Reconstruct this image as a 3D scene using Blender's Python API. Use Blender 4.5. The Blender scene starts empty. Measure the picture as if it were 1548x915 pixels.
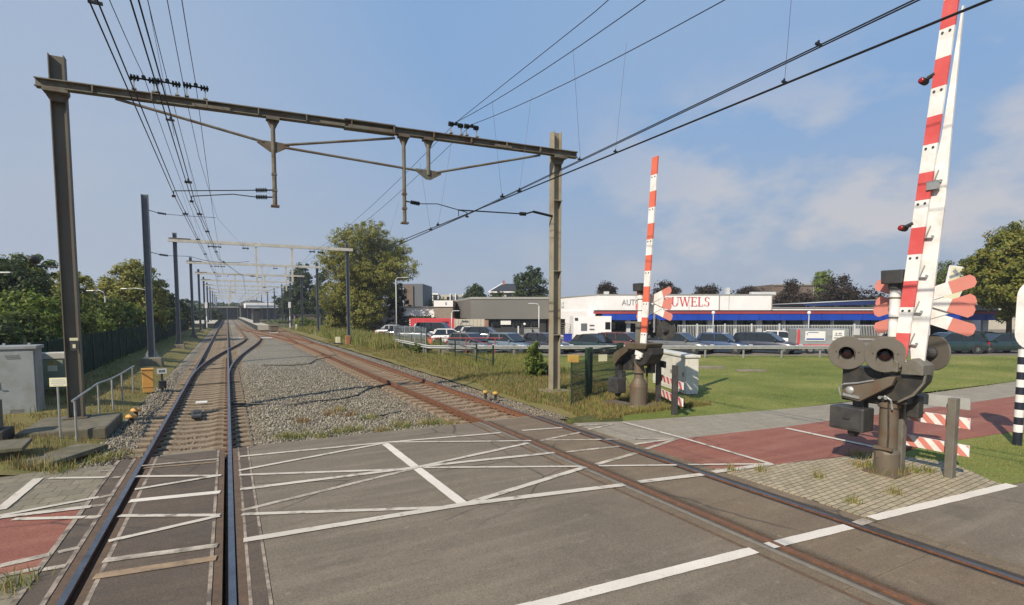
import bpy, math, random
import numpy as np
from mathutils import Vector, Matrix, Euler
random.seed(7)
rng = np.random.default_rng(11)
SC = bpy.context.scene
COL = SC.collection
PI = math.pi
R = math.radians

# ---------------------------------------------------------------- camera model (world: +Y along the tracks, metres)
FOC, CX, CY, CAMH = 800.0, 774.0, 527.0, 2.9
PITCH, YAW = R(3.8616), R(28.2315)
cs, sn = math.cos(YAW), math.sin(YAW)

def C(X, Y, z=None):
    """X metres right / Y metres ahead of the street viewpoint -> world."""
    p = (X * cs + Y * sn, -X * sn + Y * cs)
    return p if z is None else (p[0], p[1], z)

def ray(u, v):
    a = (u - CX) / FOC
    b = (CY - v) / FOC
    return a, math.cos(PITCH) + b * math.sin(PITCH), -math.sin(PITCH) + b * math.cos(PITCH)

def G(u, v, z=0.0):
    X, Y, Z = ray(u, v)
    k = (z - CAMH) / Z
    return C(X * k, Y * k)

def lotx(u, Y):            # sideways offset of a photo column at depth Y
    return (u - 774.0) / 798.0 * Y

def lotz(v, Y):            # height of a photo row at depth Y
    return CAMH + (473.0 - v) / 800.0 * Y

# ---------------------------------------------------------------- mesh builder
class MB:
    def __init__(s):
        s.v, s.f, s.m = [], [], []
    def add(s, vs, fs, mi=0):
        o = len(s.v)
        s.v += [tuple(p) for p in vs]
        s.f += [tuple(i + o for i in f) for f in fs]
        s.m += [mi] * len(fs)
        return s
    def box(s, c, d, rot=None, mi=0, taper=1.0):
        x, y, z = d[0] / 2, d[1] / 2, d[2] / 2
        P = [Vector(p) for p in ((-x, -y, -z), (x, -y, -z), (x, y, -z), (-x, y, -z),
             (-x * taper, -y * taper, z), (x * taper, -y * taper, z), (x * taper, y * taper, z), (-x * taper, y * taper, z))]
        if rot is not None:
            M = rot if isinstance(rot, Matrix) else Euler(rot).to_matrix()
            P = [M @ p for p in P]
        c = Vector(c)
        return s.add([p + c for p in P], [(0, 3, 2, 1), (4, 5, 6, 7), (0, 1, 5, 4), (1, 2, 6, 5), (2, 3, 7, 6), (3, 0, 4, 7)], mi)
    def bar(s, a, b, w, h, mi=0, up=(0, 0, 1)):
        a, b = Vector(a), Vector(b)
        d = (b - a); L = d.length; d.normalize()
        u = Vector(up)
        if abs(d.dot(u)) > .97: u = Vector((1, 0, 0))
        x = d.cross(u).normalized(); z = x.cross(d)
        M = Matrix((x, d, z)).transposed()
        return s.box((a + b) / 2, (w, L, h), M, mi)
    def tube(s, pts, r, n=8, mi=0, cap=True, r2=None):
        pts = [Vector(p) for p in pts]
        N = len(pts)
        rings = []
        for i, p in enumerate(pts):
            d = (pts[min(i + 1, N - 1)] - pts[max(i - 1, 0)]).normalized()
            u = Vector((0, 0, 1)) if abs(d.z) < .9 else Vector((1, 0, 0))
            x = d.cross(u).normalized(); y = x.cross(d)
            rr = r if r2 is None else r + (r2 - r) * i / max(N - 1, 1)
            rings.append([p + (x * math.cos(2 * PI * k / n) + y * math.sin(2 * PI * k / n)) * rr for k in range(n)])
        vs = [q for rg in rings for q in rg]
        fs = []
        for i in range(N - 1):
            for k in range(n):
                a, b = i * n + k, i * n + (k + 1) % n
                fs.append((a, b, b + n, a + n))
        if cap:
            fs.append(tuple(range(n - 1, -1, -1)))
            fs.append(tuple((N - 1) * n + k for k in range(n)))
        return s.add(vs, fs, mi)
    def lathe(s, prof, n=16, o=(0, 0, 0), axis='z', mi=0):
        o = Vector(o); vs, fs = [], []
        for r, h in prof:
            for k in range(n):
                a = 2 * PI * k / n
                c_, s_ = r * math.cos(a), r * math.sin(a)
                p = {'z': (c_, s_, h), 'x': (h, c_, s_), 'y': (c_, h, s_)}[axis]
                vs.append(o + Vector(p))
        for i in range(len(prof) - 1):
            for k in range(n):
                a, b = i * n + k, i * n + (k + 1) % n
                fs.append((a, b, b + n, a + n) if axis != 'y' else (a, a + n, b + n, b))
        fs.append(tuple(range(n - 1, -1, -1)))
        fs.append(tuple((len(prof) - 1) * n + k for k in range(n)))
        return s.add(vs, fs, mi)
    def prism(s, poly, a, b, axis='y', mi=0):
        """2-D outline extruded between a and b along axis (outline in the two other axes)."""
        def P(p, t):
            return {'y': (p[0], t, p[1]), 'x': (t, p[0], p[1]), 'z': (p[0], p[1], t)}[axis]
        n = len(poly)
        vs = [P(p, a) for p in poly] + [P(p, b) for p in poly]
        fs = [tuple(range(n)), tuple(range(2 * n - 1, n - 1, -1))]
        fs += [(i, i + n, (i + 1) % n + n, (i + 1) % n) for i in range(n)]
        return s.add(vs, fs, mi)
    def sheet(s, poly, z, mi=0):
        return s.add([(p[0], p[1], z) for p in poly], [tuple(range(len(poly)))], mi)
    def build(s, name, mats, parent=None, smooth=False, bevel=0.0, seg=2):
        me = bpy.data.meshes.new(name)
        me.from_pydata(s.v, [], s.f)
        mats = mats if isinstance(mats, (list, tuple)) else [mats]
        for m in mats: me.materials.append(m)
        if len(mats) > 1:
            me.polygons.foreach_set('material_index', s.m)
        import bmesh
        bm = bmesh.new(); bm.from_mesh(me)
        bmesh.ops.recalc_face_normals(bm, faces=bm.faces)
        bm.to_mesh(me); bm.free()
        if smooth:
            me.polygons.foreach_set('use_smooth', [True] * len(me.polygons))
        me.update()
        o = bpy.data.objects.new(name, me)
        COL.objects.link(o)
        if parent is not None: o.parent = parent
        if bevel > 0:
            b = o.modifiers.new('bevel', 'BEVEL'); b.width = bevel; b.segments = seg
            b.limit_method = 'ANGLE'; b.angle_limit = R(35)
        return o

def np_mesh(name, verts, faces, mats, mi=None, parent=None, smooth=False):
    me = bpy.data.meshes.new(name)
    nv, (nf, k) = len(verts), faces.shape
    me.vertices.add(nv); me.vertices.foreach_set('co', np.asarray(verts, dtype=np.float32).ravel())
    me.loops.add(nf * k); me.loops.foreach_set('vertex_index', faces.astype(np.int32).ravel())
    me.polygons.add(nf)
    me.polygons.foreach_set('loop_start', np.arange(0, nf * k, k, dtype=np.int32))
    me.polygons.foreach_set('loop_total', np.full(nf, k, dtype=np.int32))
    mats = mats if isinstance(mats, (list, tuple)) else [mats]
    for m in mats: me.materials.append(m)
    if mi is not None: me.polygons.foreach_set('material_index', mi.astype(np.int32))
    if smooth: me.polygons.foreach_set('use_smooth', np.ones(nf, dtype=bool))
    me.update(calc_edges=True); me.validate()
    o = bpy.data.objects.new(name, me); COL.objects.link(o)
    if parent is not None: o.parent = parent
    return o

def tag(o, label=None, cat=None, group=None, kind=None):
    if label: o['label'] = label
    if cat: o['category'] = cat
    if group: o['group'] = group
    if kind: o['kind'] = kind
    return o

def thing(name, label, cat, loc=(0, 0, 0), rz=0.0, group=None):
    o = bpy.data.objects.new(name, None); COL.objects.link(o)
    o.empty_display_size = .2
    o.location = loc if len(loc) == 3 else (loc[0], loc[1], 0)
    o.rotation_euler = (0, 0, rz)
    return tag(o, label, cat, group)

def struct(o):
    o['kind'] = 'structure'; return o

def dup(o, parent=None):
    c = o.copy(); COL.objects.link(c)
    if parent is not None: c.parent = parent
    for ch in list(o.children): dup(ch, c)
    return c

# ---------------------------------------------------------------- materials
def srgb(r, g, b):
    f = lambda c: c / 12.92 if c <= .04045 else ((c + .055) / 1.055) ** 2.4
    return tuple(f(x / 255) for x in (r, g, b)) + (1,)

class NT:
    def __init__(s, name):
        s.mat = bpy.data.materials.new(name); s.mat.use_nodes = True
        s.t = s.mat.node_tree; s.n = s.t.nodes
        s.bsdf = s.n['Principled BSDF']
        s.co = s.n.new('ShaderNodeTexCoord').outputs['Object']
    def link(s, a, b): s.t.links.new(a, b)
    def node(s, typ, **kw):
        n = s.n.new(typ)
        for k, v in kw.items():
            if k in n.inputs.keys():
                if hasattr(v, 'links'): s.link(v, n.inputs[k])
                else: n.inputs[k].default_value = v
            else: setattr(n, k, v)
        return n
    def noise(s, scale, detail=4, rough=.55, co=None, out='Fac'):
        n = s.node('ShaderNodeTexNoise', Scale=scale, Detail=detail, Roughness=rough)
        s.link(co or s.co, n.inputs['Vector']); return n.outputs[out]
    def voro(s, scale, out='Distance', co=None, feature='F1'):
        n = s.node('ShaderNodeTexVoronoi', Scale=scale); n.feature = feature
        s.link(co or s.co, n.inputs['Vector']); return n.outputs[out]
    def ramp(s, fac, stops):
        n = s.node('ShaderNodeValToRGB'); s.link(fac, n.inputs[0])
        e = n.color_ramp.elements
        while len(e) < len(stops): e.new(.5)
        for el, (p, c) in zip(e, stops):
            el.position = p; el.color = c if len(c) == 4 else tuple(c) + (1,)
        return n.outputs[0]
    def mix(s, fac, a, b, mode='MIX'):
        n = s.node('ShaderNodeMix'); n.data_type = 'RGBA'; n.blend_type = mode
        for i, v in ((0, fac), (6, a), (7, b)):
            if hasattr(v, 'links'): s.link(v, n.inputs[i])
            else: n.inputs[i].default_value = v if i == 0 or len(v) == 4 else tuple(v) + (1,)
        return n.outputs[2]
    def math(s, op, a, b=0.0, clamp=False):
        n = s.node('ShaderNodeMath'); n.operation = op; n.use_clamp = clamp
        for i, v in ((0, a), (1, b)):
            if hasattr(v, 'links'): s.link(v, n.inputs[i])
            else: n.inputs[i].default_value = v
        return n.outputs[0]
    def bump(s, h, strength=.3, dist=.01):
        n = s.node('ShaderNodeBump', Strength=strength, Distance=dist)
        s.link(h, n.inputs['Height']); s.link(n.outputs[0], s.bsdf.inputs['Normal'])
        return n
    def color(s, c):
        if hasattr(c, 'links'): s.link(c, s.bsdf.inputs['Base Color'])
        else: s.bsdf.inputs['Base Color'].default_value = c
    def rough(s, r):
        if hasattr(r, 'links'): s.link(r, s.bsdf.inputs['Roughness'])
        else: s.bsdf.inputs['Roughness'].default_value = r

def M(name, c, c2=None, scale=6., rough=.6, metal=0., bump=0., bscale=40., spec=.5, dirt=None, dscale=2.5, damt=.5):
    t = NT(name)
    c = tuple(c)[:3]
    c2 = tuple(c2)[:3] if c2 else tuple(x * .82 for x in c)
    col = t.ramp(t.noise(scale, 6, .6), [(.3, c2), (.7, c)])
    if dirt:
        f = t.ramp(t.noise(dscale, 8, .7), [(.45, (0, 0, 0)), (.7, (damt,) * 3)])
        col = t.mix(f, col, tuple(dirt)[:3])
    t.color(col)
    t.rough(t.ramp(t.noise(scale * 1.7, 4), [(.3, (max(rough - .12, .03),) * 3), (.7, (min(rough + .12, 1),) * 3)]))
    t.bsdf.inputs['Metallic'].default_value = metal
    t.bsdf.inputs['Specular IOR Level'].default_value = spec
    if bump: t.bump(t.noise(bscale, 6, .6), bump, .01)
    return t.mat

def rusty(name, base, rust=(.17, .075, .035), amt=(.42, .62), scale=5., rough=.6, metal=.2):
    t = NT(name)
    f = t.ramp(t.noise(scale, 9, .68), [(amt[0], (0, 0, 0)), (amt[1], (1, 1, 1))])
    b = t.ramp(t.noise(scale * .6, 5), [(.3, tuple(x * .75 for x in base)), (.7, base)])
    r = t.ramp(t.noise(scale * 4, 6), [(.3, tuple(x * .5 for x in rust)), (.7, rust)])
    t.color(t.mix(f, b, r)); t.rough(rough)
    t.bsdf.inputs['Metallic'].default_value = metal
    t.bump(t.noise(60, 6), .25, .004)
    return t.mat

def leafmat(name, cols, trans=.42):
    t = NT(name)
    ri = t.n.new('ShaderNodeNewGeometry').outputs['Random Per Island']
    n = len(cols)
    col = t.ramp(ri, [(i / (n - 1), c) for i, c in enumerate(cols)])
    col = t.mix(t.ramp(t.noise(.35, 3), [(.35, (0, 0, 0)), (.65, (.5,) * 3)]), col, tuple(x * 1.3 for x in cols[-2]))
    t.color(col); t.rough(.55)
    t.bsdf.inputs['Specular IOR Level'].default_value = .3
    tr = t.node('ShaderNodeBsdfTranslucent'); t.link(col, tr.inputs[0])
    mx = t.node('ShaderNodeMixShader'); mx.inputs[0].default_value = trans
    t.link(t.bsdf.outputs[0], mx.inputs[1]); t.link(tr.outputs[0], mx.inputs[2])
    t.link(mx.outputs[0], t.n['Material Output'].inputs[0])
    return t.mat

# --- ground-like materials
def mat_asphalt(name, c=(.105, .092, .076), c2=(.07, .062, .052), worn=(.16, .135, .105)):
    t = NT(name)
    big = t.noise(.55, 6, .6)
    col = t.ramp(big, [(.3, c2), (.7, c)])
    streak = t.node('ShaderNodeMapping'); t.link(t.co, streak.inputs[0]); streak.inputs['Scale'].default_value = (.25, 2.2, 1)
    st = t.noise(1.3, 5, .6, streak.outputs[0])
    col = t.mix(t.ramp(st, [(.46, (0, 0, 0)), (.70, (.75,) * 3)]), col, worn)
    dr = t.ramp(t.noise(7.5, 5, .6), [(.645, (0, 0, 0)), (.70, (.6,) * 3)])
    col = t.mix(t.math('MULTIPLY', dr, t.ramp(t.noise(.7, 3), [(.45, (0, 0, 0)), (.6, (1, 1, 1))])), col, tuple(x * .42 for x in c2))
    sx = t.node('ShaderNodeSeparateXYZ'); t.link(t.co, sx.inputs[0])
    rd = t.math('DIVIDE', t.math('ABSOLUTE', t.math('SUBTRACT', sx.outputs[0], 6.75)), 2.2)
    rs = t.math('MULTIPLY', t.ramp(rd, [(.35, (.55,) * 3), (1, (0, 0, 0))]), t.ramp(t.noise(1.6, 6, .65), [(.35, (.25,) * 3), (.65, (1, 1, 1))]))
    col = t.mix(rs, col, (.155, .108, .068))
    sp = t.voro(95, 'Color')
    bw = t.node('ShaderNodeRGBToBW'); t.link(sp, bw.inputs[0])
    col = t.mix(.5, col, t.ramp(bw.outputs[0], [(.2, (.55,) * 3), (.8, (1.5, 1.45, 1.4))]), 'MULTIPLY')
    st2 = t.ramp(t.noise(.9, 7, .66), [(.56, (0, 0, 0)), (.72, (.5,) * 3)])
    col = t.mix(st2, col, tuple(x * .62 for x in c2))
    pt = t.ramp(t.noise(5.5, 3, .5), [(.66, (0, 0, 0)), (.72, (.45,) * 3)])
    col = t.mix(pt, col, tuple(x * 1.25 for x in worn))
    ck = t.voro(.45, 'Distance', feature='DISTANCE_TO_EDGE', co=t.mix(.12, t.co, t.noise(1.7, 5, out='Color')))
    cr = t.ramp(ck, [(0, (.9,) * 3), (.009, (0, 0, 0))])
    gate = t.ramp(t.noise(.3, 2), [(.47, (0, 0, 0)), (.56, (.85,) * 3)])
    col = t.mix(t.math('MULTIPLY', cr, gate), col, (.035, .03, .026))
    t.color(col); t.rough(.85); t.bsdf.inputs['Specular IOR Level'].default_value = .35
    t.bump(bw.outputs[0], .35, .004)
    return t.mat

def mat_paint(name, c=(.68, .62, .53), under=(.17, .143, .10), lo=.28, hi=.38):
    t = NT(name)
    w = t.ramp(t.noise(3.2, 9, .72), [(lo, (0, 0, 0)), (hi, (1, 1, 1))])
    sp = t.ramp(t.noise(70, 4, .6), [(.30, (.6,) * 3), (.45, (1, 1, 1))])
    col = t.mix(t.math('MULTIPLY', w, sp), under, t.ramp(t.noise(1.2, 4), [(.3, tuple(x * .82 for x in c)), (.7, c)]))
    t.color(col); t.rough(.75); t.bump(t.noise(120, 3), .2, .003)
    return t.mat

def mat_bricks(name, c1, c2, mortar, scale, w=.2, h=.1, rot=0.0, moss=(.07, .085, .03), mossamt=.5):
    t = NT(name)
    mp = t.node('ShaderNodeMapping'); t.link(t.co, mp.inputs[0]); mp.inputs['Rotation'].default_value = (0, 0, rot)
    b = t.node('ShaderNodeTexBrick'); t.link(mp.outputs[0], b.inputs['Vector'])
    b.inputs['Color1'].default_value = tuple(c1) + (1,); b.inputs['Color2'].default_value = tuple(c2) + (1,)
    b.inputs['Mortar'].default_value = tuple(mortar) + (1,)
    b.inputs['Scale'].default_value = scale; b.inputs['Brick Width'].default_value = w; b.inputs['Row Height'].default_value = h
    b.inputs['Mortar Size'].default_value = .008; b.inputs['Mortar Smooth'].default_value = .2
    col = t.mix(t.ramp(t.noise(2.1, 8, .7), [(.48, (0, 0, 0)), (.75, (mossamt,) * 3)]), b.outputs[0], moss)
    col = t.mix(.5, col, t.ramp(t.noise(14, 5), [(.3, (.7,) * 3), (.7, (1.25,) * 3)]), 'MULTIPLY')
    t.color(col); t.rough(.85)
    t.bump(b.outputs['Fac'], -.5, .006)
    return t.mat

def mat_ballast(name):
    t = NT(name)
    vc = t.voro(21, 'Color'); vd = t.voro(21, 'Distance')
    bw = t.node('ShaderNodeRGBToBW'); t.link(vc, bw.inputs[0])
    col = t.ramp(bw.outputs[0], [(.15, (.09, .082, .064)), (.5, (.21, .187, .143)), (.85, (.33, .30, .232))])
    sx = t.node('ShaderNodeSeparateXYZ'); t.link(t.co, sx.inputs[0])
    # rust dust lies along both tracks
    def near(x0, w):
        d = t.math('ABSOLUTE', t.math('SUBTRACT', sx.outputs[0], x0))
        return t.ramp(t.math('DIVIDE', d, w), [(.3, (1, 1, 1)), (1, (0, 0, 0))])
    dust = t.math('MAXIMUM', near(6.75, 2.6), near(-.8, 1.9))
    n = t.ramp(t.noise(.8, 6, .65), [(.3, (.2,) * 3), (.7, (1, 1, 1))])
    col = t.mix(t.math('MULTIPLY', t.math('MULTIPLY', dust, n), .8), col, (.135, .098, .062))
    col = t.mix(t.ramp(t.noise(.25, 5), [(.45, (0, 0, 0)), (.7, (.35,) * 3)]), col, (.13, .105, .07))
    t.color(col); t.rough(.95)
    h = t.math('SUBTRACT', 1.0, vd)
    t.bump(h, .9, .05)
    return t.mat

def mat_ground(name, cols, scale=.35, fine=28., bs=.6):
    t = NT(name)
    c = t.ramp(t.noise(scale, 9, .68), [(.25 + .5 * i / (len(cols) - 1), k) for i, k in enumerate(cols)])
    c = t.mix(.65, c, t.ramp(t.noise(fine, 6, .7), [(.3, (.45,) * 3), (.7, (1.5,) * 3)]), 'MULTIPLY')
    t.color(c); t.rough(.95); t.bsdf.inputs['Specular IOR Level'].default_value = .2
    t.bump(t.noise(fine, 7, .7), bs, .05)
    return t.mat
MAT = {}
MAT['asphalt'] = mat_asphalt('asphalt', (.170, .142, .104), (.132, .110, .081), (.215, .18, .132))
MAT['panel'] = mat_asphalt('asphalt_panel', (.105, .082, .062), (.072, .057, .045), (.13, .098, .068))
MAT['panel_tan'] = mat_asphalt('asphalt_panel_dusty', (.17, .135, .092), (.12, .097, .068), (.21, .165, .11))
MAT['lot'] = mat_asphalt('car_park_asphalt', (.19, .165, .135), (.14, .12, .10), (.23, .2, .16))
MAT['paint'] = mat_paint('white_road_paint')
MAT['paint_mid'] = mat_paint('hatch_paint', (.56, .505, .42), (.165, .138, .10), .33, .47)
MAT['paint_worn'] = mat_paint('worn_road_paint', (.56, .49, .39), (.14, .115, .085), .34, .6)
MAT['paint_rust'] = mat_paint('rust_stained_paint', (.36, .25, .15), (.12, .085, .055), .3, .62)
MAT['red_path'] = mat_asphalt('red_asphalt', (.25, .093, .064), (.20, .075, .053), (.28, .13, .092))
MAT['tiles'] = mat_bricks('paving_tiles', (.215, .185, .128), (.165, .143, .10), (.07, .062, .042), 1.0, .3, .3, 0.05, moss=(.11, .10, .05), mossamt=.4)
MAT['tiles_grey'] = mat_bricks('grey_paving_tiles', (.275, .24, .182), (.24, .208, .158), (.17, .15, .115), 1.0, .3, .3, 0.05, mossamt=.3)
MAT['bricks'] = mat_bricks('clinker_paving', (.38, .315, .205), (.295, .24, .155), (.065, .055, .038), 1.0, .2, .1, -.06)
MAT['seam'] = mat_paint('joint_mortar', (.38, .31, .235), (.10, .08, .06), .40, .58)
MAT['rubber'] = M('joint_filler_rust', (.135, .082, .045), (.075, .05, .032), 9, .8, bump=.3)
MAT['rubber_dark'] = M('dark_groove_filler', (.05, .043, .036), (.03, .026, .022), 9, .85)
MAT['ballast'] = mat_ballast('ballast_stone')
MAT['stone'] = None
MAT['lawn'] = mat_ground('mown_grass', [(.065, .085, .018), (.12, .15, .032), (.19, .20, .052), (.31, .27, .11)], .22, 16.)
MAT['verge'] = mat_ground('dry_verge', [(.10, .10, .03), (.19, .15, .06), (.16, .15, .05), (.28, .20, .10)], .5, 22.)
MAT['earth'] = mat_ground('open_ground', [(.04, .05, .016), (.07, .075, .025), (.06, .06, .026)], .05, 6.)

def mat_stone():
    t = NT('loose_stone')
    ri = t.n.new('ShaderNodeNewGeometry').outputs['Random Per Island']
    col = t.ramp(ri, [(0, (.06, .053, .04)), (.45, (.16, .14, .102)), (.8, (.255, .228, .172)), (1, (.36, .33, .262))])
    sx = t.node('ShaderNodeSeparateXYZ'); t.link(t.co, sx.inputs[0])
    d1 = t.math('ABSOLUTE', t.math('SUBTRACT', sx.outputs[0], 6.75)); d2 = t.math('ABSOLUTE', t.math('SUBTRACT', sx.outputs[0], -.8))
    f = t.math('MAXIMUM', t.ramp(t.math('DIVIDE', d1, 2.4), [(.3, (.7,) * 3), (1, (0, 0, 0))]), t.ramp(t.math('DIVIDE', d2, 1.7), [(.3, (.7,) * 3), (1, (0, 0, 0))]))
    f = t.math('MULTIPLY', f, t.ramp(t.noise(.9, 5), [(.3, (.3,) * 3), (.7, (1, 1, 1))]))
    t.color(t.mix(f, col, (.18, .115, .068))); t.rough(.95)
    return t.mat
MAT['stone'] = mat_stone()

MAT['rail_side'] = rusty('rail_rust', (.085, .045, .028), (.19, .085, .042), (.3, .65), 7, .8, 0)
MAT['sleeper_rust'] = M('rust_dusted_sleeper', (.30, .225, .145), (.19, .135, .085), 7, .9, bump=.5, dirt=(.14, .075, .042), dscale=3, damt=.85)
MAT['rail_top_blue'] = M('worn_blue_grey_rail', (.15, .145, .15), (.11, .10, .10), 3, .35, .7)
MAT['edge_grey'] = M('panel_edge_concrete', (.27, .235, .18), (.2, .17, .125), 6, .9, bump=.3)
MAT['rail_side_old'] = rusty('rail_rust_old', (.13, .06, .033), (.24, .105, .05), (.35, .65), 7, .85, 0)
MAT['rail_top'] = M('polished_rail', (.31, .31, .325), (.22, .215, .22), 3, .33, 1.0)
MAT['rail_top_old'] = rusty('rusty_rail_top', (.20, .105, .06), (.23, .115, .065), (.4, .7), 6, .6, .3)
MAT['rail_top_dull'] = M('dull_rail', (.22, .20, .19), (.15, .12, .1), 3, .4, .8)
MAT['sleeper'] = M('concrete_sleeper', (.29, .225, .145), (.175, .132, .086), 7, .9, bump=.5, dirt=(.13, .09, .055), dscale=3, damt=.85)
MAT['timber'] = M('old_timber_sleeper', (.16, .125, .09), (.085, .066, .05), 9, .95, bump=.5)
MAT['steel_dark'] = rusty('weathered_portal_steel', (.155, .15, .115), (.135, .085, .05), (.44, .62), 2.6, .7, .1)
MAT['steel_olive'] = rusty('olive_mast_steel', (.30, .27, .195), (.23, .15, .085), (.48, .75), 1.6, .65, .1)
MAT['mast_brown'] = rusty('brown_mast_steel', (.135, .12, .09), (.17, .10, .06), (.45, .75), 1.4, .65, .1)
MAT['mast_grey'] = M('grey_mast_steel', (.125, .14, .155), (.095, .105, .12), 2, .5, .3)
MAT['beam_pale'] = M('pale_galvanised_beam', (.56, .54, .47), (.44, .42, .36), 2, .6, .1, dirt=(.3, .26, .2), damt=.5)
MAT['galv'] = M('galvanised_steel', (.40, .41, .40), (.30, .31, .305), 3, .45, .5)
MAT['wire'] = M('catenary_wire', (.028, .03, .034), (.02, .021, .024), 3, .5, .6)
MAT['insulator'] = M('brown_glazed_insulator', (.020, .024, .020), (.014, .016, .014), 5, .75, spec=.05)
MAT['concrete'] = M('weathered_concrete', (.27, .24, .185), (.15, .13, .095), 5, .9, bump=.4, dirt=(.08, .078, .035), damt=.8)
MAT['cabinet_grey'] = M('grey_painted_cabinet', (.275, .295, .30), (.22, .237, .24), 1.5, .55, dirt=(.17, .17, .145), dscale=2.2, damt=.75)
MAT['cabinet_green'] = M('sage_green_cabinet', (.235, .265, .175), (.195, .22, .145), 2, .55, dirt=(.16, .16, .1), damt=.4)
MAT['cabinet_white'] = M('cream_polyester_cabinet', (.66, .645, .58), (.58, .56, .49), 2, .5, dirt=(.4, .38, .3), damt=.5)
MAT['black'] = M('black_housing', (.026, .026, .025), (.016, .016, .016), 5, .6, dirt=(.085, .072, .052), dscale=4, damt=.5)
MAT['dark'] = M('dark_grey_housing', (.045, .046, .046), (.03, .03, .03), 5, .5, dirt=(.1, .09, .07), damt=.35)
MAT['grey'] = M('grey_coated_steel', (.155, .145, .12), (.115, .106, .086), 3, .65, dirt=(.09, .07, .045), dscale=4, damt=.75, bump=.15)
MAT['disc'] = M('grey_lamp_backboard', (.125, .113, .095), (.095, .086, .07), 2.2, .7, dirt=(.085, .07, .048), dscale=4, damt=.65, bump=.15)
MAT['post_brown'] = rusty('barrier_pedestal_steel', (.15, .125, .09), (.16, .085, .045), (.45, .7), 3, .6, .2)
MAT['white'] = M('white_enamel', (.78, .77, .75), (.68, .67, .65), 2, .45, dirt=(.42, .39, .32), dscale=3.5, damt=.55)
MAT['red'] = M('signal_red_film', (.60, .085, .082), (.52, .07, .066), 2, .5, dirt=(.6, .2, .18), dscale=2, damt=.4)
MAT['red_pale'] = M('faded_red_film', (.60, .215, .172), (.53, .185, .145), 3, .55, dirt=(.42, .2, .16), dscale=4, damt=.4)
MAT['orange'] = M('signal_orange_film', (.66, .155, .09), (.58, .12, .07), 3, .5)
MAT['yellow'] = M('yellow_enamel', (.50, .31, .06), (.40, .25, .05), 4, .6, dirt=(.16, .11, .05), damt=.8)
MAT['yellow_box'] = M('amber_painted_box', (.62, .32, .075), (.52, .26, .06), 4, .6, dirt=(.25, .15, .06), damt=.6)
MAT['sign_cream'] = M('cream_sign_plate', (.66, .63, .42), (.58, .55, .36), 5, .5)
MAT['sign_white'] = M('white_sign_plate', (.70, .70, .66), (.62, .62, .58), 5, .5)
MAT['navy'] = M('navy_band', (.018, .021, .036), (.013, .015, .026), 4, .4)
MAT['lens_red'] = M('unlit_red_lens', (.018, .005, .005), (.012, .004, .004), 6, .2)
MAT['lens_bright'] = M('red_lamp_lens', (.28, .012, .016), (.2, .01, .012), 6, .2)
MAT['fence_green'] = M('dark_green_fence', (.018, .040, .022), (.013, .029, .016), 3, .5)
MAT['fence_screen'] = M('green_privacy_screen', (.012, .036, .021), (.007, .02, .013), 1.2, .8, spec=.15)
MAT['guard'] = M('weathered_guard_rail', (.40, .41, .395), (.32, .33, .32), 3, .65, .1, dirt=(.25, .23, .19), damt=.5)
MAT['cover_shaded'] = rusty('shaded_brown_cover', (.105, .088, .055), (.10, .06, .035), (.45, .7), 3, .6, .1)  # base colour darkened to put the far barrier's cover and arm in shade
MAT['b_navy'] = M('navy_canopy', (.014, .03, .12), (.012, .026, .10), .5, .5)
MAT['moss_shade_concrete'] = M('mossy_shaded_concrete', (.17, .148, .105), (.09, .08, .052), 4, .95, bump=.5, dirt=(.07, .072, .028), dscale=1.6, damt=.9)  # mossy, and darkened throughout for the shade on the left slabs
MAT['bark'] = M('bark', (.075, .06, .042), (.04, .032, .024), 8, .95, bump=.6)
MAT['tyre'] = M('tyre_rubber', (.018, .018, .018), (.012, .012, .012), 8, .8)
MAT['rim'] = M('alloy_wheel', (.50, .51, .52), (.4, .41, .42), 8, .3, .8)
MAT['trim'] = M('black_plastic_trim', (.03, .03, .032), (.022, .022, .024), 8, .55)
MAT['headlamp'] = M('headlamp_glass', (.62, .64, .66), (.5, .52, .54), 8, .12)
MAT['tail'] = M('tail_lamp_plastic', (.40, .025, .02), (.3, .02, .016), 8, .2)
MAT['plate'] = M('yellow_number_plate', (.70, .48, .05), (.65, .43, .04), 8, .5)
def paintmat(name, c, c2=None):
    t = NT(name); t.color(tuple(c) + (1,)); t.rough(.3)
    t.bsdf.inputs['Coat Weight'].default_value = .7; t.bsdf.inputs['Coat Roughness'].default_value = .06
    d = t.ramp(t.noise(4, 6), [(.4, c), (.75, tuple(x * .85 + .012 for x in c))]); t.color(d)
    return t.mat
def glassmat(name, c=(.012, .016, .018)):
    t = NT(name); t.color(tuple(c) + (1,)); t.rough(.05); t.bsdf.inputs['Specular IOR Level'].default_value = .8
    return t.mat
MAT['car_glass'] = glassmat('car_window')
MAT['pane'] = glassmat('dark_window_pane', (.016, .018, .02))
# --- buildings
MAT['b_white'] = M('white_render', (.76, .75, .74), (.70, .69, .68), .4, .7, dirt=(.52, .49, .44), dscale=.5, damt=.4)
MAT['b_blue'] = M('royal_blue_fascia', (.012, .055, .36), (.010, .045, .30), .5, .4)
MAT['b_red'] = M('dark_red_fascia', (.30, .05, .055), (.24, .04, .045), .5, .5)
MAT['b_maroon'] = M('dark_eaves_band', (.05, .03, .04), (.04, .024, .03), .5, .5)
MAT['b_grey'] = M('grey_metal_cladding', (.150, .145, .128), (.128, .124, .11), .3, .6)
MAT['b_grey2'] = M('grey_coping', (.30, .30, .27), (.25, .25, .225), .3, .6)
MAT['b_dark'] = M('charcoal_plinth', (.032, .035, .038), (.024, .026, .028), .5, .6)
MAT['b_tower'] = M('slate_grey_cladding', (.115, .128, .14), (.095, .105, .117), .2, .6)
MAT['b_brick'] = mat_bricks('red_brown_brick', (.30, .15, .10), (.24, .12, .08), (.25, .2, .16), 1.0, .22, .07)
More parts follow.
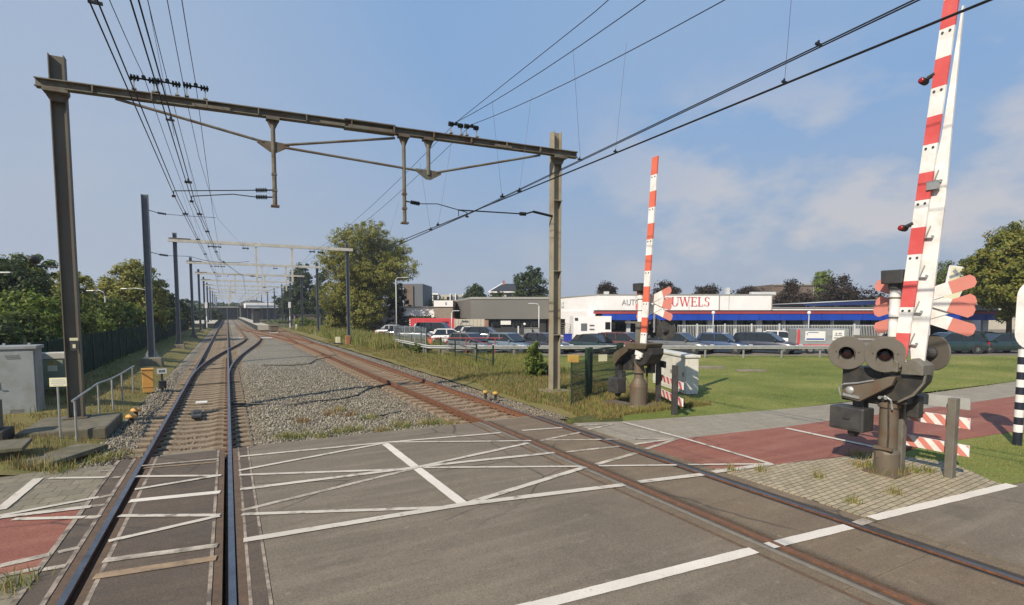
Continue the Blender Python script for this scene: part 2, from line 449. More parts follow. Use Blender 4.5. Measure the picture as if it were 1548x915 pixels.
MAT['b_brown'] = M('brown_brick_far', (.16, .12, .09), (.12, .09, .07), .6, .8)
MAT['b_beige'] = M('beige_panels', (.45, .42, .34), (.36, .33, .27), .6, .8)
MAT['b_roof'] = M('dark_slate_roof', (.035, .037, .042), (.025, .027, .03), 1, .6)
MAT['b_pole'] = M('light_grey_post', (.52, .54, .54), (.45, .47, .47), 1, .5)
MAT['container'] = M('red_container', (.55, .055, .065), (.46, .045, .055), .8, .5)
MAT['station'] = M('blue_grey_glazing', (.018, .026, .042), (.012, .018, .03), .3, .5)
MAT['txt_grey'] = M('grey_lettering', (.24, .25, .27), (.2, .21, .23), 2, .5)
MAT['txt_red'] = M('red_lettering', (.55, .10, .10), (.47, .08, .08), 2, .5)
MAT['txt_faint'] = M('faint_grey_lettering', (.50, .50, .50), (.46, .46, .46), 2, .6)
MAT['txt_dark'] = M('dark_lettering', (.06, .06, .06), (.05, .05, .05), 2, .6)
MAT['blue_skip'] = M('blue_plastic', (.02, .04, .32), (.015, .03, .25), 2, .5)
# --- leaves
MAT['lf_olive'] = leafmat('leaves_olive', [(.10, .12, .02), (.17, .185, .034), (.245, .245, .055), (.31, .25, .075)])
MAT['lf_dark'] = leafmat('leaves_dark_green', [(.028, .044, .014), (.048, .072, .022), (.075, .10, .032)])
MAT['lf_mid'] = leafmat('leaves_mid_green', [(.06, .085, .018), (.105, .135, .03), (.155, .185, .045)])
MAT['lf_bright'] = leafmat('leaves_fresh_green', [(.085, .13, .02), (.15, .20, .038), (.22, .26, .06)])
MAT['lf_red'] = leafmat('leaves_copper', [(.026, .020, .014), (.048, .034, .022), (.075, .05, .032)])
MAT['lf_autumn'] = leafmat('leaves_turning', [(.07, .10, .016), (.125, .16, .026), (.20, .21, .04), (.28, .19, .05)])
MAT['gr_dry'] = leafmat('dry_grass_blade', [(.17, .14, .045), (.29, .215, .09), (.37, .28, .14)], .25)
MAT['gr_green'] = leafmat('green_grass_blade', [(.085, .115, .022), (.155, .185, .042), (.25, .25, .08)], .25)
MAT['gr_red'] = leafmat('reddish_grass_blade', [(.12, .085, .04), (.18, .10, .055), (.15, .13, .05)], .25)
MAT['weed'] = leafmat('yellow_green_weed', [(.08, .115, .02), (.15, .19, .035), (.22, .25, .06)], .3)

MAT['post_orange'] = rusty('faded_orange_paint', (.42, .17, .07), (.2, .1, .05), (.5, .7), 4, .6, 0)
# ================================================================ SETTING: ground, roads, ballast, markings
def P(*uv): return [G(u, v) for u, v in uv]

def terrain():
    xs = np.unique(np.concatenate([np.linspace(-1500, -60, 12), np.linspace(-60, -8, 14), np.linspace(-8, 16, 60), np.linspace(16, 70, 20), np.linspace(70, 1500, 12)]))
    ys = np.unique(np.concatenate([np.linspace(-400, -20, 8), np.linspace(-20, 60, 110), np.linspace(60, 140, 30), np.linspace(140, 1800, 16)]))
    X, Y = np.meshgrid(xs, ys)
    Z = np.full_like(X, -.06)
    # rail corridor sits lower
    def sm(a, b, t): t = np.clip((t - a) / (b - a), 0, 1); return t * t * (3 - 2 * t)
    cor = sm(-3.6, -2.7, X) * (1 - sm(8.9, 9.9, X)) * sm(12.3, 12.9, Y)
    Z -= .27 * cor
    road = sm(-2.6, -2.4, X) * (1 - sm(8.3, 8.5, X)) * (1 - sm(12.3, 12.9, Y))
    Z -= .25 * road
    edge = (sm(-12, -3.4, X) * (1 - sm(-3.4, -2.9, X))) * sm(13.2, 15, Y)
    Z += edge * .05
    redge = sm(9.2, 10.6, X) * (1 - sm(12.2, 14, X)) * sm(13, 16, Y)
    Z += redge * .12
    Z += .02 * np.sin(X * 1.7 + Y * .9) * np.cos(Y * 1.3 - X * .4) * (np.abs(X) < 40) * (Y > 12.9) * (Y < 80)
    v = np.stack([X.ravel(), Y.ravel(), Z.ravel()], 1)
    ny, nx = X.shape
    i = np.arange((ny - 1) * (nx - 1)); r = i // (nx - 1); c = i % (nx - 1)
    a = r * nx + c
    f = np.stack([a, a + 1, a + 1 + nx, a + nx], 1)
    return struct(np_mesh('ground', v, f, MAT['earth'], smooth=True))
terrain()

def sheet(name, polys, z, mat, thick=0.0):
    mb = MB()
    for p in polys:
        if thick: mb.prism(p, z - thick, z, 'z')
        else: mb.sheet(p, z)
    o = mb.build(name, mat)
    # long ngons: make sure they face up
    return struct(o)

# --- asphalt slab pieces between the rails (grooves stay open)
FAR = 12.68
NEAR = -7.0
sheet('road', [
    [(.32, NEAR), (5.52, NEAR), (5.52, FAR), (.32, FAR)],
    [(7.92, NEAR), (60, NEAR), (60, 2.4), (15.0, 3.45), (11.59, 3.72), (7.92, 4.05)],
    [(-60, NEAR), (-2.0, NEAR), (-2.0, 6.2), (-60, 6.2)],
], 0.0, MAT['asphalt'], .2)
sheet('cycle_path', [P((1165, 703), (1280, 690), (1400, 672), (1548, 650)) + [(40, 3.6), (40, 6.5), G(1548, 597), G(1480, 607), G(1300, 630), G(1190, 645), G(1040, 662), (7.92, 8.85), (7.92, 6.75)],
                     [(-2.0, 7.55), (-2.0, 9.78), (-2.9, 9.8), (-40, 9.9), (-40, 7.8), (-2.35, 7.72)]], 0.0, MAT['red_path'], .15)
sheet('pavement', [[(7.92, 8.852), G(1040, 662), G(1190, 645), G(1300, 630), G(1480, 607), G(1548, 597), (40, 6.5), (60, 6.0), (60, 8.6), G(1548, 575), G(1400, 595), G(1200, 617), G(1080, 627), G(940, 637), (7.92, 11.4)]],
      -.002, MAT['tiles_grey'], .15)
sheet('footpath', [[(-2.0, 9.782), (-2.0, 12.35), (-3.3, 12.45), (-40, 12.6), (-40, 9.902), (-2.9, 9.802)],
                   [(-2.0, 6.202), (-2.0, 7.548), (-2.35, 7.718), (-40, 7.798), (-40, 6.202)]], -.002, MAT['tiles'], .15)
sheet('brick_paving', [[(7.92, 6.748), G(1165, 703.2), G(1269, 690.5), G(1330, 684), G(1440, 700), G(1500, 727), (11.5, 3.75), (7.92, 4.06)]], .0, MAT['bricks'], .15)

# --- crossing panels between and beside the rails
def panels(name, x0, x1, mat, y0=NEAR, y1=FAR, z=.0, step=1.8, gap=.006):
    mb = MB(); y = y1
    while y > y0:
        mb.box(((x0 + x1) / 2, y - step / 2, z - .06), (x1 - x0, step - gap, .12)); y -= step
    return struct(mb.build(name, mat))
panels('crossing_panel', -1.36, -.24, MAT['panel'])
panels('crossing_panel', .13, .28, MAT['panel'])
panels('crossing_panel', -1.93, -1.74, MAT['panel'])
panels('crossing_panel', 6.13, 7.34, MAT['panel_tan'], step=2.4)
panels('crossing_panel', 5.60, 5.76, MAT['panel_tan'], step=2.4)
panels('crossing_panel', 7.69, 7.88, MAT['panel_tan'], step=2.4)
mb = MB()
for x, w in ((-1.975, .06), (-1.715, .05), (-1.335, .045), (-.255, .04), (.115, .035), (.295, .035)):
    mb.box((x + .0, (NEAR + FAR) / 2, -.045), (w, FAR - NEAR, .096))
struct(mb.build('panel_joint', MAT['seam']))
mb = MB()
for x, w in ((-1.635, .1), (.05, .09), (-1.40, .075), (-.185, .09), (5.89, .09), (6.09, .03), (5.56, .07)):
    mb.box((x, (NEAR + FAR) / 2, -.07), (w, FAR - NEAR, .13))
struct(mb.build('rail_filler', MAT['rubber']))
mb = MB()
for x, w in ((7.61, .12), (7.375, .05)): mb.box((x, (NEAR + FAR) / 2, -.07), (w, FAR - NEAR, .13))
struct(mb.build('rail_filler', MAT['rubber_dark']))
mb = MB()
for x, w in ((5.80, .07),): mb.box((x, (NEAR + FAR) / 2, -.055), (w, FAR - NEAR, .118))
struct(mb.build('panel_edge', MAT['edge_grey']))
# end beams of the crossing
mb = MB()
mb.box((-.8, 12.74, -.07), (1.0, .1, .13)); mb.box((.9, 12.72, -.08), (1.2, .07, .14)); mb.box((6.73, 12.74, -.07), (1.3, .1, .13))
mb.box((3.4, 12.72, -.08), (3.8, .07, .14))
struct(mb.build('crossing_edge', MAT['concrete']))

# --- markings: each a thin sheet over the road
def line(mb, a, b, w, z=.0045):
    """painted stroke with slightly uneven edges and ends"""
    a, b = Vector(G(*a)), Vector(G(*b))
    d = (b - a); L = d.length; d.normalize(); n = Vector((-d.y, d.x)); k = max(3, int(L / .12))
    vs, fs = [], []
    for i in range(k + 1):
        p = a + d * (L * i / k); e = .97 if i in (0, k) else 1
        l, r = w / 2 * e + random.uniform(-.005, .003), w / 2 * e + random.uniform(-.005, .003)
        q, q2 = p - n * l, p + n * r
        vs += [(q.x, q.y, z), (q2.x, q2.y, z)]
        if i: fs.append((2 * i - 2, 2 * i, 2 * i + 1, 2 * i - 1))
    mb.add(vs, fs)
w1, w2 = .105, .15
groups = {'road_marking': (MAT['paint'], []), 'worn_road_marking': (MAT['paint_worn'], []), 'rusty_road_marking': (MAT['paint_rust'], [])}
A = groups['road_marking'][1]; B = groups['worn_road_marking'][1]; D = groups['rusty_road_marking'][1]
A += [((362, 691), (581, 669.8), w1), ((581, 669.8), (757, 655), w1), ((789, 651.6), (850, 647.2), w1), ((361, 712.3), (580, 671), w1),
      ((585, 669.5), (803, 667.3), .09), ((362, 718.9), (615, 710.2), w1), ((363, 740.8), (628, 707.6), .13), ((628, 707.2), (700, 699.4), .13), ((700, 699.4), (838, 685.2), .13),
      ((632, 707), (760, 679.6), w1), ((700, 691.9), (800, 670.4), w1), ((581, 670), (701, 763), .17), ((705, 762.5), (885, 707), .13),
      ((368, 818.2), (701, 763.6), w2), ((701, 763.6), (944, 733.8), w2), ((966, 730), (1062, 718.2), w2), ((1078, 714.6), (1166, 702), w2),
      ((366, 778.6), (672, 768.3), w1), ((640, 707.8), (880, 706), .09), ((905, 705.4), (1023, 704), .085), ((1040, 703.6), (1162, 702.4), .085),
      ((942, 639), (1031, 662.5), .1), ((1031, 662.5), (1167, 702.6), .1), ((1188, 648), (1338, 680), .14),
      ((808, 917), (1140, 832.5), w2 + .02), ((1162, 826), (1283, 796.5), w2 + .02), ((1318, 784.5), (1530, 733.5), w2 + .02), ((640, 959), (808, 917), w2 + .02)]
B += [((365, 772.6), (628.7, 708.2), w1), ((824, 666), (935, 664.6), .085), ((960, 664), (1020, 663.2), .085), ((856, 683.9), (936, 675.4), .11), ((958, 672.5), (1018, 664), .11),
      ((817.6, 666.6), (877, 654.3), .1), ((889, 650), (925, 642), .1), ((901.5, 702.7), (962, 685.5), .12), ((976, 679.6), (1022, 664.5), .11), ((872, 644.6), (927, 641.4), .09),
      ((1290, 794.5), (1312, 787), .15)]
T1 = lambda xa, xb, a, b: None
A += [((206, 721.3), (334, 719.9), .1), ((204, 741), (334, 719.3), .1), ((196, 758), (333, 744.2), .16), ((180, 780.8), (332, 779.8), .1), ((164, 819.4), (332, 780.8), .1),
      ((75, 724), (160, 722.7), .1), ((0, 780.8), (150, 752.5), .1), ((0, 783.5), (138, 767), .13), ((0, 772), (58.5, 724), .15), ((20, 786), (128, 783), .1),
      ((-60, 793), (0, 781.5), .1), ((-60, 797), (0, 784), .13)]
B += [((0, 856.5), (75, 839), .13), ((0, 872), (60, 860), .1), ((156, 848.8), (329, 825.5), .13), ((214, 705), (331, 694.3), .08), ((150, 713), (172, 711.5), .06)]
D += [((142, 873), (327, 844.5), .15), ((217, 708.5), (330, 699), .07)]
H_ = [l for l in A if l[2] < w2 + .01]
A[:] = [l for l in A if l[2] >= w2 + .01]
groups['hatched_marking'] = (MAT['paint_mid'], H_)
for nm, (m, ls) in groups.items():
    mb = MB()
    for i, (a, b, w) in enumerate(ls): line(mb, a, b, w, .0065 + .0007 * (i % 5) + {'road_marking': 0, 'worn_road_marking': .004, 'rusty_road_marking': .008, 'hatched_marking': .012}[nm] * .5)
    struct(mb.build(nm, m))
# short pieces painted over the narrow panels beside the rails
mb = MB()
for k, (ua, va, ub, vb) in enumerate(((88, 836, 120, 828), (110, 769, 158, 763.8), (140, 755, 172, 748.5), (130, 782.8, 150, 782.5), (65, 862, 100, 856.5), (170, 722.4, 181, 722.2))):
    line(mb, (ua, va), (ub, vb), .11, .0085 + .0004 * k)
struct(mb.build('worn_road_marking', MAT['paint_worn']))

# --- lawn, verges, car park
sheet('lawn', [[(9.3, 11.0), G(1080, 626.5), G(1200, 616.5), G(1400, 594.5), G(1548, 574.5), (60, 8.65), C(75, 36), C(-5, 36), (12.2, 33), (11.8, 22), (10.9, 13)],
               [G(1350, 689.5), G(1400, 671.5), G(1548, 649.5), (40, 3.55), (40, 2.75), (15.0, 3.5), (11.62, 3.76), G(1500, 726.5), G(1440, 699.5)]], -.012, MAT['lawn'], .1)
sheet('car_park', [[C(75, 36), C(110, 120), C(0, 120), (34, 110), (20, 80), (14.5, 50), (13.2, 38), C(-5, 36)]], -.02, MAT['lot'])

def grid_sheet(name, x0, x1, y0, y1, nx, ny, zf, mat):
    xs = np.linspace(x0, x1, nx); ys = np.linspace(0, 1, ny) ** 1.8 * (y1 - y0) + y0
    X, Y = np.meshgrid(xs, ys); Z = zf(X, Y)
    v = np.stack([X.ravel(), Y.ravel(), Z.ravel()], 1)
    i = np.arange((ny - 1) * (nx - 1)); a = (i // (nx - 1)) * nx + i % (nx - 1)
    return np_mesh(name, v, np.stack([a, a + 1, a + 1 + nx, a + nx], 1), mat, smooth=True)
def hills(X, Y, s=1.0):
    return .5 * np.sin(X * 2.1 * s + 1.3 * np.sin(Y * .9 * s)) * np.cos(Y * 1.7 * s + .5 * X) + .3 * np.sin(X * 5.3 * s + Y * 3.1 * s)
def ballast_z(X, Y):
    def sm(a, b, t): t = np.clip((t - a) / (b - a), 0, 1); return t * t * (3 - 2 * t)
    z = -.235 + .012 * hills(X, Y)
    trk = np.maximum(1 - sm(1.25, 1.6, np.abs(X + .8)), (1 - sm(1.25, 1.6, np.abs(X - 6.735))) * (1 - sm(60, 90, Y)))
    z = z + .055 * (1 - trk)
    mid = sm(.4, 1.2, X) * (1 - sm(4.4, 5.4, X)) * (1 - sm(35, 55, Y)); z = z + .06 * mid
    lf = sm(-2.9, -2.2, X) * (1 - sm(-2.0, -1.75, X)); z = z + .07 * lf * (1 - sm(60, 80, Y))
    z = z - .22 * (1 - sm(-3.4, -2.5, X)) - .10 * sm(8.3, 9.4, X)
    return z
struct(grid_sheet('ballast', -3.4, 9.6, 12.76, 260, 130, 300, ballast_z, MAT['ballast']))
def verge_l(X, Y): return .03 + .02 * hills(X, Y, .7) - .18 * np.clip((X + 3.6) / .9, 0, 1)
struct(grid_sheet('verge', -14, -2.65, 12.36, 200, 60, 160, verge_l, MAT['verge']))
def verge_r(X, Y): return .03 + .03 * hills(X, Y, .7) - .17 * np.clip((10.2 - X) / 1.3, 0, 1) + .05 * np.clip((Y - 14) / 6, 0, 1) - .05
struct(grid_sheet('verge', 8.75, 14.6, 11.55, 120, 40, 160, verge_r, MAT['verge']))

# loose stones on the near ballast
def stones(n):
    x = rng.uniform(-3.1, 9.2, n); y = 12.85 + 22 * rng.beta(1, 2.0, n)
    keep = np.ones(n, bool)
    for a, b in ((-1.65, -1.46), (-.14, .06), (5.88, 6.08), (7.39, 7.6)): keep &= ~((x > a) & (x < b))
    # fewer on the sleepers
    slp = ((x > -2.1) & (x < .5)) | ((x > 5.4) & (x < 8.1))
    keep &= ~(slp & (rng.random(n) < .62))
    x, y = x[keep], y[keep]; n = len(x)
    z = ballast_z(x, y)
    base = np.array([(1, 0, 0), (-1, 0, 0), (0, 1, 0), (0, -1, 0), (0, 0, 1), (0, 0, -1)], float)
    fc = np.array([(0, 2, 4), (2, 1, 4), (1, 3, 4), (3, 0, 4), (2, 0, 5), (1, 2, 5), (3, 1, 5), (0, 3, 5)])
    s = rng.uniform(.014, .036, (n, 1, 3)) * (1 + .4 * rng.random((n, 1, 1)))
    off = base[None] + rng.uniform(-.35, .35, (n, 6, 3))
    a = rng.uniform(0, 2 * PI, n); ca, sa = np.cos(a), np.sin(a)
    v = off * s
    vx = v[..., 0] * ca[:, None] - v[..., 1] * sa[:, None]; vy = v[..., 0] * sa[:, None] + v[..., 1] * ca[:, None]
    v = np.stack([vx + x[:, None], vy + y[:, None], v[..., 2] + z[:, None] + .008], -1).reshape(-1, 3)
    f = (fc[None] + (np.arange(n) * 6)[:, None, None]).reshape(-1, 3)
    o = np_mesh('loose_gravel', v, f, MAT['stone'])
    tag(o, 'loose grey and rusty ballast stones lying around the sleepers and between the tracks', 'gravel', kind='stuff')
stones(52000)

# grass: merged blades
def blades(name, label, pts, hmin, hmax, w, mats, lean=.35):
    n = len(pts)
    a = rng.uniform(0, 2 * PI, n); h = rng.uniform(hmin, hmax, n) * (.6 + .4 * rng.random(n)); wd = w * (.6 + .8 * rng.random(n))
    dx, dy = np.cos(a) * wd, np.sin(a) * wd
    la = rng.uniform(0, 2 * PI, n); ll = h * lean * rng.random(n)
    p = np.asarray(pts)
    b0 = p - np.stack([dx, dy, 0 * dx], 1); b1 = p + np.stack([dx, dy, 0 * dx], 1)
    m0 = p + np.stack([np.cos(la) * ll * .35 - dx * .6, np.sin(la) * ll * .35 - dy * .6, h * .6], 1)
    m1 = p + np.stack([np.cos(la) * ll * .35 + dx * .6, np.sin(la) * ll * .35 + dy * .6, h * .6], 1)
    t = p + np.stack([np.cos(la) * ll, np.sin(la) * ll, h], 1)
    v = np.stack([b0, b1, m1, m0, t], 1).reshape(-1, 3)
    k = (np.arange(n) * 5)[:, None]
    f = np.concatenate([k + np.array([[0, 1, 2]]), k + np.array([[0, 2, 3]]), k + np.array([[3, 2, 4]])])
    mi = rng.integers(0, len(mats), n); mi = np.concatenate([mi] * 3)
    o = np_mesh(name, v, f, mats, mi)
    return tag(o, label, 'grass', kind='stuff')
def scatter(n, xr, yr, zf, clump=0.0, keep=None, ypow=1.0):
    x = rng.uniform(*xr, n); y = yr[0] + (yr[1] - yr[0]) * rng.random(n) ** ypow
    k = np.ones(n, bool)
    if clump: k &= (hills(x * 1.3, y * 1.1) + .5 * hills(x * .5 + 3, y * .6) + rng.normal(0, .25, n)) > clump
    if keep is not None: k &= keep(x, y)
    x, y = x[k], y[k]
    return np.stack([x, y, zf(x, y)], 1)
def clear_left(x, y):   # keep off the slab, the path and the ballast toe
    return ~((x > -4.25) & (x < -2.6) & (y > 15.7) & (y < 17.9)) & ~((x > -6.5) & (x < -4.5) & (y > 19.4) & (y < 21))
blades('grass', 'dry reddish grass on the strip left of the straight track, near the handrail', scatter(26000, (-9, -2.75), (12.7, 30), verge_l, -.25, clear_left, 1.5), .05, .22, .006, [MAT['gr_dry'], MAT['gr_red'], MAT['gr_dry'], MAT['gr_green']])
blades('grass', 'taller green weeds at the foot of the left cabinets and green screen fence', scatter(16000, (-9, -3.2), (19, 75), verge_l, .15, lambda x, y: clear_left(x, y) & (x < -4.2 - .0 * y), 1.3), .1, .45, .009, [MAT['gr_green'], MAT['weed'], MAT['gr_green']])
blades('grass', 'straw and green rough grass between the rusty track and the green wire fence', scatter(95000, (9.0, 13.4), (11.6, 60), verge_r, -.6, lambda x, y: (x > 8.95 + .3 * np.sin(y)) & ((x - 11.1) ** 2 + (y - 12.6) ** 2 > .55 ** 2), 1.7), .06, .25, .008, [MAT['gr_dry'], MAT['gr_green'], MAT['gr_dry'], MAT['weed'], MAT['gr_red']])
blades('grass', 'tall wild grass below the big olive tree beside the rusty track', scatter(22000, (9.9, 15.5), (40, 100), verge_r, -.3, None, 1.2), .35, 1.15, .022, [MAT['gr_green'], MAT['gr_dry'], MAT['weed']])
def in_lawn(x, y):
    Xc = x * cs - y * sn; Yc = x * sn + y * cs
    return (Yc < 35.6) & (y > 10.9 - .12 * (x - 9.3)) & (x > 10.5)
blades('grass', 'short mown green lawn between the grey path and the crash barrier', scatter(90000, (10.5, 46), (9.3, 34), lambda x, y: 0 * x - .012, -.3, in_lawn), .02, .075, .008, [MAT['gr_green'], MAT['gr_green'], MAT['weed'], MAT['gr_dry']])
def island_strip(x, y): return (y < 5.6 - .055 * (x - 11.8) * 1.0) & (y > 3.85 - .05 * (x - 11.6)) & (x > 11.9)
blades('grass', 'tall rough green grass in front of the left half of the crash barrier', scatter(60000, (11, 24), (20, 36), lambda x, y: 0 * x - .02, -.5, lambda x, y: in_lawn(x, y) & (x * cs - y * sn < 2.2 + .8 * np.sin(x)) & (x * sn + y * cs > 24)), .12, .48, .010, [MAT['gr_green'], MAT['gr_dry'], MAT['gr_green'], MAT['weed']])
blades('grass', 'small lawn strip between the red path and the road at the right edge', scatter(9000, (11.9, 24), (2.8, 5.6), lambda x, y: 0 * x - .012, -.5, island_strip), .02, .08, .006, [MAT['gr_green'], MAT['gr_green'], MAT['gr_dry']])
# weed tufts on the ballast along the crossing edge, and at post feet
spots = [(430, 655, .35, 'weed'), (452, 655, .3, 'gr_green'), (458, 633, .2, 'gr_red'), (486, 655, .18, 'gr_green'), (516, 648, .25, 'weed'), (538, 645, .28, 'weed'), (498, 622, .16, 'gr_red'),
         (512, 616, .14, 'gr_dry'), (530, 623, .2, 'gr_red'), (560, 627, .18, 'gr_green'), (578, 646, .16, 'gr_dry'), (604, 637, .25, 'gr_dry'), (612, 640, .22, 'weed'), (655, 634, .28, 'weed'), (640, 636, .2, 'gr_dry'),
         (680, 636, .2, 'gr_dry'), (150, 690, .2, 'gr_green'), (175, 683, .2, 'weed'), (92, 712, .18, 'gr_green'), (60, 705, .2, 'gr_dry'), (12, 890, .16, 'gr_green'), (1310, 706, .22, 'gr_dry'), (1335, 716, .25, 'gr_dry'), (1372, 712, .22, 'weed'),
         (1404, 713, .1, 'gr_green'), (1148, 712, .09, 'gr_dry'), (1236, 722, .06, 'gr_green'), (1290, 760, .06, 'gr_green'), (1350, 746, .06, 'gr_dry'), (1105, 712, .07, 'gr_dry'), (860, 640, .1, 'gr_green'), (1302, 690, .45, 'gr_dry')]
for kname, lab in (('weed', 'bright yellow green weed tufts on the stones along the crossing edge'), ('gr_green', 'green weed tufts rooted in the ballast and paving joints'),
                   ('gr_red', 'reddish withered weed tufts on the grey ballast between the tracks'), ('gr_dry', 'straw coloured weed tufts at the barrier feet and crossing edge')):
    pts = []
    for u, v, h, k in spots:
        if k != kname: continue
        x, y = G(u, v); n = 150 if h > .12 else 50
        d = rng.normal(0, .13 if h > .12 else .06, (n, 2))
        zz = -.1 if (y > 12.8 and -2.9 < x < 9) else 0.0
        pts.append(np.stack([x + d[:, 0], y + d[:, 1], np.full(n, zz)], 1))
    if pts: blades('weeds', lab, np.concatenate(pts), .05, .24, .006, [MAT[kname], MAT['gr_dry'], MAT['weed'] if kname != 'gr_red' else MAT[kname]], 1.0)
# ================================================================ TRACKS
RAILPROF = [(-.036, 0), (.036, 0), (.036, -.03), (.010, -.046), (.010, -.142), (.07, -.158), (.07, -.172), (-.07, -.172), (-.07, -.158), (-.010, -.142), (-.010, -.046), (-.036, -.03)]
def rail(parent, cx, y0, y1, off, side, top, step=None, z=.012):
    """One rail as an I-section swept along x = cx(y) + off."""
    n = 2 if step is None else max(2, int((y1 - y0) / step) + 1)
    mb = MB(); k = len(RAILPROF); vs = []
    for i in range(n):
        y = y0 + (y1 - y0) * i / (n - 1)
        dx = (cx(y + .1) - cx(y - .1)) / .2
        L = math.hypot(1, dx); nx, ny = 1 / L, -dx / L
        for px, pz in RAILPROF:
            o = off + px
            vs.append((cx(y) + o * nx, y + o * ny, pz + z))
    fs, mi = [], []
    for i in range(n - 1):
        for j in range(k):
            a, b = i * k + j, i * k + (j + 1) % k
            fs.append((a, b, b + k, a + k)); mi.append(1 if j == 0 else 0)
    fs += [tuple(range(k)), tuple((n - 1) * k + j for j in range(k - 1, -1, -1))]; mi += [0, 0]
    mb.v, mb.f, mb.m = vs, fs, mi
    return mb.build('rail', [side, top], parent)

def sleeper_mesh(L=2.5, w=.26, mat=None):
    mb = MB()
    prof = [(-L / 2, -.09), (-L / 2, .0), (-L / 2 + .06, .02), (-.45, .02), (-.25, -.01), (.25, -.01), (.45, .02), (L / 2 - .06, .02), (L / 2, 0), (L / 2, -.09)]
    mb.prism(prof, -w / 2, w / 2, 'y')
    o = mb.build('sleeper', mat, bevel=.012, seg=1)
    return o
smooth = lambda a, b, t: (lambda k: k * k * (3 - 2 * k))(min(max((t - a) / (b - a), 0), 1))
c1 = lambda y: -.80
c2 = lambda y: 6.735 + 1.45 * smooth(48, 122, y)
c1b = lambda y: 2.6
cxo = lambda y: -.80 + 3.4 * smooth(27, 72, y)
cbr = lambda y: 6.735 - 4.13 * smooth(50, 116, y)
def track(name, label, cx, y0, y1, side, top, smat, sl0, nsl, sl_end, step=None, spacing=.6, zs=0.0, jitter=0):
    t = thing(name, label, 'railway track', (0, 0, zs))
    for off in (-.755, .755): rail(t, cx, y0, y1, off, side, MAT['rail_top_blue'] if (top is MAT['rail_top_old'] and off > 0 and y0 < 0) else top, step)
    if nsl:
        base = sleeper_mesh(mat=smat); base.parent = t
        for i in range(nsl):
            o = base if i == 0 else base.copy()
            if i: COL.objects.link(o); o.parent = t
            y = sl0 + spacing * i
            o.location = (cx(y) + random.uniform(-jitter, jitter), y, -.172 + random.uniform(-.012, .008)); o.rotation_euler = (0, 0, -math.atan((cx(y + .1) - cx(y - .1)) / .2) + random.uniform(-.012, .012))
        y = sl0 + spacing * nsl
        if y < sl_end:
            mb = MB()
            while y < sl_end:
                mb.box((cx(y), y, -.2), (2.5, .26, .1)); y += spacing
            o = mb.build('distant_sleeper', smat, t); o['kind'] = 'stuff'
    # rail fastenings as small clips on the near sleepers
    return t
t1 = track('railway_track', 'straight left track with two shiny worn rails on concrete sleepers', c1, NEAR, 330, MAT['rail_side'], MAT['rail_top'], MAT['sleeper'], 13.05, 96, 150)
t2 = track('railway_track', 'rusty brown right track curving away past the big tree', c2, NEAR, 330, MAT['rail_side_old'], MAT['rail_top_old'], MAT['sleeper_rust'], 13.1, 96, 140, 2.0)
tx = track('railway_track', 'short crossover with shiny curved rails leaving the straight left track', cxo, 26.5, 73.5, MAT['rail_side'], MAT['rail_top_dull'], MAT['sleeper'], 33, 60, 0, 1.2, .66, -.002)
tb = track('railway_track', 'far middle track between the two station platforms', c1b, 66, 330, MAT['rail_side_old'], MAT['rail_top_dull'], MAT['sleeper'], 66, 60, 150, None, .6, -.004)
tr = track('railway_track', 'rusty branch joining the right track to the far middle track', cbr, 48.5, 118, MAT['rail_side_old'], MAT['rail_top_old'], MAT['sleeper_rust'], 60, 50, 0, 2.0, .7, -.006)
# clips on the nearest rails
for t, cx, m in ((t1, c1, 'rail_side'), (t2, c2, 'rail_side_old')):
    mb = MB()
    for i in range(46):
        y = (13.05 if t is t1 else 13.1) + .6 * i
        for off in (-.755, .755):
            for s in (-1, 1): mb.box((cx(y) + off + s * .1, y, -.135), (.07, .1, .05))
    o = mb.build('rail_clip', MAT[m], t); o['kind'] = 'stuff'
# ================================================================ TRACKSIDE SMALL THINGS ON THE TRACKS
def at(u, v, z=0.0): x, y = G(u, v, z); return (x, y, z)
t = thing('track_magnet', 'dark lineside box lying between the rails of the straight left track', 'track box', at(297, 628, -.13), .05)
mb = MB(); mb.box((0, 0, .03), (.26, 1.0, .09)); mb.build('base', MAT['dark'], t, bevel=.02)
mb = MB(); mb.box((0, .1, .095), (.16, .5, .05)); mb.build('lid', MAT['black'], t, bevel=.01)
for k, (u, v, w, lab) in enumerate(((305, 609.5, .34, 'nearest white marker plate on a sleeper of the straight left track'), (358, 511.6, 1.2, 'white board lying between the straight track and the crossover curve'),
                       (403, 511.2, 1.2, 'white board lying just right of the crossover curve'), (352, 493.5, .7, 'farthest small white board, between the two left tracks'), (414, 503.6, 1.2, 'white board lying beside the rusty branch rails'))):
    o = MB().box((0, 0, .03), (w, .22 if k == 0 else .5, .05)).build('marker_board', MAT['sign_white'], None, bevel=.01)
    o.location = at(u, v, -.13 if k == 0 else -.02); tag(o, lab, 'marker board', 'white boards lying in the track bed')

# ================================================================ OVERHEAD LINE PORTALS
def hbeam(mb, base, top, w, d, t=.022, along='x', mi=0):
    """H-section mast; flange faces look along +-along."""
    x, y, z0 = base; z1 = top; h = z1 - z0; zc = (z0 + z1) / 2
    if along == 'x':
        mb.box((x - d / 2, y, zc), (t, w, h), mi=mi); mb.box((x + d / 2, y, zc), (t, w, h), mi=mi); mb.box((x, y, zc), (d - t, t, h), mi=mi)
    else:
        mb.box((x, y - d / 2, zc), (w, t, h), mi=mi); mb.box((x, y + d / 2, zc), (w, t, h), mi=mi); mb.box((x, y, zc), (t, d - t, h), mi=mi)

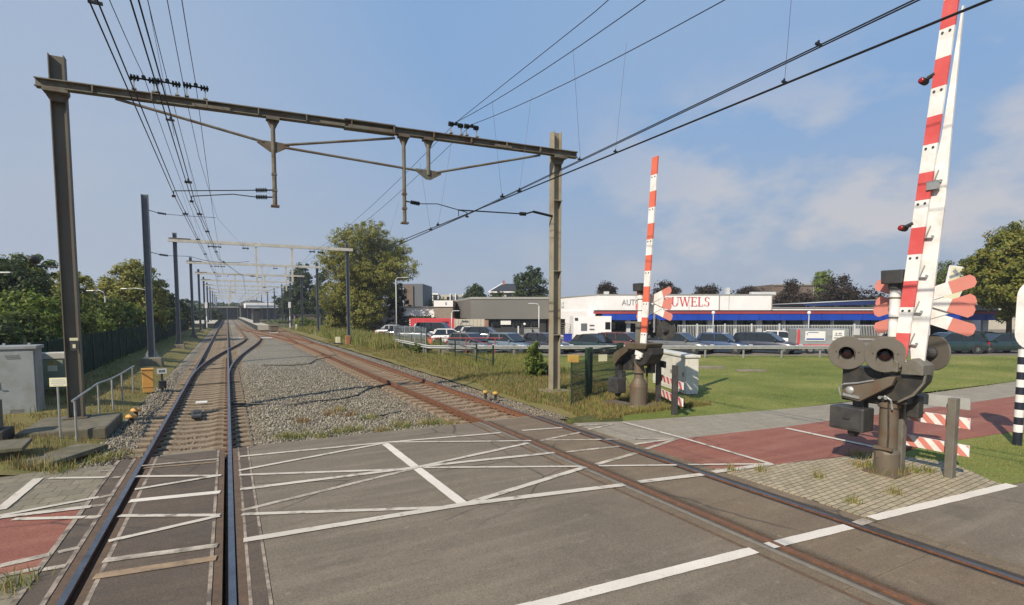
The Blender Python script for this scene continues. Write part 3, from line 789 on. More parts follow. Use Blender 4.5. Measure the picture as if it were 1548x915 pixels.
def ibeam(mb, a, b, w, h, t=.025, mi=0):
    a, b = Vector(a), Vector(b); up = Vector((0, 0, 1))
    mb.bar(a + up * (h / 2 - t / 2), b + up * (h / 2 - t / 2), w, t, mi)
    mb.bar(a - up * (h / 2 - t / 2), b - up * (h / 2 - t / 2), w, t, mi)
    mb.bar(a, b, t, h - 2 * t, mi)

def disc_stack(mb, a, b, r, n=5, mi=0):
    a, b = Vector(a), Vector(b)
    mb.tube([a, b], r * .42, 8, mi)
    d = (b - a)
    for i in range(n):
        c = a + d * ((i + .5) / n); e = d.normalized() * (d.length / n * .3)
        mb.tube([c - e, c + e], r, 10, mi, r2=r * .8)

# --- the near dark portal
YL, YR, XL, XR = 17.5, 16.3, -3.56, 10.52
py = lambda x: YL + (YR - YL) * (x - XL) / (XR - XL)
ZB = 8.52
portal = thing('catenary_portal', 'nearest overhead line portal, dark weathered steel with a braced beam across both tracks', 'overhead line portal', (0, 0, 0))
mb = MB(); hbeam(mb, (XL, YL, .16), 9.32, .25, .30); mb.box((XL, YL, .17), (.5, .5, .03)); mb.build('mast', MAT['mast_brown'], portal)
mb = MB(); hbeam(mb, (XR, YR, .08), 9.3, .30, .30); mb.box((XR, YR, .09), (.46, .46, .03))
for z in (2.1, 4.4, 6.9): mb.box((XR + .02, YR - .02, z), (.34, .33, .03))
mb.build('mast', MAT['steel_olive'], portal)
mb = MB()
a, b = (-3.95, py(-3.95) - .27, ZB), (11.2, py(11.2) - .27, ZB)
ibeam(mb, a, b, .22, .21)
for x in np.arange(-2.8, 10, 1.25): mb.box((x, py(x) - .38, ZB), (.03, .10, .17), (0, 0, -.085))
for x, w in ((-.2, .9), (2.9, .7), (4.0, 1.3), (8.3, .6)): mb.box((x, py(x) - .415, ZB - .07), (w, .02, .08), (0, 0, -.085))
mb.box((4.0, py(4.0) - .27, ZB + .115), (1.5, .3, .03), (0, 0, -.085)); mb.box((4.0, py(4) - .27, ZB - .115), (1.5, .3, .03), (0, 0, -.085))
mb.build('beam', MAT['steel_dark'], portal)
for x in (XL, XR):
    mb = MB(); y = py(x)
    mb.box((x, y - .25, ZB - .15), (.5, .28, .08)); mb.prism([(x - .24, ZB - .19), (x + .24, ZB - .19), (x + .15, ZB - .36), (x - .15, ZB - .36)], y - .2, y - .1, 'y')
    mb.box((x, y + .02, ZB), (.4, .03, .3)); mb.build('bracket', MAT['steel_dark'], portal)
def hanger(x, z0, z1, r, par, mat, flange=True):
    y = py(x) - .27
    mb = MB(); mb.tube([(x, y, z1), (x, y, z0)], r, 10)
    mb.box((x, y, z1 + .02), (.34, .26, .08)); mb.prism([(x - .17, z1), (x + .17, z1), (x + .06, z1 - .25), (x - .06, z1 - .25)], y - .02, y + .02, 'y')
    if flange: mb.box((x, y, z0), (.22, .2, .05)); mb.box((x, y, z0 + .9), (.14, .14, .06)); mb.box((x, y, z0 + .45), (.14, .14, .06))
    return mb.build('drop_post', mat, par)
hx1, hx2, hx3 = 1.31, 5.02, 5.80
hanger(hx1, 5.95, 8.36, .062, portal, MAT['steel_dark']); hanger(hx2, 5.72, 8.36, .058, portal, MAT['steel_dark']); hanger(hx3, 7.28, 8.36, .062, portal, MAT['steel_dark'], False)
ky1, ky3 = py(hx1) - .27, py(hx3) - .27
k1, k3 = Vector((hx1, ky1, 7.66)), Vector((hx3, ky3, 7.34))
for a, b in (((-2.35, py(-2.35) - .27, 8.38), k1 + Vector((-.25, 0, .06))), (k1 + Vector((.28, 0, .05)), (4.75, py(4.75) - .27, 8.30)), (k1 + Vector((.28, 0, -.02)), k3 + Vector((-.25, 0, .04))), (k3 + Vector((.25, 0, .05)), (9.75, py(9.75) - .27, 8.36))):
    MB().tube([a, b], .038, 8).build('brace', MAT['steel_dark'], portal)
for k in (k1, k3):
    mb = MB(); mb.prism([(k.x - .42, k.z + .1), (k.x - .1, k.z + .1), (k.x + .1, k.z + .1), (k.x + .42, k.z + .08), (k.x + .42, k.z), (k.x + .08, k.z - .2), (k.x - .08, k.z - .2), (k.x - .42, k.z + .02)], k.y - .018, k.y + .018, 'y')
    mb.build('gusset', MAT['steel_dark'], portal)
def feeder_ins(par, x, y, z, up=True, w=.62):
    s = 1 if up else -1
    mb = MB()
    for dx in (-w * .36, w * .36): mb.box((x + dx, y, z - s * .14), (.03, .03, .3), mi=1); mb.box((x + dx, y, z - s * .29), (.1, .2, .03), mi=1)
    disc_stack(mb, (x - w / 2, y, z), (x - w * .16, y, z), .082, 3); disc_stack(mb, (x + w * .16, y, z), (x + w / 2, y, z), .082, 3)
    mb.tube([(x, y - .06, z + .04), (x, y + .06, z + .04)], .05, 8); mb.tube([(x - w * .2, y, z), (x + w * .2, y, z)], .022, 6)
    return mb.build('insulator', [MAT['insulator'], MAT['galv']], par)
INS = {}
for nm, x in (('c', -1.72), ('m', -1.2), ('e', -.55), ('p', 6.72), ('q', 7.25)):
    y = py(x) - .27; feeder_ins(portal, x, y, 8.97, True, .5 if x > 5 else .6); INS[nm] = Vector((x, y, 9.05))
def reg_arm(par, root, tip, bend=.1, r=.014, drop=.14, name='registration_arm', insul=.30, rods=None):
    root, tip = Vector(root), Vector(tip)
    d = (tip - root).normalized()
    mb = MB(); mb.tube([root, root + d * .14], .022, 6, 1); disc_stack(mb, root + d * .14, root + d * (.14 + insul), .068, 5, 0)
    mid = (root + tip) / 2 + Vector((0, 0, bend))
    mb.tube([root + d * (.14 + insul), mid, tip], r, 6, 1); mb.tube([tip, tip - Vector((0, 0, drop))], r, 6, 1); mb.box(tip - Vector((0, 0, drop)), (.09, .07, .05), mi=1)
    return mb.build(name, [MAT['insulator'], MAT['wire']], par)
yy = py(hx1) - .27
reg_arm(portal, (hx1 - .06, yy, 6.40), (-1.17, yy + .3, 6.18), .0)
reg_arm(portal, (hx1 - .06, yy, 6.20), (-.76, yy + .3, 6.08), .07)
reg_arm(portal, (hx2 + .06, py(hx2) - .27, 6.40), (7.15, py(7.1) - .1, 6.24), .10)
mb = MB(); y = YR - .05
mb.tube([(XR - .1, y, 6.34), (XR - .95, y, 6.44)], .045, 8, 1); mb.tube([(XR - .95, y, 6.44), (XR - 1.25, y, 6.34)], .03, 6, 1)
disc_stack(mb, (XR - 1.25, y, 6.33), (XR - 1.5, y, 6.32), .07, 4); mb.tube([(XR - 1.5, y, 6.32), (6.72, y, 6.24)], .022, 6, 1); mb.tube([(6.75, y, 6.24), (6.75, y, 6.05)], .014, 6, 1)
mb.build('registration_arm', [MAT['insulator'], MAT['wire']], portal)
# camera / loudspeaker on the left mast, and its number plate
t = thing('loudspeaker', 'small dark horn loudspeaker on a short bracket, left side of the nearest dark mast', 'loudspeaker', (XL - .2, YL - .1, 4.05))
MB().tube([(0, 0, 0), (-.42, 0, .02), (-.46, 0, .1)], .022, 8).build('bracket', MAT['black'], t)
MB().lathe([(.03, -.14), (.06, -.1), (.10, .06), (.115, .12), (.11, .13)], 16, (-.48, .0, .18), 'y').build('horn', MAT['black'], t, smooth=True)
mb = MB(); mb.box((XL + .06, YL - .17, 2.05), (.16, .02, .24)); mb.build('number_plate', MAT['dark'], portal)
mb = MB(); mb.box((XL + .06, YL - .185, 2.04), (.06, .01, .1)); mb.box((XL + .06, YL - .18, 2.22), (.17, .015, .07)); mb.build('number_plate', MAT['sign_cream'], portal)
mb = MB(); mb.prism([(-4.35, 15.75), (-2.65, 15.75), (-2.65, 17.95), (-4.35, 17.95)], -.15, .15, 'z'); o = mb.build('concrete_footing', MAT['moss_shade_concrete'], None, bevel=.04)
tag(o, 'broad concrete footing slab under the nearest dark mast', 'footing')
o = MB().box((XR, YR, .0), (.9, .9, .16)).build('concrete_footing', MAT['concrete'], None, bevel=.03); tag(o, 'small concrete footing under the olive mast right of the rusty track', 'footing')

# --- the pale portals behind
def portal2(y, xl, xr, zb, label, detail, hs):
    p = thing('catenary_portal', label, 'overhead line portal', (0, y, 0), 0, 'pale overhead line portals in a row')
    for x, m, top in ((xl, 'mast_grey', zb + .62), (xr, 'mast_grey', zb + .6)):
        mb = MB(); hbeam(mb, (x, 0, .3), top, .24, .26)
        mb.box((x, 0, .32), (.5, .5, .04)); mb.prism([(x - .24, .3), (x + .24, .3), (x + .12, .75), (x - .12, .75)], -.02, .02, 'y'); mb.build('mast', MAT[m], p)
        MB().box((x, 0, .05), (.85, .8, .6), taper=.86).build('footing', MAT['concrete'], p, bevel=.02)
    mb = MB(); mb.box(((xl + xr) / 2, -.2, zb), (xr - xl + .9, .2, .26)); mb.build('beam', MAT['beam_pale'], p)
    MB().box((xl + .35, -.2, zb + .16), (1.5, .26, .06)).build('bracket', MAT['steel_dark'], p)
    for x in hs:
        mb = MB(); mb.box((x, -.2, zb - 1.62), (.15, .15, 2.95)); mb.box((x, -.2, zb - .16), (.3, .24, .06)); mb.box((x - .14, -.2, zb + .2), (.03, .05, .2)); mb.box((x + .14, -.2, zb + .2), (.03, .05, .2))
        mb.build('drop_post', MAT['beam_pale'], p)
        if detail: reg_arm(p, (x - .06, -.2, zb - 2.7), (x - 2.2 if x < 3.5 else x + 1.7, -.1, zb - 2.6), .05)
    for x in detail: feeder_ins(p, x, -.2, zb - .36, False, .5)
    return p
P2 = portal2(51, -3.55, 10.0, 8.72, 'second overhead line portal with a long pale beam, first of the pale ones', (-1.0, -.5, 1.55, 6.9, 7.6), (2.35, 5.2))
portal2(72, -3.55, 10.3, 8.7, 'third overhead line portal, pale beam just behind the second', (-.9, -.3, 5.4, 8.3), (3.9, 6.6))
portal2(91, -3.55, 10.6, 8.7, 'fourth overhead line portal, its right mast against dark trees', (-.9, 4.6), (1.2, 5.3))
portal2(110, -3.55, 10.8, 8.7, 'fifth overhead line portal counted from the crossing', (), (.7, 5.2))
portal2(130, -3.6, 11, 8.7, 'sixth overhead line portal at the start of the platforms', (), (.7, 5.0))
portal2(152, -3.6, 11, 8.7, 'seventh overhead line portal above the platforms', (), (.7, 5.0))
portal2(178, -3.6, 11, 8.7, 'eighth small overhead line portal above the platforms', (), (.7, 5.0))
portal2(210, -3.6, 11, 8.7, 'ninth tiny overhead line portal near the station', (), (.7, 5.0))
portal2(245, -3.6, 11, 8.7, 'farthest tiny overhead line portal by the dark station building', (), (.7, 5.0))

# --- single mast between first and second portal
m2 = thing('catenary_mast', 'single slim grey mast on a concrete block beside the amber box, left of the track', 'overhead line mast', (-3.72, 34.9, 0))
mb = MB(); hbeam(mb, (0, 0, .42), 9.25, .26, .30); mb.build('mast', MAT['mast_grey'], m2)
mb = MB(); mb.box((0, 0, .45), (.7, .6, .04))
mb.prism([(-.34, .46), (-.15, .46), (-.15, .95)], -.02, .02, 'y'); mb.prism([(.34, .46), (.15, .95), (.15, .46)], -.02, .02, 'y'); mb.build('base_plate', MAT['galv'], m2)
MB().box((0, 0, .1), (1.05, 1.0, .68), taper=.9).build('footing', MAT['concrete'], m2, bevel=.03)
for z, tx_, tz in ((8.45, 3.3, 8.3), (6.2, 2.85, 5.98)):
    mb = MB(); mb.tube([(.13, 0, z), (.55, 0, z - .12)], .02, 6, 1); disc_stack(mb, (.55, 0, z - .12), (.95, 0, z - .16), .065, 5)
    mb.tube([(.95, 0, z - .16), (1.9, 0, z - .17), (tx_, 0, tz)] if z > 7 else [(.95, 0, z - .16), (2.0, 0, z - .15), (2.6, 0, z - .32), (3.4, 0, z - .42), (4.2, 0, z - .4), (4.95, 0, z - .3)], .013, 6, 1)
    mb.build('registration_arm', [MAT['insulator'], MAT['wire']], m2)

# ================================================================ WIRES
def wire_thing(name, label, paths, drops=(), clamps=(), r=.009, cat='overhead wire'):
    o = MB()
    for p in paths: o.tube(p, r, 6)
    t = tag(o.build(name, MAT['wire'], None, smooth=True), label, cat, 'overhead wires')
    for a, b in drops: MB().tube([a, b], .0035, 4).build('dropper', MAT['wire'], t)
    if clamps:
        for c, w in clamps:
            k = .55 if c[1] < 12 else 1.0
            mb = MB(); mb.box(c, (w * (.8 if k < 1 else 1), .05 * k, .05 * k)); mb.box((c[0], c[1], c[2] + .045 * k), (.03 * k, .04 * k, .08 * k)); mb.build('clamp', MAT['wire'], t)
    return t
def twin(name, label, pts, sep, clamp_ys, **k):
    p = [Vector(q) for q in pts]
    paths = [[q + Vector((s * sep / 2, 0, 0)) for q in p] for s in (-1, 1)]
    def on(y):
        for a, b in zip(p, p[1:]):
            if a.y <= y <= b.y: return a + (b - a) * ((y - a.y) / (b.y - a.y))
        return p[-1]
    cl = [(tuple(on(y) + Vector((0, 0, .03))), sep + .08) for y in clamp_ys]
    return wire_thing(name, label, paths, clamps=cl, **k)
def sag(a, b, s, n=14):
    a, b = Vector(a), Vector(b)
    return [a + (b - a) * (i / n) - Vector((0, 0, 4 * s * (i / n) * (1 - i / n))) for i in range(n + 1)]
yb = -25.0
def ext(u, v, p, x):
    return None
twin('contact_wire', 'leftmost twin contact wire, running low above the straight left track', [(-1.0, yb, 6.02), (-1.12, 17.3, 6.05), (-.72, 51, 5.95), (-1.0, 91, 5.9), (-.7, 300, 5.9)], .075, (7.0, 20.2, 26.7, 33, 41, 47))
twin('contact_wire', 'second twin contact wire just right of the leftmost pair, over the left track', [(-.66, yb, 5.98), (-.72, 17.3, 5.96), (-.3, 34.9, 5.95), (1.3, 51, 6.0), (2.6, 91, 5.9), (2.6, 300, 5.9)], .07, (10.3, 14.9, 19.5, 23.5, 31, 37))
def messenger(label, pin, x0, y0, z0, pts_after, drops=(), name='messenger_wire'):
    a = sag((x0, y0, z0), pin, .25, 10)
    pth = list(a)
    for i, q in enumerate(pts_after):
        pth += sag(pth[-1], q, .42 if i == 0 else .3, 14)[1:]
    return wire_thing(name, label, [pth], drops, r=.0085)
def mid(pin, y, u, v):
    """point at plane y on the sight line of (u,v)"""
    X, Y, Z = ray(u, v); x, yy = C(X, Y); k = y / yy
    return (x * k, y, CAMH + Z * k)
pc = mid(0, 6.5, 175 - 60, -120); pm = mid(0, 6.5, 213 - 34, -120); pe = mid(0, 6.5, 260 - 30, -140)
messenger('leftmost carrier wire, resting on the left insulator of the near portal', INS['c'], -1.66, 2.0, 8.2, [(-1.2, 51, 8.36), (-1.0, 91, 8.3), (-1, 300, 8.3)], [((-1.66, 6.9, 8.4), (-1.08, 6.9, 6.1)), ((-1.6, 26.7, 8.3), (-1.05, 26.7, 6.07)), ((-1.45, 33, 8.1), (-.95, 33, 6.05))])
messenger('carrier wire on the middle insulator of the three above the left track', INS['m'], -.85, 2.0, 8.1, [(-.75, 51, 8.36), (0, 91, 8.3), (2.4, 300, 8.3)], [((-1.05, 11.2, 8.4), (-.72, 11.2, 6.0)), ((-1.1, 23.5, 8.5), (-.68, 23.5, 6.0)), ((-1.0, 31, 8.2), (-.45, 31, 6.0))])
messenger('carrier wire on the third insulator, right of the left track', INS['e'], -.55, 2.0, 8.45, [(-.45, 51, 8.36), (-.3, 91, 8.3), (0, 300, 8.3)], name='feeder_wire')
wire_thing('auxiliary_wire', 'thin wire with small clamps passing under the near beam between two insulators', [[(-.48, yb, 6.5), (-.60, 12.4, 7.25), (-.55, 17.3, 7.2), (-.32, 34.9, 8.28), (1.55, 51, 8.33), (4.9, 72, 8.3), (5.2, 91, 8.3)]], r=.006)
twin('contact_wire', 'upper right twin contact wire sweeping over the red and white barriers', [(6.3, yb, 6.2), (6.52, 3, 6.2), (7.12, 16.4, 6.15), (7.6, 51, 6.0), (8.2, 91, 5.9), (8.2, 300, 5.9)], .05, (4.2, 9.6, 13.6, 20.1))
twin('contact_wire', 'lowest right twin contact wire sweeping over the red and white barriers', [(7.3, yb, 6.16), (7.12, 3, 6.16), (6.78, 16.4, 6.02), (6.4, 51, 5.95), (4.4, 91, 5.9), (3, 300, 5.9)], .03, (5.0, 8.6, 12.4, 18.2))
messenger('upper right carrier wire reaching the left of two insulators near the right mast', INS['p'], 6.35, 2.0, 8.15, [(6.9, 51, 8.36), (7.5, 91, 8.3), (8, 300, 8.3)], [((6.62, 9.6, 8.48), (6.83, 9.6, 6.2)), ((6.67, 13.6, 8.8), (6.98, 13.6, 6.18)), ((6.75, 20.1, 8.7), (7.15, 20.1, 6.16)), ((6.8, 28, 8.0), (7.3, 28, 6.1))])
messenger('lower right carrier wire reaching the right of two insulators near the right mast', INS['q'], 7.2, 2.0, 7.75, [(7.6, 51, 8.36), (6.2, 91, 8.3), (5, 300, 8.3)], [((7.22, 5.0, 8.05), (7.08, 5.0, 6.2)), ((7.22, 8.6, 8.3), (6.98, 8.6, 6.15)), ((7.24, 12.4, 8.6), (6.88, 12.4, 6.1)), ((7.28, 18.2, 8.9), (6.77, 18.2, 6.05)), ((7.35, 25, 8.2), (6.7, 25, 6.03))])
wire_thing('feeder_wire', 'topmost right wire running just above the upper right carrier wire', [[(6.7, 1.5, 9.2), (6.72, 9, 8.95), tuple(INS['p'])]], r=.0085)
# ================================================================ LEFT LINESIDE
def cabinet_left():
    t = thing('equipment_cabinet', 'large grey double door cabinet at the left edge of the photo', 'cabinet', (-5.86, 20.2, -.12))
    MB().box((0, 0, 1.02), (1.9, .62, 1.94)).build('body', MAT['cabinet_grey'], t, bevel=.012)
    MB().box((0, 0, 2.03), (2.0, .72, .1)).build('roof', MAT['cabinet_grey'], t, bevel=.015)
    MB().box((0, 0, .03), (1.86, .58, .12)).build('plinth', MAT['concrete'], t)
    for s in (-1, 1):
        d = MB().box((s * .465, -.322, 1.0), (.9, .03, 1.84)).build('door', MAT['cabinet_grey'], t, bevel=.008)
        mb = MB()
        for z in (1.72, .16):
            for k in range(3): mb.box((s * .465 + random.uniform(-.02, .02), -.34, z + k * .045), (.3, .012, .016))
        mb.build('vent', MAT['grey'], d)
    h = MB(); h.box((.06, -.36, 1.02), (.05, .05, .2)); h.tube([(.06, -.36, .98), (.06, -.42, .95), (.16, -.42, .95)], .014, 6); h.build('handle', MAT['galv'], t)
    mb = MB()
    for x in (-.8, .2, .75): mb.box((x, 0, 2.11), (.06, .06, .07))
    mb.build('lifting_lug', MAT['galv'], t)
cabinet_left()
t = thing('equipment_cabinet', 'sage green cabinet with a pale cap and yellow warning triangle', 'cabinet', (-5.42, 24.0, 0))
MB().box((0, 0, .80), (.95, .5, 1.0)).build('body', MAT['cabinet_green'], t, bevel=.012)
MB().box((0, 0, 1.40), (1.02, .58, .22)).build('roof', MAT['beam_pale'], t, bevel=.02)
MB().box((0, 0, .27), (.97, .5, .05)).build('base', MAT['cabinet_green'], t)
mb = MB()
for sx in (-.4, .4): mb.box((sx, 0, .1), (.08, .4, .3))
mb.build('leg', MAT['dark'], t)
MB().box((0, -.262, .8), (.84, .02, .9)).build('door', MAT['cabinet_green'], t, bevel=.006)
mb = MB(); mb.prism([(-.12, 1.1), (.12, 1.1), (0, 1.3)], -.282, -.276, 'y'); mb.build('warning_triangle', MAT['yellow'], t)
o = MB().box((0, -.279, .97), (.26, .008, .2)).build('label_plate', MAT['sign_cream'], t)
mb = MB()
for z in (.92, .97, 1.02): mb.box((0, -.285, z), (.2, .004, .015))
mb.build('print', MAT['txt_faint'], o)
mb = MB(); mb.prism([(-.012, 1.14), (.012, 1.14), (.012, 1.22), (-.012, 1.22)], -.288, -.283, 'y'); mb.build('exclamation_mark', MAT['txt_dark'], t)
t = thing('equipment_cabinet', 'low grey box on a black base, cut off by the left edge of the photo', 'cabinet', (-4.78, 15.75, 0))
MB().box((0, 0, .62), (.42, .5, .66)).build('body', MAT['grey'], t, bevel=.03)
MB().box((.05, 0, .14), (.62, .7, .32)).build('base', MAT['black'], t, bevel=.02)
t = thing('notice_sign', 'small cream notice plate on a thin post in front of the green cabinet', 'sign', (-3.47, 15.5, 0), -.25)
MB().tube([(0, 0, -.05), (0, 0, 1.3)], .022, 8).build('post', MAT['galv'], t)
s_ = MB().box((.03, -.03, 1.32), (.34, .012, .2)).build('plate', MAT['sign_cream'], t, bevel=.004)
mb = MB()
for z, w in ((1.38, .24), (1.34, .27), (1.30, .27), (1.26, .2)): mb.box((.03, -.04, z), (w, .004, .014))
mb.build('print', MAT['txt_faint'], s_)
# handrail
t = thing('handrail', 'galvanised handrail on thin posts beside the dark mast footing', 'handrail', (0, 0, 0))
hp = [(-3.16, 15.4), (-3.3, 18.7), (-3.17, 19.9), (-3.14, 21.4), (-3.16, 23.8)]
for x, y in hp: MB().tube([(x, y, -.2), (x, y, .88)], .025, 8).build('post', MAT['galv'], t)
MB().tube([(hp[0][0], 15.2, .9)] + [(x, y, .9) for x, y in hp[1:]] + [(-3.16, 24.2, .9)], .026, 8).build('rail', MAT['galv'], t)
# amber box + number plate
t = thing('junction_box', 'amber yellow box standing in front of the single grey mast footing', 'junction box', (-2.72, 24.0, -.1), .1)
MB().box((0, 0, .52), (.36, .3, .66)).build('body', MAT['yellow_box'], t, bevel=.015)
MB().box((0, 0, .88), (.40, .34, .06)).build('lid', MAT['yellow_box'], t, bevel=.012)
MB().box((0, 0, .1), (.33, .27, .18)).build('base', MAT['yellow_box'], t, bevel=.01)
t = thing('number_sign', 'small white number plate on a short post right of the amber box', 'sign', (-2.33, 24.6, -.15), .2)
MB().box((0, 0, .4), (.07, .05, .8)).build('post', MAT['dark'], t)
o = MB().box((0, -.04, .78), (.32, .015, .2)).build('plate', MAT['sign_white'], t)
mb = MB()
for x in (-.08, -.03, .03, .08): mb.box((x, -.05, .78), (.03, .006, .09))
mb.build('digits', MAT['txt_dark'], o)
o = MB().box((0, -.05, .25), (.26, .2, .3)).build('relay_box', MAT['dark'], t, bevel=.02)
for k, (u, v, lab) in enumerate(((199, 640, 'nearer of two orange mushroom caps beside the left rail'), (206, 630, 'farther of two orange mushroom caps beside the left rail'), (734, 601, 'left yellow mushroom cap in the grass beside the rusty track'), (749, 603, 'right yellow mushroom cap in the grass beside the rusty track'))):
    z0 = -.1 if k < 2 else -.05
    t = thing('point_indicator', lab, 'lineside cap', at(u, v, z0), 0, 'orange and yellow mushroom caps beside the tracks')
    MB().tube([(0, 0, -.05), (0, 0, .2)], .05, 8).build('stem', MAT['black'], t)
    MB().lathe([(q_ * r_, z_) for r_, z_ in ((.11, .15), (.135, .165), (.14, .20), (.10, .24), (.035, .255)) for q_ in ((1.0 if k < 2 else .75),)], 14).build('cap', MAT['yellow_box'] if k < 2 else MAT['yellow'], t, smooth=True)
# concrete bench-like slab and cable trough lids at the left edge
t = thing('cable_trough', 'pale concrete slab raised on a dark block at the lower left edge', 'slab', (-4.15, 13.95, 0), .1)
MB().box((0, 0, .24), (1.0, 1.0, .08)).build('lid', MAT['moss_shade_concrete'], t, bevel=.015); MB().box((-.1, 0, .1), (.7, .7, .22)).build('base', MAT['dark'], t)
o = MB().box((-3.05, 13.75, -.01), (.7, 1.5, .1), (0, 0, -.5)).build('concrete_kerb', MAT['moss_shade_concrete'], None, bevel=.02); tag(o, 'flat concrete slab between the left pavement and the ballast', 'kerb slab')
for k in range(3):
    mb = MB(); mb.tube([(-1.7 - .1 * k, 18.7 + 7 * k, -.08), (-1.2, 18.75 + 7 * k, -.13), (-.2, 18.9 + 7 * k, -.12), (.4, 18.8 + 7 * k, -.1)], .022, 6)
    if k == 0: mb.v = []; mb.f = []; mb.m = []
    if mb.f: tag(mb.build('track_cable', MAT['black']), ['', 'dark cable crossing the left track bed between the sleepers, nearer one', 'dark cable crossing the left track bed farther up the line'][k], 'cable')
def cable(name_l, uv, r=.03):
    pts = [Vector(at(u, v, -.09)) for u, v in uv]
    mb = MB(); mb.tube(pts, r, 6); return tag(mb.build('track_cable', MAT['black'], None, smooth=True), name_l, 'cable')
cable('thick black cable looping over the ballast from the left track to the rusty track', [(350, 611), (380, 610.5), (420, 611.5), (445, 612.5), (475, 607), (510, 604.5), (540, 598), (556, 588), (575, 583), (592, 580.5)], .035)
cable('thin black cable farther back on the ballast, ending at the rusty track', [(398, 552), (440, 552.5), (468, 550), (478, 544), (492, 541), (503, 541)], .028)
cable('short black cable on the ballast near the crossing edge and rusty track', [(555, 631), (575, 628.5), (592, 625), (608, 621.5)], .022)
# green privacy screen fence
t = thing('screen_fence', 'long dark green privacy fence along the left side of the railway', 'fence', (0, 0, 0))
mb = MB(); y = 22.0
while y < 108:
    mb.box((-6.0, y, .95), (.03, 2.42, 1.8)); y += 2.5
mb.build('screen_panel', MAT['fence_screen'], t)
y = 20.75
while y < 80:
    MB().box((-5.98, y, 1.0), (.07, .07, 2.05)).build('post', MAT['fence_green'], t); y += 2.5
# street lamps behind the fence
def street_lamp(name_l, X, Y, h, side, arm, mat='galv'):
    t = thing('street_lamp', name_l, 'street lamp', C(X, Y) + (0,))
    ax = Vector((cs, -sn, 0)) * side
    MB().tube([(0, 0, 0), (0, 0, h * .6), (0, 0, h - .4)], .075, 8, r2=.05).build('pole', MAT[mat], t, smooth=True)
    pts = [Vector((0, 0, h - .4)), Vector((0, 0, h - .1)) + ax * .12, Vector((0, 0, h + .05)) + ax * arm * .5, Vector((0, 0, h)) + ax * arm]
    MB().tube(pts, .04, 8).build('arm', MAT[mat], t, smooth=True)
    e = pts[-1]
    MB().bar(e - ax * .1, e + ax * .5, .2, .09).build('lamp_head', MAT['galv'], t, bevel=.03)
street_lamp('white street lamp arm poking above the left hedge, left of the single mast', lotx(163, 42), 42, lotz(440, 42), -1, .9, 'galv')
street_lamp('curved street lamp whose arm ends just left of the single grey mast', lotx(226, 50), 50, lotz(437, 50), -1, 1.9, 'galv')
street_lamp('street lamp head among the leaves at the far left edge', lotx(-12, 30), 30, lotz(413, 30), 1, .9, 'galv')
# ================================================================ LEVEL CROSSING BARRIERS
def crossbuck(par, yc, zc, x, tilt=.265, half=.755, w=.215, face=-1, side='red_pale'):
    """Flat St Andrew's cross in the y-z plane; red tips are separate raised faces of the same board."""
    mb = MB()
    for k, s in enumerate((-1, 1)):
        d = Vector((0, math.cos(math.atan(tilt / half)), s * math.sin(math.atan(tilt / half))))
        L = math.hypot(half, tilt); n = Vector((0, -d.z, d.y))
        cc = Vector((x + k * .014, yc, zc))
        def ply(a, b, mi, pt=False):
            h = w / 2
            q = [cc + d * a - n * h, cc + d * b - n * h, cc + d * b + n * h, cc + d * a + n * h]
            if pt: # pointed outer end
                e = 1 if b > 0 else -1
                if e > 0: q = [cc + d * a - n * h, cc + d * (b - .05) - n * h, cc + d * b - n * h * .45, cc + d * b + n * h * .45, cc + d * (b - .05) + n * h, cc + d * a + n * h]
                else: q = [cc + d * b - n * h, cc + d * b + n * h, cc + d * (a + .05) + n * h, cc + d * a + n * h * .45, cc + d * a - n * h * .45, cc + d * (a + .05) - n * h]
            m = len(q); t = Vector((.006, 0, 0))
            mb.add([p - t for p in q] + [p + t for p in q], [tuple(range(m)), tuple(range(2 * m - 1, m - 1, -1))] + [(i, i + m, (i + 1) % m + m, (i + 1) % m) for i in range(m)], mi)
        ply(-L + .36, L - .36, 0); ply(L - .36, L, 1, True); ply(-L, -L + .36, 1, True)
    return mb.build('crossbuck', [MAT['white'], MAT[side]], par)

def lamp(par, x, y, z, f, r=.315, mat='disc', dark=False, rz=0.0):
    """Warning light: round backboard, hood and dark lens; f = -1 faces the -x side, turned by rz."""
    l = MB().lathe([(r * .97, -.012), (r, -.004), (r, .008), (r * .97, .014)], 36, (0, 0, 0), 'x').build('backboard', MAT[mat], par)
    l.location = (x, y, z); l.rotation_euler = (0, 0, rz)
    mb = MB(); n = 14; R0, Lh = .125, .20
    vs, fs = [], []
    for i in range(n + 1):
        a = PI * (-.06 + 1.12 * i / n)
        cy, cz = math.cos(a), math.sin(a)
        le = Lh * (.72 + .28 * max(0, cz))
        for rr, xx in ((R0, .012), (R0, le), (R0 + .008, le), (R0 + .008, .012)): vs.append((f * xx, rr * cy, rr * cz))
    for i in range(n):
        for j in range(4):
            a, b = i * 4 + j, i * 4 + (j + 1) % 4
            fs.append((a, b, b + 4, a + 4))
    mb.add(vs, fs); mb.build('hood', MAT['dark' if dark else 'disc'], l)
    mb = MB(); mb.lathe([(.118, 0), (.118, f * .008)], 20, (f * .014, 0, 0), 'x'); mb.build('lamp_bowl', MAT['black'], l)
    MB().lathe([(.105, 0), (.10, f * .016), (.07, f * .03), (.03, f * .036)], 20, (f * .022, 0, 0), 'x').build('lens', MAT['lens_red'], l, smooth=True)
    MB().lathe([(.10, 0), (.10, -f * .05), (.06, -f * .14)], 14, (-f * .012, 0, 0), 'x').build('lamp_housing', MAT['dark'], l)
    for dy in (-.18, .18): MB().lathe([(.012, 0), (.012, f * .012)], 6, (f * .012, dy, .02), 'x').build('bolt', MAT['black'], l)
    return l

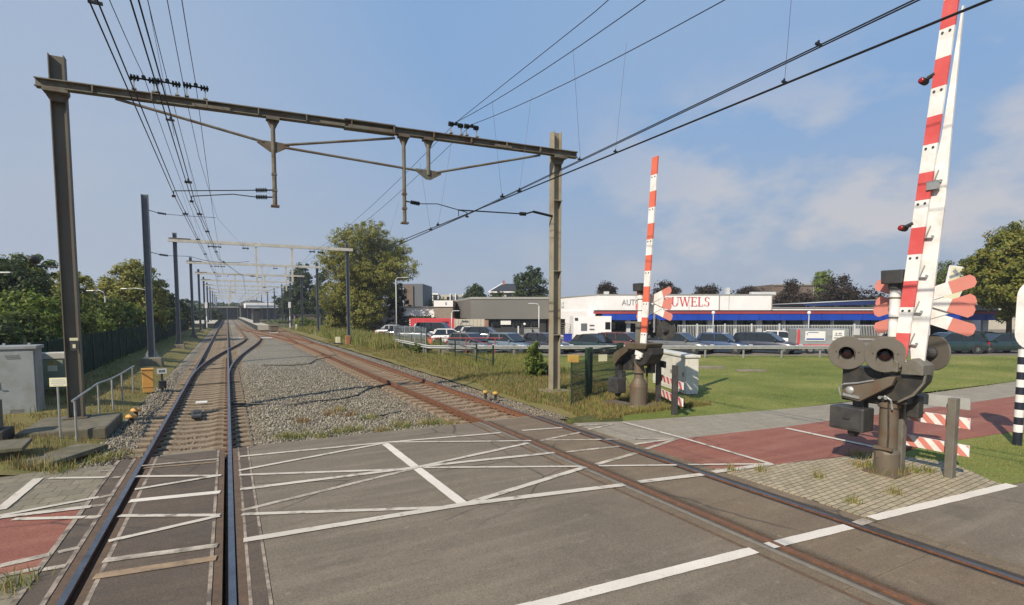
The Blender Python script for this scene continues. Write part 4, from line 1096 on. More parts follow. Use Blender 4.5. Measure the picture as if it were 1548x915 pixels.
def barrier(name_l, base, front, zb, boomtop, film, lamps, lowbox, bottle=False, group='barriers of the level crossing'):
    t = thing('crossing_barrier', name_l, 'crossing barrier', (base[0], base[1], 0), 0, group)
    # pedestal
    if bottle:
        MB().lathe([(.34, .02), (.34, .06), (.27, .07), (.265, .62), (.24, .72), (.15, .88), (.14, 1.03), (.20, 1.04), (.20, 1.09), (.15, 1.1), (.15, 1.5)], 24).build('pedestal', MAT['post_brown'], t, smooth=False, bevel=.006, seg=1)
        MB().box((0, 0, -.06), (.7, .7, .2)).build('footing', MAT['concrete'], t, bevel=.02)
        mb = MB(); mb.box((-.45, .42, .07), (.5, .9, .05)); mb.box((.42, -.3, .06), (.45, .5, .05)); mb.build('base_plate', MAT['post_brown'], t)
        mb = MB(); mb.tube([(.22, -.1, .1), (.24, -.1, 1.2)], .035, 8); mb.tube([(-.12, .2, 1.25), (-.2, .42, .9), (-.1, .3, .62)], .014, 6); mb.build('conduit', MAT['post_brown'], t)
    else:
        MB().lathe([(.20, 0), (.20, .38), (.185, .42), (.15, .44), (.145, 1.2), (.175, 1.21), (.175, 1.28), (.145, 1.29), (.145, 1.5)], 28).build('pedestal', MAT['post_brown'], t, bevel=.006, seg=1)
        MB().box((.34, -.02, .62), (.16, .18, 1.3)).build('rear_post', MAT['grey'], t, bevel=.02)
        mb = MB(); mb.box((0, 0, .015), (.55, .55, .03))
        for sx in (-.2, .2):
            for sy in (-.2, .2): mb.lathe([(.025, .03), (.025, .07)], 6, (sx, sy, 0))
        mb.build('base_plate', MAT['post_brown'], t)
        mb = MB(); mb.tube([(-.16, -.06, 1.3), (-.17, -.09, .75), (-.15, -.07, .3)], .017, 6); mb.tube([(-.15, .05, 1.38), (-.2, -.02, 1.42), (-.2, -.12, 1.36), (-.17, -.13, 1.2)], .018, 6, 1); mb.build('conduit', [MAT['black'], MAT['galv']], t)
        mb = MB(); mb.tube([(-.14, .05, 1.39), (-.24, .05, 1.39)], .03, 8); mb.tube([(-.14, -.04, 1.39), (-.22, -.04, 1.39)], .03, 8); mb.build('clamp', MAT['galv'], t)
        mb = MB(); mb.box((-.18, -.02, .48), (.06, .3, .05)); mb.box((-.18, .03, .35), (.04, .1, .1)); mb.build('clamp', MAT['post_brown'], t)
    # machine: black core, drive box, counterweight arm
    mb = MB(); mb.box((.05, -.12, 1.55), (.34, .42, .5)); mb.box((.02, .12, 1.46), (.3, .2, .3)); mb.box((.22, -.3, 1.25), (.18, .2, .4)); mb.build('mechanism', MAT['black'], t, bevel=.02)
    if not bottle:
        b = MB().box((.02, .44, 1.57), (.26, .70, .66)).build('drive_box', MAT['black'], t, bevel=.02)
        mb = MB()
        for k in range(7): mb.lathe([(.022, 0), (.03, .02), (.02, .05 + .01 * (k % 3))], 8, (.14 + .05 * (k % 2), .15 + .07 * k, 1.84))
        mb.box((.16, .32, 1.85), (.16, .4, .04)); mb.build('hinge_row', MAT['black'], b)
    x, y, z, sx, sy, sz = lowbox
    b = MB().box((x, y, z), (sx, sy, sz)).build('drive_box', MAT['dark'], t, bevel=.025)
    mb = MB(); mb.box((x - sx / 2 - .006, y, z), (.01, sy * .8, sz * .78)); mb.box((x - sx / 2 - .02, y - .02, z + .02), (.03, .12, .03)); mb.build('door', MAT['dark'], b, bevel=.004)
    MB().lathe([(.09, 0), (.1, -.06), (.06, -.12)], 12, (x, y - .05, z - sz / 2)).build('cable_gland', MAT['black'], b)
    MB().box((x + .1, y - .1, z + sz / 2 + .1), (.16, .2, .24)).build('bracket', MAT['dark'], b)
    cover = MAT['cover_shaded' if bottle else 'post_brown']
    if bottle:
        mb = MB(); mb.prism([(.95, 1.38), (.86, 1.62), (.2, 1.92), (-.1, 1.96), (-.1, 1.84), (.1, 1.78), (.55, 1.5), (.8, 1.26)], -.30, -.2, 'x'); mb.build('counterweight_arm', cover, t)
        mb = MB(); mb.prism([(.2, 1.98), (.2, 1.78), (-.62, 1.82), (-.7, 1.98)], -.34, .32, 'x'); mb.build('cover', cover, t, bevel=.02)
        mb = MB(); mb.prism([(-.1, 1.84), (-.74, 1.84), (-.74, 1.66), (-.56, 1.38), (-.3, 1.28), (-.05, 1.4)], -.22, .3, 'x'); mb.build('housing', MAT['black'], t, bevel=.02)
        mb = MB(); mb.prism([(.9, 1.3), (.75, 1.55), (.3, 1.75), (.1, 1.6), (.1, 1.1), (.7, 1.05)], .0, .25, 'x'); mb.box((-.1, .86, 1.12), (.16, .2, .5)); mb.build('housing', MAT['black'], t)
        mb = MB(); mb.box((-.28, -.3, 1.66), (.06, .3, .13), (.3, 0, 0)); mb.box((-.28, -.26, 1.55), (.05, .16, .1)); mb.build('boom_root', MAT['white'], t)
    else:
        mb = MB(); mb.prism([(.64, 1.32), (.66, 1.46), (.50, 1.56), (.2, 1.66), (-.10, 1.78), (-.24, 1.80), (-.18, 1.64), (.10, 1.44), (.34, 1.28)], -.34, -.24, 'x'); mb.build('counterweight_arm', cover, t, bevel=.012)
        mb = MB(); mb.prism([(-.14, 1.80), (-.60, 1.84), (-.58, 1.72), (-.44, 1.52), (-.22, 1.36), (.05, 1.30), (.1, 1.42), (-.10, 1.6)], -.16, .12, 'x'); mb.build('housing', MAT['black'], t, bevel=.015)
        mb = MB(); mb.prism([(-.60, 1.845), (-.58, 1.72), (-.44, 1.52), (-.22, 1.36), (-.24, 1.34), (-.47, 1.49), (-.61, 1.71), (-.63, 1.86)], -.2, -.165, 'x'); mb.build('housing_rim', MAT['grey'], t)
        mb = MB(); mb.prism([(-.29, 1.85), (-.61, 1.85), (-.61, 2.02), (-.45, 2.13), (-.29, 2.02)], -.26, .1, 'x'); mb.build('cover', MAT['grey'], t, bevel=.01)
        mb = MB(); mb.prism([(.0, 1.86), (-.2, 1.86), (-.2, 2.05), (-.1, 2.1)], -.2, .2, 'x'); mb.build('cover', MAT['grey'], t, bevel=.02)
        mb = MB(); mb.lathe([(.075, 0), (.075, -.03), (.05, -.05), (.02, -.06)], 16, (-.34, .50, 1.47), 'x')
        mb.tube([(-.36, .66, 1.36), (-.37, .69, 1.5), (-.37, .6, 1.58), (-.36, .38, 1.62), (-.35, .1, 1.7)], .016, 6); mb.box((-.34, .47, 1.37), (.06, .3, .05), (.1, 0, 0)); mb.build('pivot', MAT['galv'], t)
    # white tube mast with black cap
    mb = MB(); mb.tube([(.02, 0, 1.9), (.02, 0, zb + 1.45)], .085, 18); mb.build('mast_tube', MAT['white'], t, smooth=False)
    mb = MB()
    for z in (zb + 1.2, zb + .85, zb + .5): mb.lathe([(.09, 0), (.096, .006), (.096, .022), (.09, .028)], 18, (.02, 0, z))
    mb.box((.14, -.1, zb + 1.1), (.05, .25, .05)); mb.box((.14, -.1, zb + .6), (.05, .25, .05)); mb.build('band', MAT['grey'], t)
    c = MB().box((.02, -.01, zb + 1.58), (.36, .34, .24), taper=1.04).build('bell_cap', MAT['dark'], t, bevel=.015)
    MB().lathe([(.115, zb + 1.36), (.115, zb + 1.47)], 18, (.02, 0, 0)).build('collar', MAT['dark'], c)
    MB().box((.02, .12, zb + .50), (.07, 1.1, .06)).build('lamp_bar', MAT['grey'], t)
    MB().box((.02, 0, zb + .05), (.2, .22, .9)).build('mast_foot', MAT['grey'], t, bevel=.01)
    # crossbucks
    crossbuck(t, -.31, zb + 1.22, .22, side=film[1]); crossbuck(t, -.31, zb + .91, .27, side=film[1])
    mb = MB(); mb.tube([(.3, -.31, zb + .2), (.3, -.31, zb + 1.45)], .035, 8); mb.build('sign_post', MAT['galv'], t)
    for (lx, ly, lz, f, tz) in lamps: lamp(t, lx, ly, lz, f, rz=R(tz), dark=bottle, mat='dark' if bottle else 'disc')
    # boom
    zs, ys = boomtop['z'], boomtop['y']
    def yc(z): return ys[0] + (ys[1] - ys[0]) * (z - zs[0]) / (zs[1] - zs[0])
    mb = MB(); z = zs[0]; w = boomtop['w']; i = 0; x0 = boomtop['x']
    cuts = [zs[0]] + [boomtop['first'] + boomtop['step'] * k for k in range(40) if zs[0] < boomtop['first'] + boomtop['step'] * k < zs[1] - .05] + [zs[1]]
    for a, b in zip(cuts, cuts[1:]):
        k = round((a - boomtop['first']) / boomtop['step']) if a > zs[0] else -1
        mi = 1 if k % 2 == 0 else 0
        q = [(yc(a) + w / 2, a), (yc(b) + w / 2, b), (yc(b) - w / 2, b), (yc(a) - w / 2, a)]
        mb.prism(q, x0 - .022, x0 + .022, 'x', mi)
    boom = mb.build('boom', [MAT['white'], MAT[film[0]]], t)
    for k, z in enumerate(np.arange(boomtop['first'] - .06, zs[1] - .1, boomtop['step'] * 2)):
        for s in (-.25, .25): MB().lathe([(.02, 0), (.02, -.012)], 6, (x0 - .022, yc(z) + s * w, z), 'x').build('bolt', MAT['dark'], boom)
    if boomtop.get('back'):
        mb = MB(); mb.prism(boomtop['back'], x0 + .06, x0 + .10, 'x'); b2 = mb.build('stiffener', MAT['white'], boom)
        for z in (2.35, 2.9, 3.5, 4.15, 5.05):
            mb = MB(); mb.box((x0 + .03, yc(z) - w / 2 - .05, z), (.05, .12, .014), (.1, 0, 0)); mb.tube([(x0 + .02, yc(z) - w / 2 - .01, z + .03), (x0 + .05, yc(z) - w / 2 - .06, z + .2)], .010, 6); mb.lathe([(.022, 0), (.022, -.03)], 6, (x0 + .06, yc(z) - w / 2 - .1, z + .02), 'x'); mb.build('bracket', MAT['galv'], boom)
        mb = MB(); mb.box((x0 - .01, yc(5.02) - w / 2 - .02, 5.0), (.08, .16, .14)); mb.build('bracket', MAT['galv'], boom)
        for z in (6.75, 4.36):
            mb = MB(); yl = yc(z) + w / 2
            mb.tube([(x0, yl - .02, z + .06), (x0 - .01, yl + .08, z + .02)], .035, 8); mb.lathe([(.05, -.07), (.055, 0), (.055, .07), (.05, .08)], 14, (x0, yl + .14, z), 'x')
            l = mb.build('boom_lamp', MAT['black'], boom)
            MB().lathe([(.045, -.075), (.042, -.088), (.02, -.094)], 14, (x0, yl + .14, z), 'x').build('lens', MAT['lens_bright'], l, smooth=True)
    return t
barrier('near raised barrier with two round grey lamps, its boom cut off by the photo top', (10.45, 5.1), 0, 1.95,
        dict(z=(2.05, 8.5), y=(-.175, -.715), w=.205, x=-.10, first=2.10, step=.4475,
             back=[(-.33, 2.05), (-.52, 2.05), (-.55, 2.53), (-.70, 4.77), (-.73, 5.83), (-.80, 7.75), (-.78, 7.75), (-.60, 5.8), (-.44, 4.8), (-.28, 2.5)]),
        ('red', 'red_pale'), [(-.2, .66, 2.15, -1, 24), (-.24, -.01, 2.16, -1, 26), (.5, -.42, 2.2, 1, -20), (.5, .3, 2.2, 1, -20)], (-.16, .56, .93, .36, .62, .44))
barrier('far raised barrier standing on a bottle shaped brown pedestal in front of the white cabinet', (11.2, 12.53), 0, 2.1,
        dict(z=(1.95, 7.42), y=(-.28, -.66), w=.24, x=-.10, first=2.30, step=.4615), ('orange', 'red_pale'),
        [(.42, -.22, 2.42, 1, 0), (.42, -.72, 2.38, 1, 10)], (-.40, .56, .62, .36, .46, .48), True)

# ---------------------------------------------------------------- red and white board fences beside the barriers
def hatch_board(name, L, h, par, x, y0, z, mat0='white', stripes=True, n=7, film='red_pale', t=.03):
    """board along -y from y0; diagonal stripes are facets of the front skin."""
    mb = MB(); mb.box((x, y0 - L / 2, z), (t, L, h))
    if stripes:
        p = L / n * 2; sl = h * .9; xf = x - t / 2 - .0025
        k = -1
        while k * p < L + sl:
            q = [(k * p, -h / 2), (k * p + p / 2, -h / 2), (k * p + p / 2 - sl, h / 2), (k * p - sl, h / 2)]
            # clip to the board
            def clip(poly, f):
                out = []
                for i in range(len(poly)):
                    a, b = poly[i], poly[(i + 1) % len(poly)]
                    fa, fb = f(a), f(b)
                    if fa >= 0: out.append(a)
                    if fa * fb < 0:
                        s = fa / (fa - fb); out.append((a[0] + (b[0] - a[0]) * s, a[1] + (b[1] - a[1]) * s))
                return out
            q = clip(q, lambda a: a[0] - .004)
            if q: q = clip(q, lambda a: L - .004 - a[0])
            if len(q) > 2: mb.add([(xf, y0 - a, z + b * .985) for a, b in q], [tuple(range(len(q)))], 1)
            k += 1
    return mb.build(name, [MAT[mat0], MAT[film]], par)
f1 = thing('barrier_fence', 'nearer guard fence with a plain grey top board, beside the near raised barrier', 'guard fence', (11.18, 5.35, 0))
for y in (-.92, .05): MB().box((-.02, y, .68), (.15, .13, 1.46)).build('post', MAT['grey'], f1, bevel=.012)
hatch_board('top_board', 1.12, .2, f1, .08, .0, 1.32, 'guard', False); hatch_board('striped_board', 1.13, .19, f1, .08, .0, .98, n=9); hatch_board('striped_board', 1.14, .20, f1, .08, .0, .50, n=9)
a, b = Vector((11.93, 12.42)), Vector((11.2, 11.0)); d = (b - a)
f2 = thing('barrier_fence', 'farther board fence with dark posts and striped boards in front of the white cabinet', 'guard fence', (a.x, a.y, 0), math.atan2(d.y, d.x) + PI / 2)
L = d.length
for y in (0, -L): MB().box((-.02, y, .68), (.15, .13, 1.46)).build('post', MAT['dark'], f2, bevel=.012)
for y in (-.08,): MB().box((.07, y - .12, 1.3), (.05, .4, .2)).build('top_board', MAT['dark'], f2)
hatch_board('striped_board', L + .45, .2, f2, .08, .05, .86, n=11, film='red'); hatch_board('striped_board', L + .45, .22, f2, .08, .05, .40, n=11, film='red')

# ---------------------------------------------------------------- white cabinet behind the far barrier
a, b = Vector(G(987, 579)), Vector(G(1037, 597)); d = b - a; n_ = Vector((-d.y, d.x)).normalized()
if n_.x < 0: n_ = -n_
ctr = (a + b) / 2 + n_ * .22
t = thing('equipment_cabinet', 'long cream white cabinet on the lawn behind the far barrier', 'cabinet', (ctr.x, ctr.y, 0), math.atan2(d.y, d.x))
L = d.length
MB().box((0, 0, .66), (L, .44, 1.3)).build('body', MAT['cabinet_white'], t, bevel=.015)
MB().box((0, 0, 1.36), (L + .1, .54, .09)).build('roof', MAT['cabinet_white'], t, bevel=.015)
MB().box((0, 0, .02), (L - .06, .40, .1)).build('plinth', MAT['concrete'], t)
for k in (-1, 0, 1):
    for s in (-1, 1):
        o = MB().box((k * L / 3, s * .225, .68), (L / 3 - .02, .015, 1.16)).build('door', MAT['cabinet_white'], t, bevel=.004)
        MB().box((k * L / 3 + .3, s * .24, .7), (.04, .03, .14)).build('handle', MAT['dark'], o)
for k, (u, v, w, lab) in enumerate(((1075, 557, 1.3, 'pale concrete cover slab lying on the lawn right of the white cabinet'), (1135, 561, 1.4, 'low worn concrete slab almost sunk in the lawn'))):
    o = MB().box((0, 0, .04 - .05 * k), (w, .5, .14)).build('concrete_cover', MAT['concrete'], None, bevel=.015); o.location = at(u, v); o.rotation_euler = (0, 0, -YAW); tag(o, lab, 'cover slab')

# ---------------------------------------------------------------- striped signpost at the right edge
t = thing('traffic_sign', 'navy and white banded post with a tall rounded white sign at the right edge', 'traffic sign', (15.27, 4.87, 0))
mb = MB(); z = -.02; k = 0
while z < 2.0:
    h = .30 if k == 0 else .166
    mb.tube([(0, 0, z), (0, 0, z + h)], .082, 18, k % 2, cap=False); z += h; k += 1
mb.build('post', [MAT['navy'], MAT['white']], t)
mb = MB(); pts = []
for i in range(13): a = PI / 2 - PI * i / 12; pts.append((-.17 + .31 * math.sin(a) , 3.25 + .36 * math.cos(a)))
for i in range(13): a = -PI / 2 - PI * i / 12; pts.append((-.17 + .31 * math.sin(a), 2.46 + .36 * math.cos(a)))
mb.prism(pts, -.07, -.05, 'x'); pl = mb.build('sign_plate', MAT['white'], t, bevel=.006)
mb = MB(); mb.prism([(p[0] * .93 - .012, (p[1] - 2.85) * .965 + 2.85) for p in pts], -.048, -.0455, 'x'); mb.build('back', MAT['galv'], pl)
MB().tube([(.0, 0, 1.9), (0, 0, 3.55)], .04, 12).build('pole', MAT['galv'], t)

# ---------------------------------------------------------------- green mesh fence and gate by the right mast
def mesh_panel(par, a, b, z0, z1, dx=.055, dz=.2, r=.005, name='mesh_panel'):
    a, b = Vector(a + (0,)), Vector(b + (0,)); d = b - a; n = max(1, int(d.length / dx)); mb = MB()
    for i in range(n + 1):
        p = a + d * (i / n); mb.box((p.x, p.y, (z0 + z1) / 2), (r * 2, r * 2, z1 - z0))
    z = z0
    while z <= z1 + .001: mb.bar(a + Vector((0, 0, z)), b + Vector((0, 0, z)), r * 2.4, r * 2.4); z += dz
    return mb.build(name, MAT['fence_green'], par)
t = thing('mesh_fence', 'dark green wire mesh gate and fence between the olive mast and the far barrier', 'fence', (0, 0, 0))
q0, q1, q2, q3 = (9.52, 13.75), (10.62, 14.42), (10.86, 14.55), (12.85, 15.5)
MB().tube([q0 + (-.1,), q0 + (1.42,)], .03, 8).build('post', MAT['fence_green'], t)
MB().box((q1[0], q1[1], .82), (.13, .13, 1.8)).build('post', MAT['fence_green'], t, bevel=.01); MB().box((q2[0], q2[1], .82), (.09, .09, 1.8)).build('post', MAT['fence_green'], t)
MB().box((q3[0], q3[1], .85), (.12, .12, 1.86)).build('post', MAT['fence_green'], t); MB().box((q3[0] + .25, q3[1] + .12, .85), (.1, .1, 1.86)).build('post', MAT['fence_green'], t)
mesh_panel(t, q0, q1, .05, 1.36); g_ = mesh_panel(t, q2, q3, .08, 1.62, name='gate')
for z in (.1, 1.64): MB().bar(q2 + (z,), q3 + (z,), .04, .05).build('gate_frame', MAT['fence_green'], g_)
tt = Vector((q3[0] - q2[0], q3[1] - q2[1])).angle_signed(Vector((1, 0)))
o = MB().box((0, 0, 0), (.36, .012, .24)).build('notice_plate', MAT['sign_cream'], None); o.location = (q2[0] + .62 * 1.0, q2[1] + .27, 1.33); o.rotation_euler = (0, 0, -.05)
o.location.x += .0; o.location.y -= .13; tag(o, 'pale yellow notice plate hanging on the green gate', 'sign')
o = MB().box((0, 0, 0), (.36, .05, .24)).build('notice_plate', MAT['yellow'], None, bevel=.01); o.location = (q0[0] + .02, q0[1] - .05, 1.46); o.rotation_euler = (0, 0, -.3); tag(o, 'deep yellow plate on top of the first thin green fence post', 'sign')
# low green fence along the rough grass
t = thing('wire_fence', 'low dark green wire fence with spaced posts along the car park edge', 'fence', (0, 0, 0))
fp = [(11.95, 24.3, 1.25), (12.15, 26.8, 1.2), (12.5, 30.8, 1.2), (12.75, 34.0, 1.25), (12.2, 36.5, 1.95), (12.6, 40, 1.25), (12.8, 44, 1.2), (13, 48, 1.2)]
for x, y, h in fp: MB().box((x, y, h / 2 - .05), (.07, .07, h + .1)).build('post', MAT['fence_green'], t)
for z in (.45, .92): MB().tube([(x, y, z) for x, y, h in fp], .022, 6).build('rail', MAT['fence_green'], t)
# ================================================================ BUILDINGS AND CAR PARK (parallel to the street view, so drawn in a turned frame)
def yard(name, label, cat, X=0, Y=0, group=None, turn=0.0):
    return thing(name, label, cat, C(X, Y) + (0,), -YAW + turn, group)
def glyph_text(par, txt, x, y, z, size, mat, name='lettering', align='LEFT', bold=0.0, sx=1.0):
    cu = bpy.data.curves.new(name, 'FONT'); cu.body = txt; cu.size = size; cu.extrude = .012; cu.align_x = align; cu.offset = bold
    o = bpy.data.objects.new(name, cu); COL.objects.link(o); o.parent = par
    o.location = (x, y, z); o.rotation_euler = (PI / 2, 0, 0); o.scale = (sx, 1, 1)
    bpy.context.view_layer.update()
    me = bpy.data.meshes.new_from_object(o.evaluated_get(bpy.context.evaluated_depsgraph_get()))
    bpy.data.objects.remove(o); me.materials.clear(); me.materials.append(MAT[mat])
    o = bpy.data.objects.new(name, me); COL.objects.link(o); o.parent = par
    o.location = (x, y, z); o.rotation_euler = (PI / 2, 0, 0); o.scale = (sx, 1, 1)
    return o
def serif_text(par, txt, x, y, z, h, mat, adv):
    """Wide roman capitals drawn as thick and thin strokes with serifs."""
    mb = MB(); T, t_, s = .15 * h, .055 * h, .05 * h
    w = .78 * h
    def bx(x0, x1, z0, z1): mb.box((x + (x0 + x1) / 2, y, z + (z0 + z1) / 2), (x1 - x0, .03, z1 - z0))
    def dg(x0, z0, x1, z1, th): mb.prism([(x + x0 - th / 2, z + z0), (x + x0 + th / 2, z + z0), (x + x1 + th / 2, z + z1), (x + x1 - th / 2, z + z1)], y - .015, y + .015, 'y')
    def arc(cx, cz, rx, rz, a0, a1, tk):
        n = 14
        for i in range(n):
            A0, A1 = R(a0 + (a1 - a0) * i / n), R(a0 + (a1 - a0) * (i + 1) / n)
            f0, f1 = tk(A0), tk(A1)
            mb.prism([(x + cx + (rx - f0) * math.cos(A0), z + cz + (rz - f0 * .6) * math.sin(A0)), (x + cx + rx * math.cos(A0), z + cz + rz * math.sin(A0)),
                      (x + cx + rx * math.cos(A1), z + cz + rz * math.sin(A1)), (x + cx + (rx - f1) * math.cos(A1), z + cz + (rz - f1 * .6) * math.sin(A1))], y - .015, y + .015, 'y')
    tk = lambda a: t_ + (T - t_) * abs(math.cos(a))
    for ch in txt:
        if ch == 'O': arc(w / 2, h / 2, w / 2, h / 2, 0, 360, tk)
        if ch == 'U':
            bx(.06 * h, .06 * h + T, .3 * h, h); bx(w - .1 * h, w - .1 * h + t_, .3 * h, h); bx(0, .28 * h, h - s, h); bx(w - .22 * h, w + .06 * h, h - s, h)
            arc(.06 * h + (w - .12 * h) / 2, .32 * h, (w - .12 * h) / 2, .32 * h, 180, 360, tk)
        if ch == 'W':
            W = 1.15 * h
            dg(.1 * h, h, .36 * h, 0, T); dg(.36 * h, 0, .58 * h, h, t_); dg(.58 * h, h, .84 * h, 0, T); dg(.84 * h, 0, 1.06 * h, h, t_)
            for q in (.1, .58, 1.06): bx(q * h - .14 * h, q * h + .14 * h, h - s, h)
        if ch == 'E':
            bx(.08 * h, .08 * h + T, 0, h)
            for q, l in ((0, .66), (.48 * h, .5), (h - t_, .62)): bx(0 if q != .48 * h else .1 * h, l * h, q, q + t_)
            bx(.6 * h, .66 * h, 0, .2 * h); bx(.57 * h, .62 * h, h - .18 * h, h); bx(.46 * h, .5 * h, .38 * h, .64 * h)
        if ch == 'L':
            bx(.1 * h, .1 * h + T, 0, h); bx(0, .36 * h, h - s, h); bx(0, .62 * h, 0, t_); bx(.57 * h, .62 * h, 0, .22 * h)
        if ch == 'S':
            arc(.29 * h, .745 * h, .25 * h, .255 * h, 20, 270, lambda a: t_ + (T - t_) * max(0, -math.cos(a)) * 1.0)
            arc(.29 * h, .265 * h, .28 * h, .265 * h, 90, -160, lambda a: t_ + (T - t_) * max(0, math.cos(a)))
            bx(.5 * h, .54 * h, .76 * h, .98 * h); bx(.02 * h, .06 * h, .04 * h, .26 * h)
        x += adv * (1.45 if ch == 'W' else .85 if ch in 'EL' else 1.0)
    return mb.build('lettering', MAT[mat], par)

# --- the long white showroom
sr = yard('showroom', 'long low white car showroom with a blue band under its eaves', 'building')
Y0 = 55.0
xl, xm, xr = lotx(905, Y0), lotx(1165, Y0), lotx(1506, Y0)
zt = lotz(446.5, Y0)
wl, wlY = lotx(815, 74), 74.0
mb = MB()
mb.prism([(xl, Y0), (xm, Y0), (xm, 80), (wl + 2, 84), (wl, wlY)], 3.1, zt, 'z')
mb.prism([(xl - .3, Y0 + .3), (wl, wlY + .01), (wl + 1, 80), (xl + 2, 80)], 0, 3.1, 'z')
mb.build('wall', MAT['b_white'], sr)
mb = MB(); mb.prism([(xl - .02, Y0 - .06), (xm + .06, Y0 - .06), (xm + .06, 80), (wl + 2, 84.2), (wl - .1, wlY - .05)], zt, zt + .1, 'z'); mb.build('coping', MAT['b_grey2'], sr)
mb = MB(); mb.prism([(xm - .0, Y0 + .02), (xr, Y0 + .02), (xr, 76), (xm + .01, 76)], 3.06, 3.42, 'z'); mb.build('roof', MAT['b_white'], sr)
mb = MB(); mb.box(((xl + xr) / 2 + .1, Y0 - .05, 3.10), (xr - xl + 1.2, .9, .14)); mb.build('eaves', MAT['b_maroon'], sr)
mb = MB(); mb.box(((xl + xr) / 2 + .15, Y0 - .15, 2.915), (xr - xl + 1.4, .96, .23)); mb.build('red_fascia', MAT['b_red'], sr)
mb = MB(); mb.box(((xl + .6 + xr) / 2 + .1, Y0 - .12, 2.47), (xr - xl + .3, .9, .66)); mb.build('blue_fascia', MAT['b_blue'], sr)
mb = MB(); mb.box(((xl + xr) / 2, Y0 + 5.2, 1.5), (xr - xl, .2, 3.2)); mb.box((xl + .2, Y0 + 2.6, 1.5), (.2, 5, 3.2)); mb.build('recess_wall', MAT['b_dark'], sr)
mb = MB(); mb.box(((xl + xr) / 2, Y0 + 2.6, 2.2), (xr - xl, 5, .06)); mb.build('soffit', MAT['b_white'], sr)
for a, b in zip(np.arange(xl + 1.0, xr - 3, 3.3), np.arange(xl + 4.0, xr, 3.3)):
    o = MB().box(((a + b) / 2, Y0 + 5.05, 1.15), (b - a, .08, 1.8)).build('window', MAT['pane'], sr)
for u, w in ((949, .4), (1033, .25), (1072, .55), (1110, .25), (1146, .55), (1183, .25), (1216, .45), (1256, .25), (1293, .55), (1330, .25), (1400, .4), (1442, .35), (1486, .55)):
    MB().box((lotx(u, Y0 + .5), Y0 + .5, 1.08), (w, .3, 2.16)).build('column', MAT['b_pole'], sr)
MB().box((lotx(1462, 58), 58, 1.1), (3.0, .2, 2.1)).build('white_wall', MAT['b_white'], sr)
# annex with small windows in front of the left wing
ax0, ax1 = lotx(846, 53.6), lotx(927, 53.6)
MB().box(((ax0 + ax1) / 2 + .6, 55.4, 1.28), (ax1 - ax0 - 1.6, 3.4, 2.56)).build('annex', MAT['b_white'], sr)
for u0, u1, v0, v1, m in ((878, 887, 489, 500, 'b_tower'), (891, 898, 491, 493, 'b_tower'), (891, 898, 497, 499, 'b_tower'), (914.5, 922, 487, 498, 'pane'), (923.5, 929.5, 487, 498, 'pane')):
    y = 53.68
    w_ = MB().box(((lotx(u0, y) + lotx(u1, y)) / 2, y, (lotz(v0, y) + lotz(v1, y)) / 2), (lotx(u1, y) - lotx(u0, y), .05, lotz(v0, y) - lotz(v1, y))).build('window', MAT[m], sr)
MB().box((lotx(871, 53.6), 53.66, lotz(482.5, 53.6)), (.3, .08, .26)).build('wall_lamp', MAT['dark'], sr)
glyph_text(sr, 'AUTOB', lotx(939, Y0), Y0 - .03, lotz(461.5, Y0), .86, 'txt_grey', sx=.80)
serif_text(sr, 'OUWELS', lotx(1001.5, Y0), Y0 - .02, lotz(463.3, Y0), .95, 'txt_red', .82)
# small faint letters on the receding left wing
d_ = Vector((wl - xl, wlY - Y0)).normalized()
lt = glyph_text(sr, 'LS', lotx(849, 65) , 65.0, lotz(464, 65), .95, 'txt_faint')
pp = Vector((xl, Y0)) + d_ * ((Vector((lotx(851, 65.6), 65.6)) - Vector((xl, Y0))).length)
lt.location = (pp.x - .10, pp.y - .12, lotz(464.5, pp.y)); lt.rotation_euler = (PI / 2, 0, math.atan2(-d_.y, -d_.x))
# dark glazed ground floor of the left wing with a jumble of frames
a = Vector((xl, Y0)) + d_ * 3.2; b = Vector((wl, wlY)) - d_ * .2; n_ = Vector((-d_.y, d_.x)); n_ = n_ if n_.y < 0 else -n_
mb = MB(); mb.bar((a.x + n_.x * .06, a.y + n_.y * .06, 1.15), (b.x + n_.x * .06, b.y + n_.y * .06, 1.15), .1, 2.0); mb.build('window', MAT['pane'], sr)
# joints, downpipes and gutters
for u in (880, 960, 1040, 1100): MB().box((lotx(u, Y0) if u > 905 else 0, Y0 - .012, (zt + 3.2) / 2), (.035, .02, zt - 3.25)).build('wall_joint', MAT['b_grey2'], sr) if u > 905 else None
for u in (1164, 1002, 1085): MB().tube([(lotx(u, Y0), Y0 - .06, zt), (lotx(u, Y0), Y0 - .06, 3.2)], .045, 8).build('downpipe', MAT['b_grey2'], sr)
MB().box(((xm + xr) / 2, Y0 - .03, 3.44), (xr - xm, .14, .07)).build('gutter', MAT['b_grey2'], sr)
for u in np.arange(930, 1500, 31): MB().box((lotx(u, Y0 - .6), Y0 - .59, 2.47), (.025, .02, .64)).build('fascia_joint', MAT['navy'], sr)
# roof bits
for u, v, w, h in ((915.5, 444, .5, .35), (1097, 441, .35, .75), (1150, 446, 2.6, .3)): MB().box((lotx(u, Y0 + 1.5), Y0 + 1.5, zt + h / 2 + .08), (w, .5, h)).build('roof_vent', MAT['b_pole'], sr)
for k, u in enumerate((1077, 1221)):
    t = yard('lamp_post', ['thin ball topped lamp post in front of the blue band, left of two', 'thin ball topped lamp post in front of the blue band, right of two'][k], 'lamp post', lotx(u, 52.5), 52.5, 'ball lamp posts at the showroom')
    MB().tube([(0, 0, 0), (0, 0, 2.75)], .05, 8).build('pole', MAT['b_pole'], t); MB().lathe([(.04, 2.7), (.14, 2.78), (.18, 2.9), (.13, 3.03), (.04, 3.08)], 12).build('lamp_globe', MAT['white'], t, smooth=True)
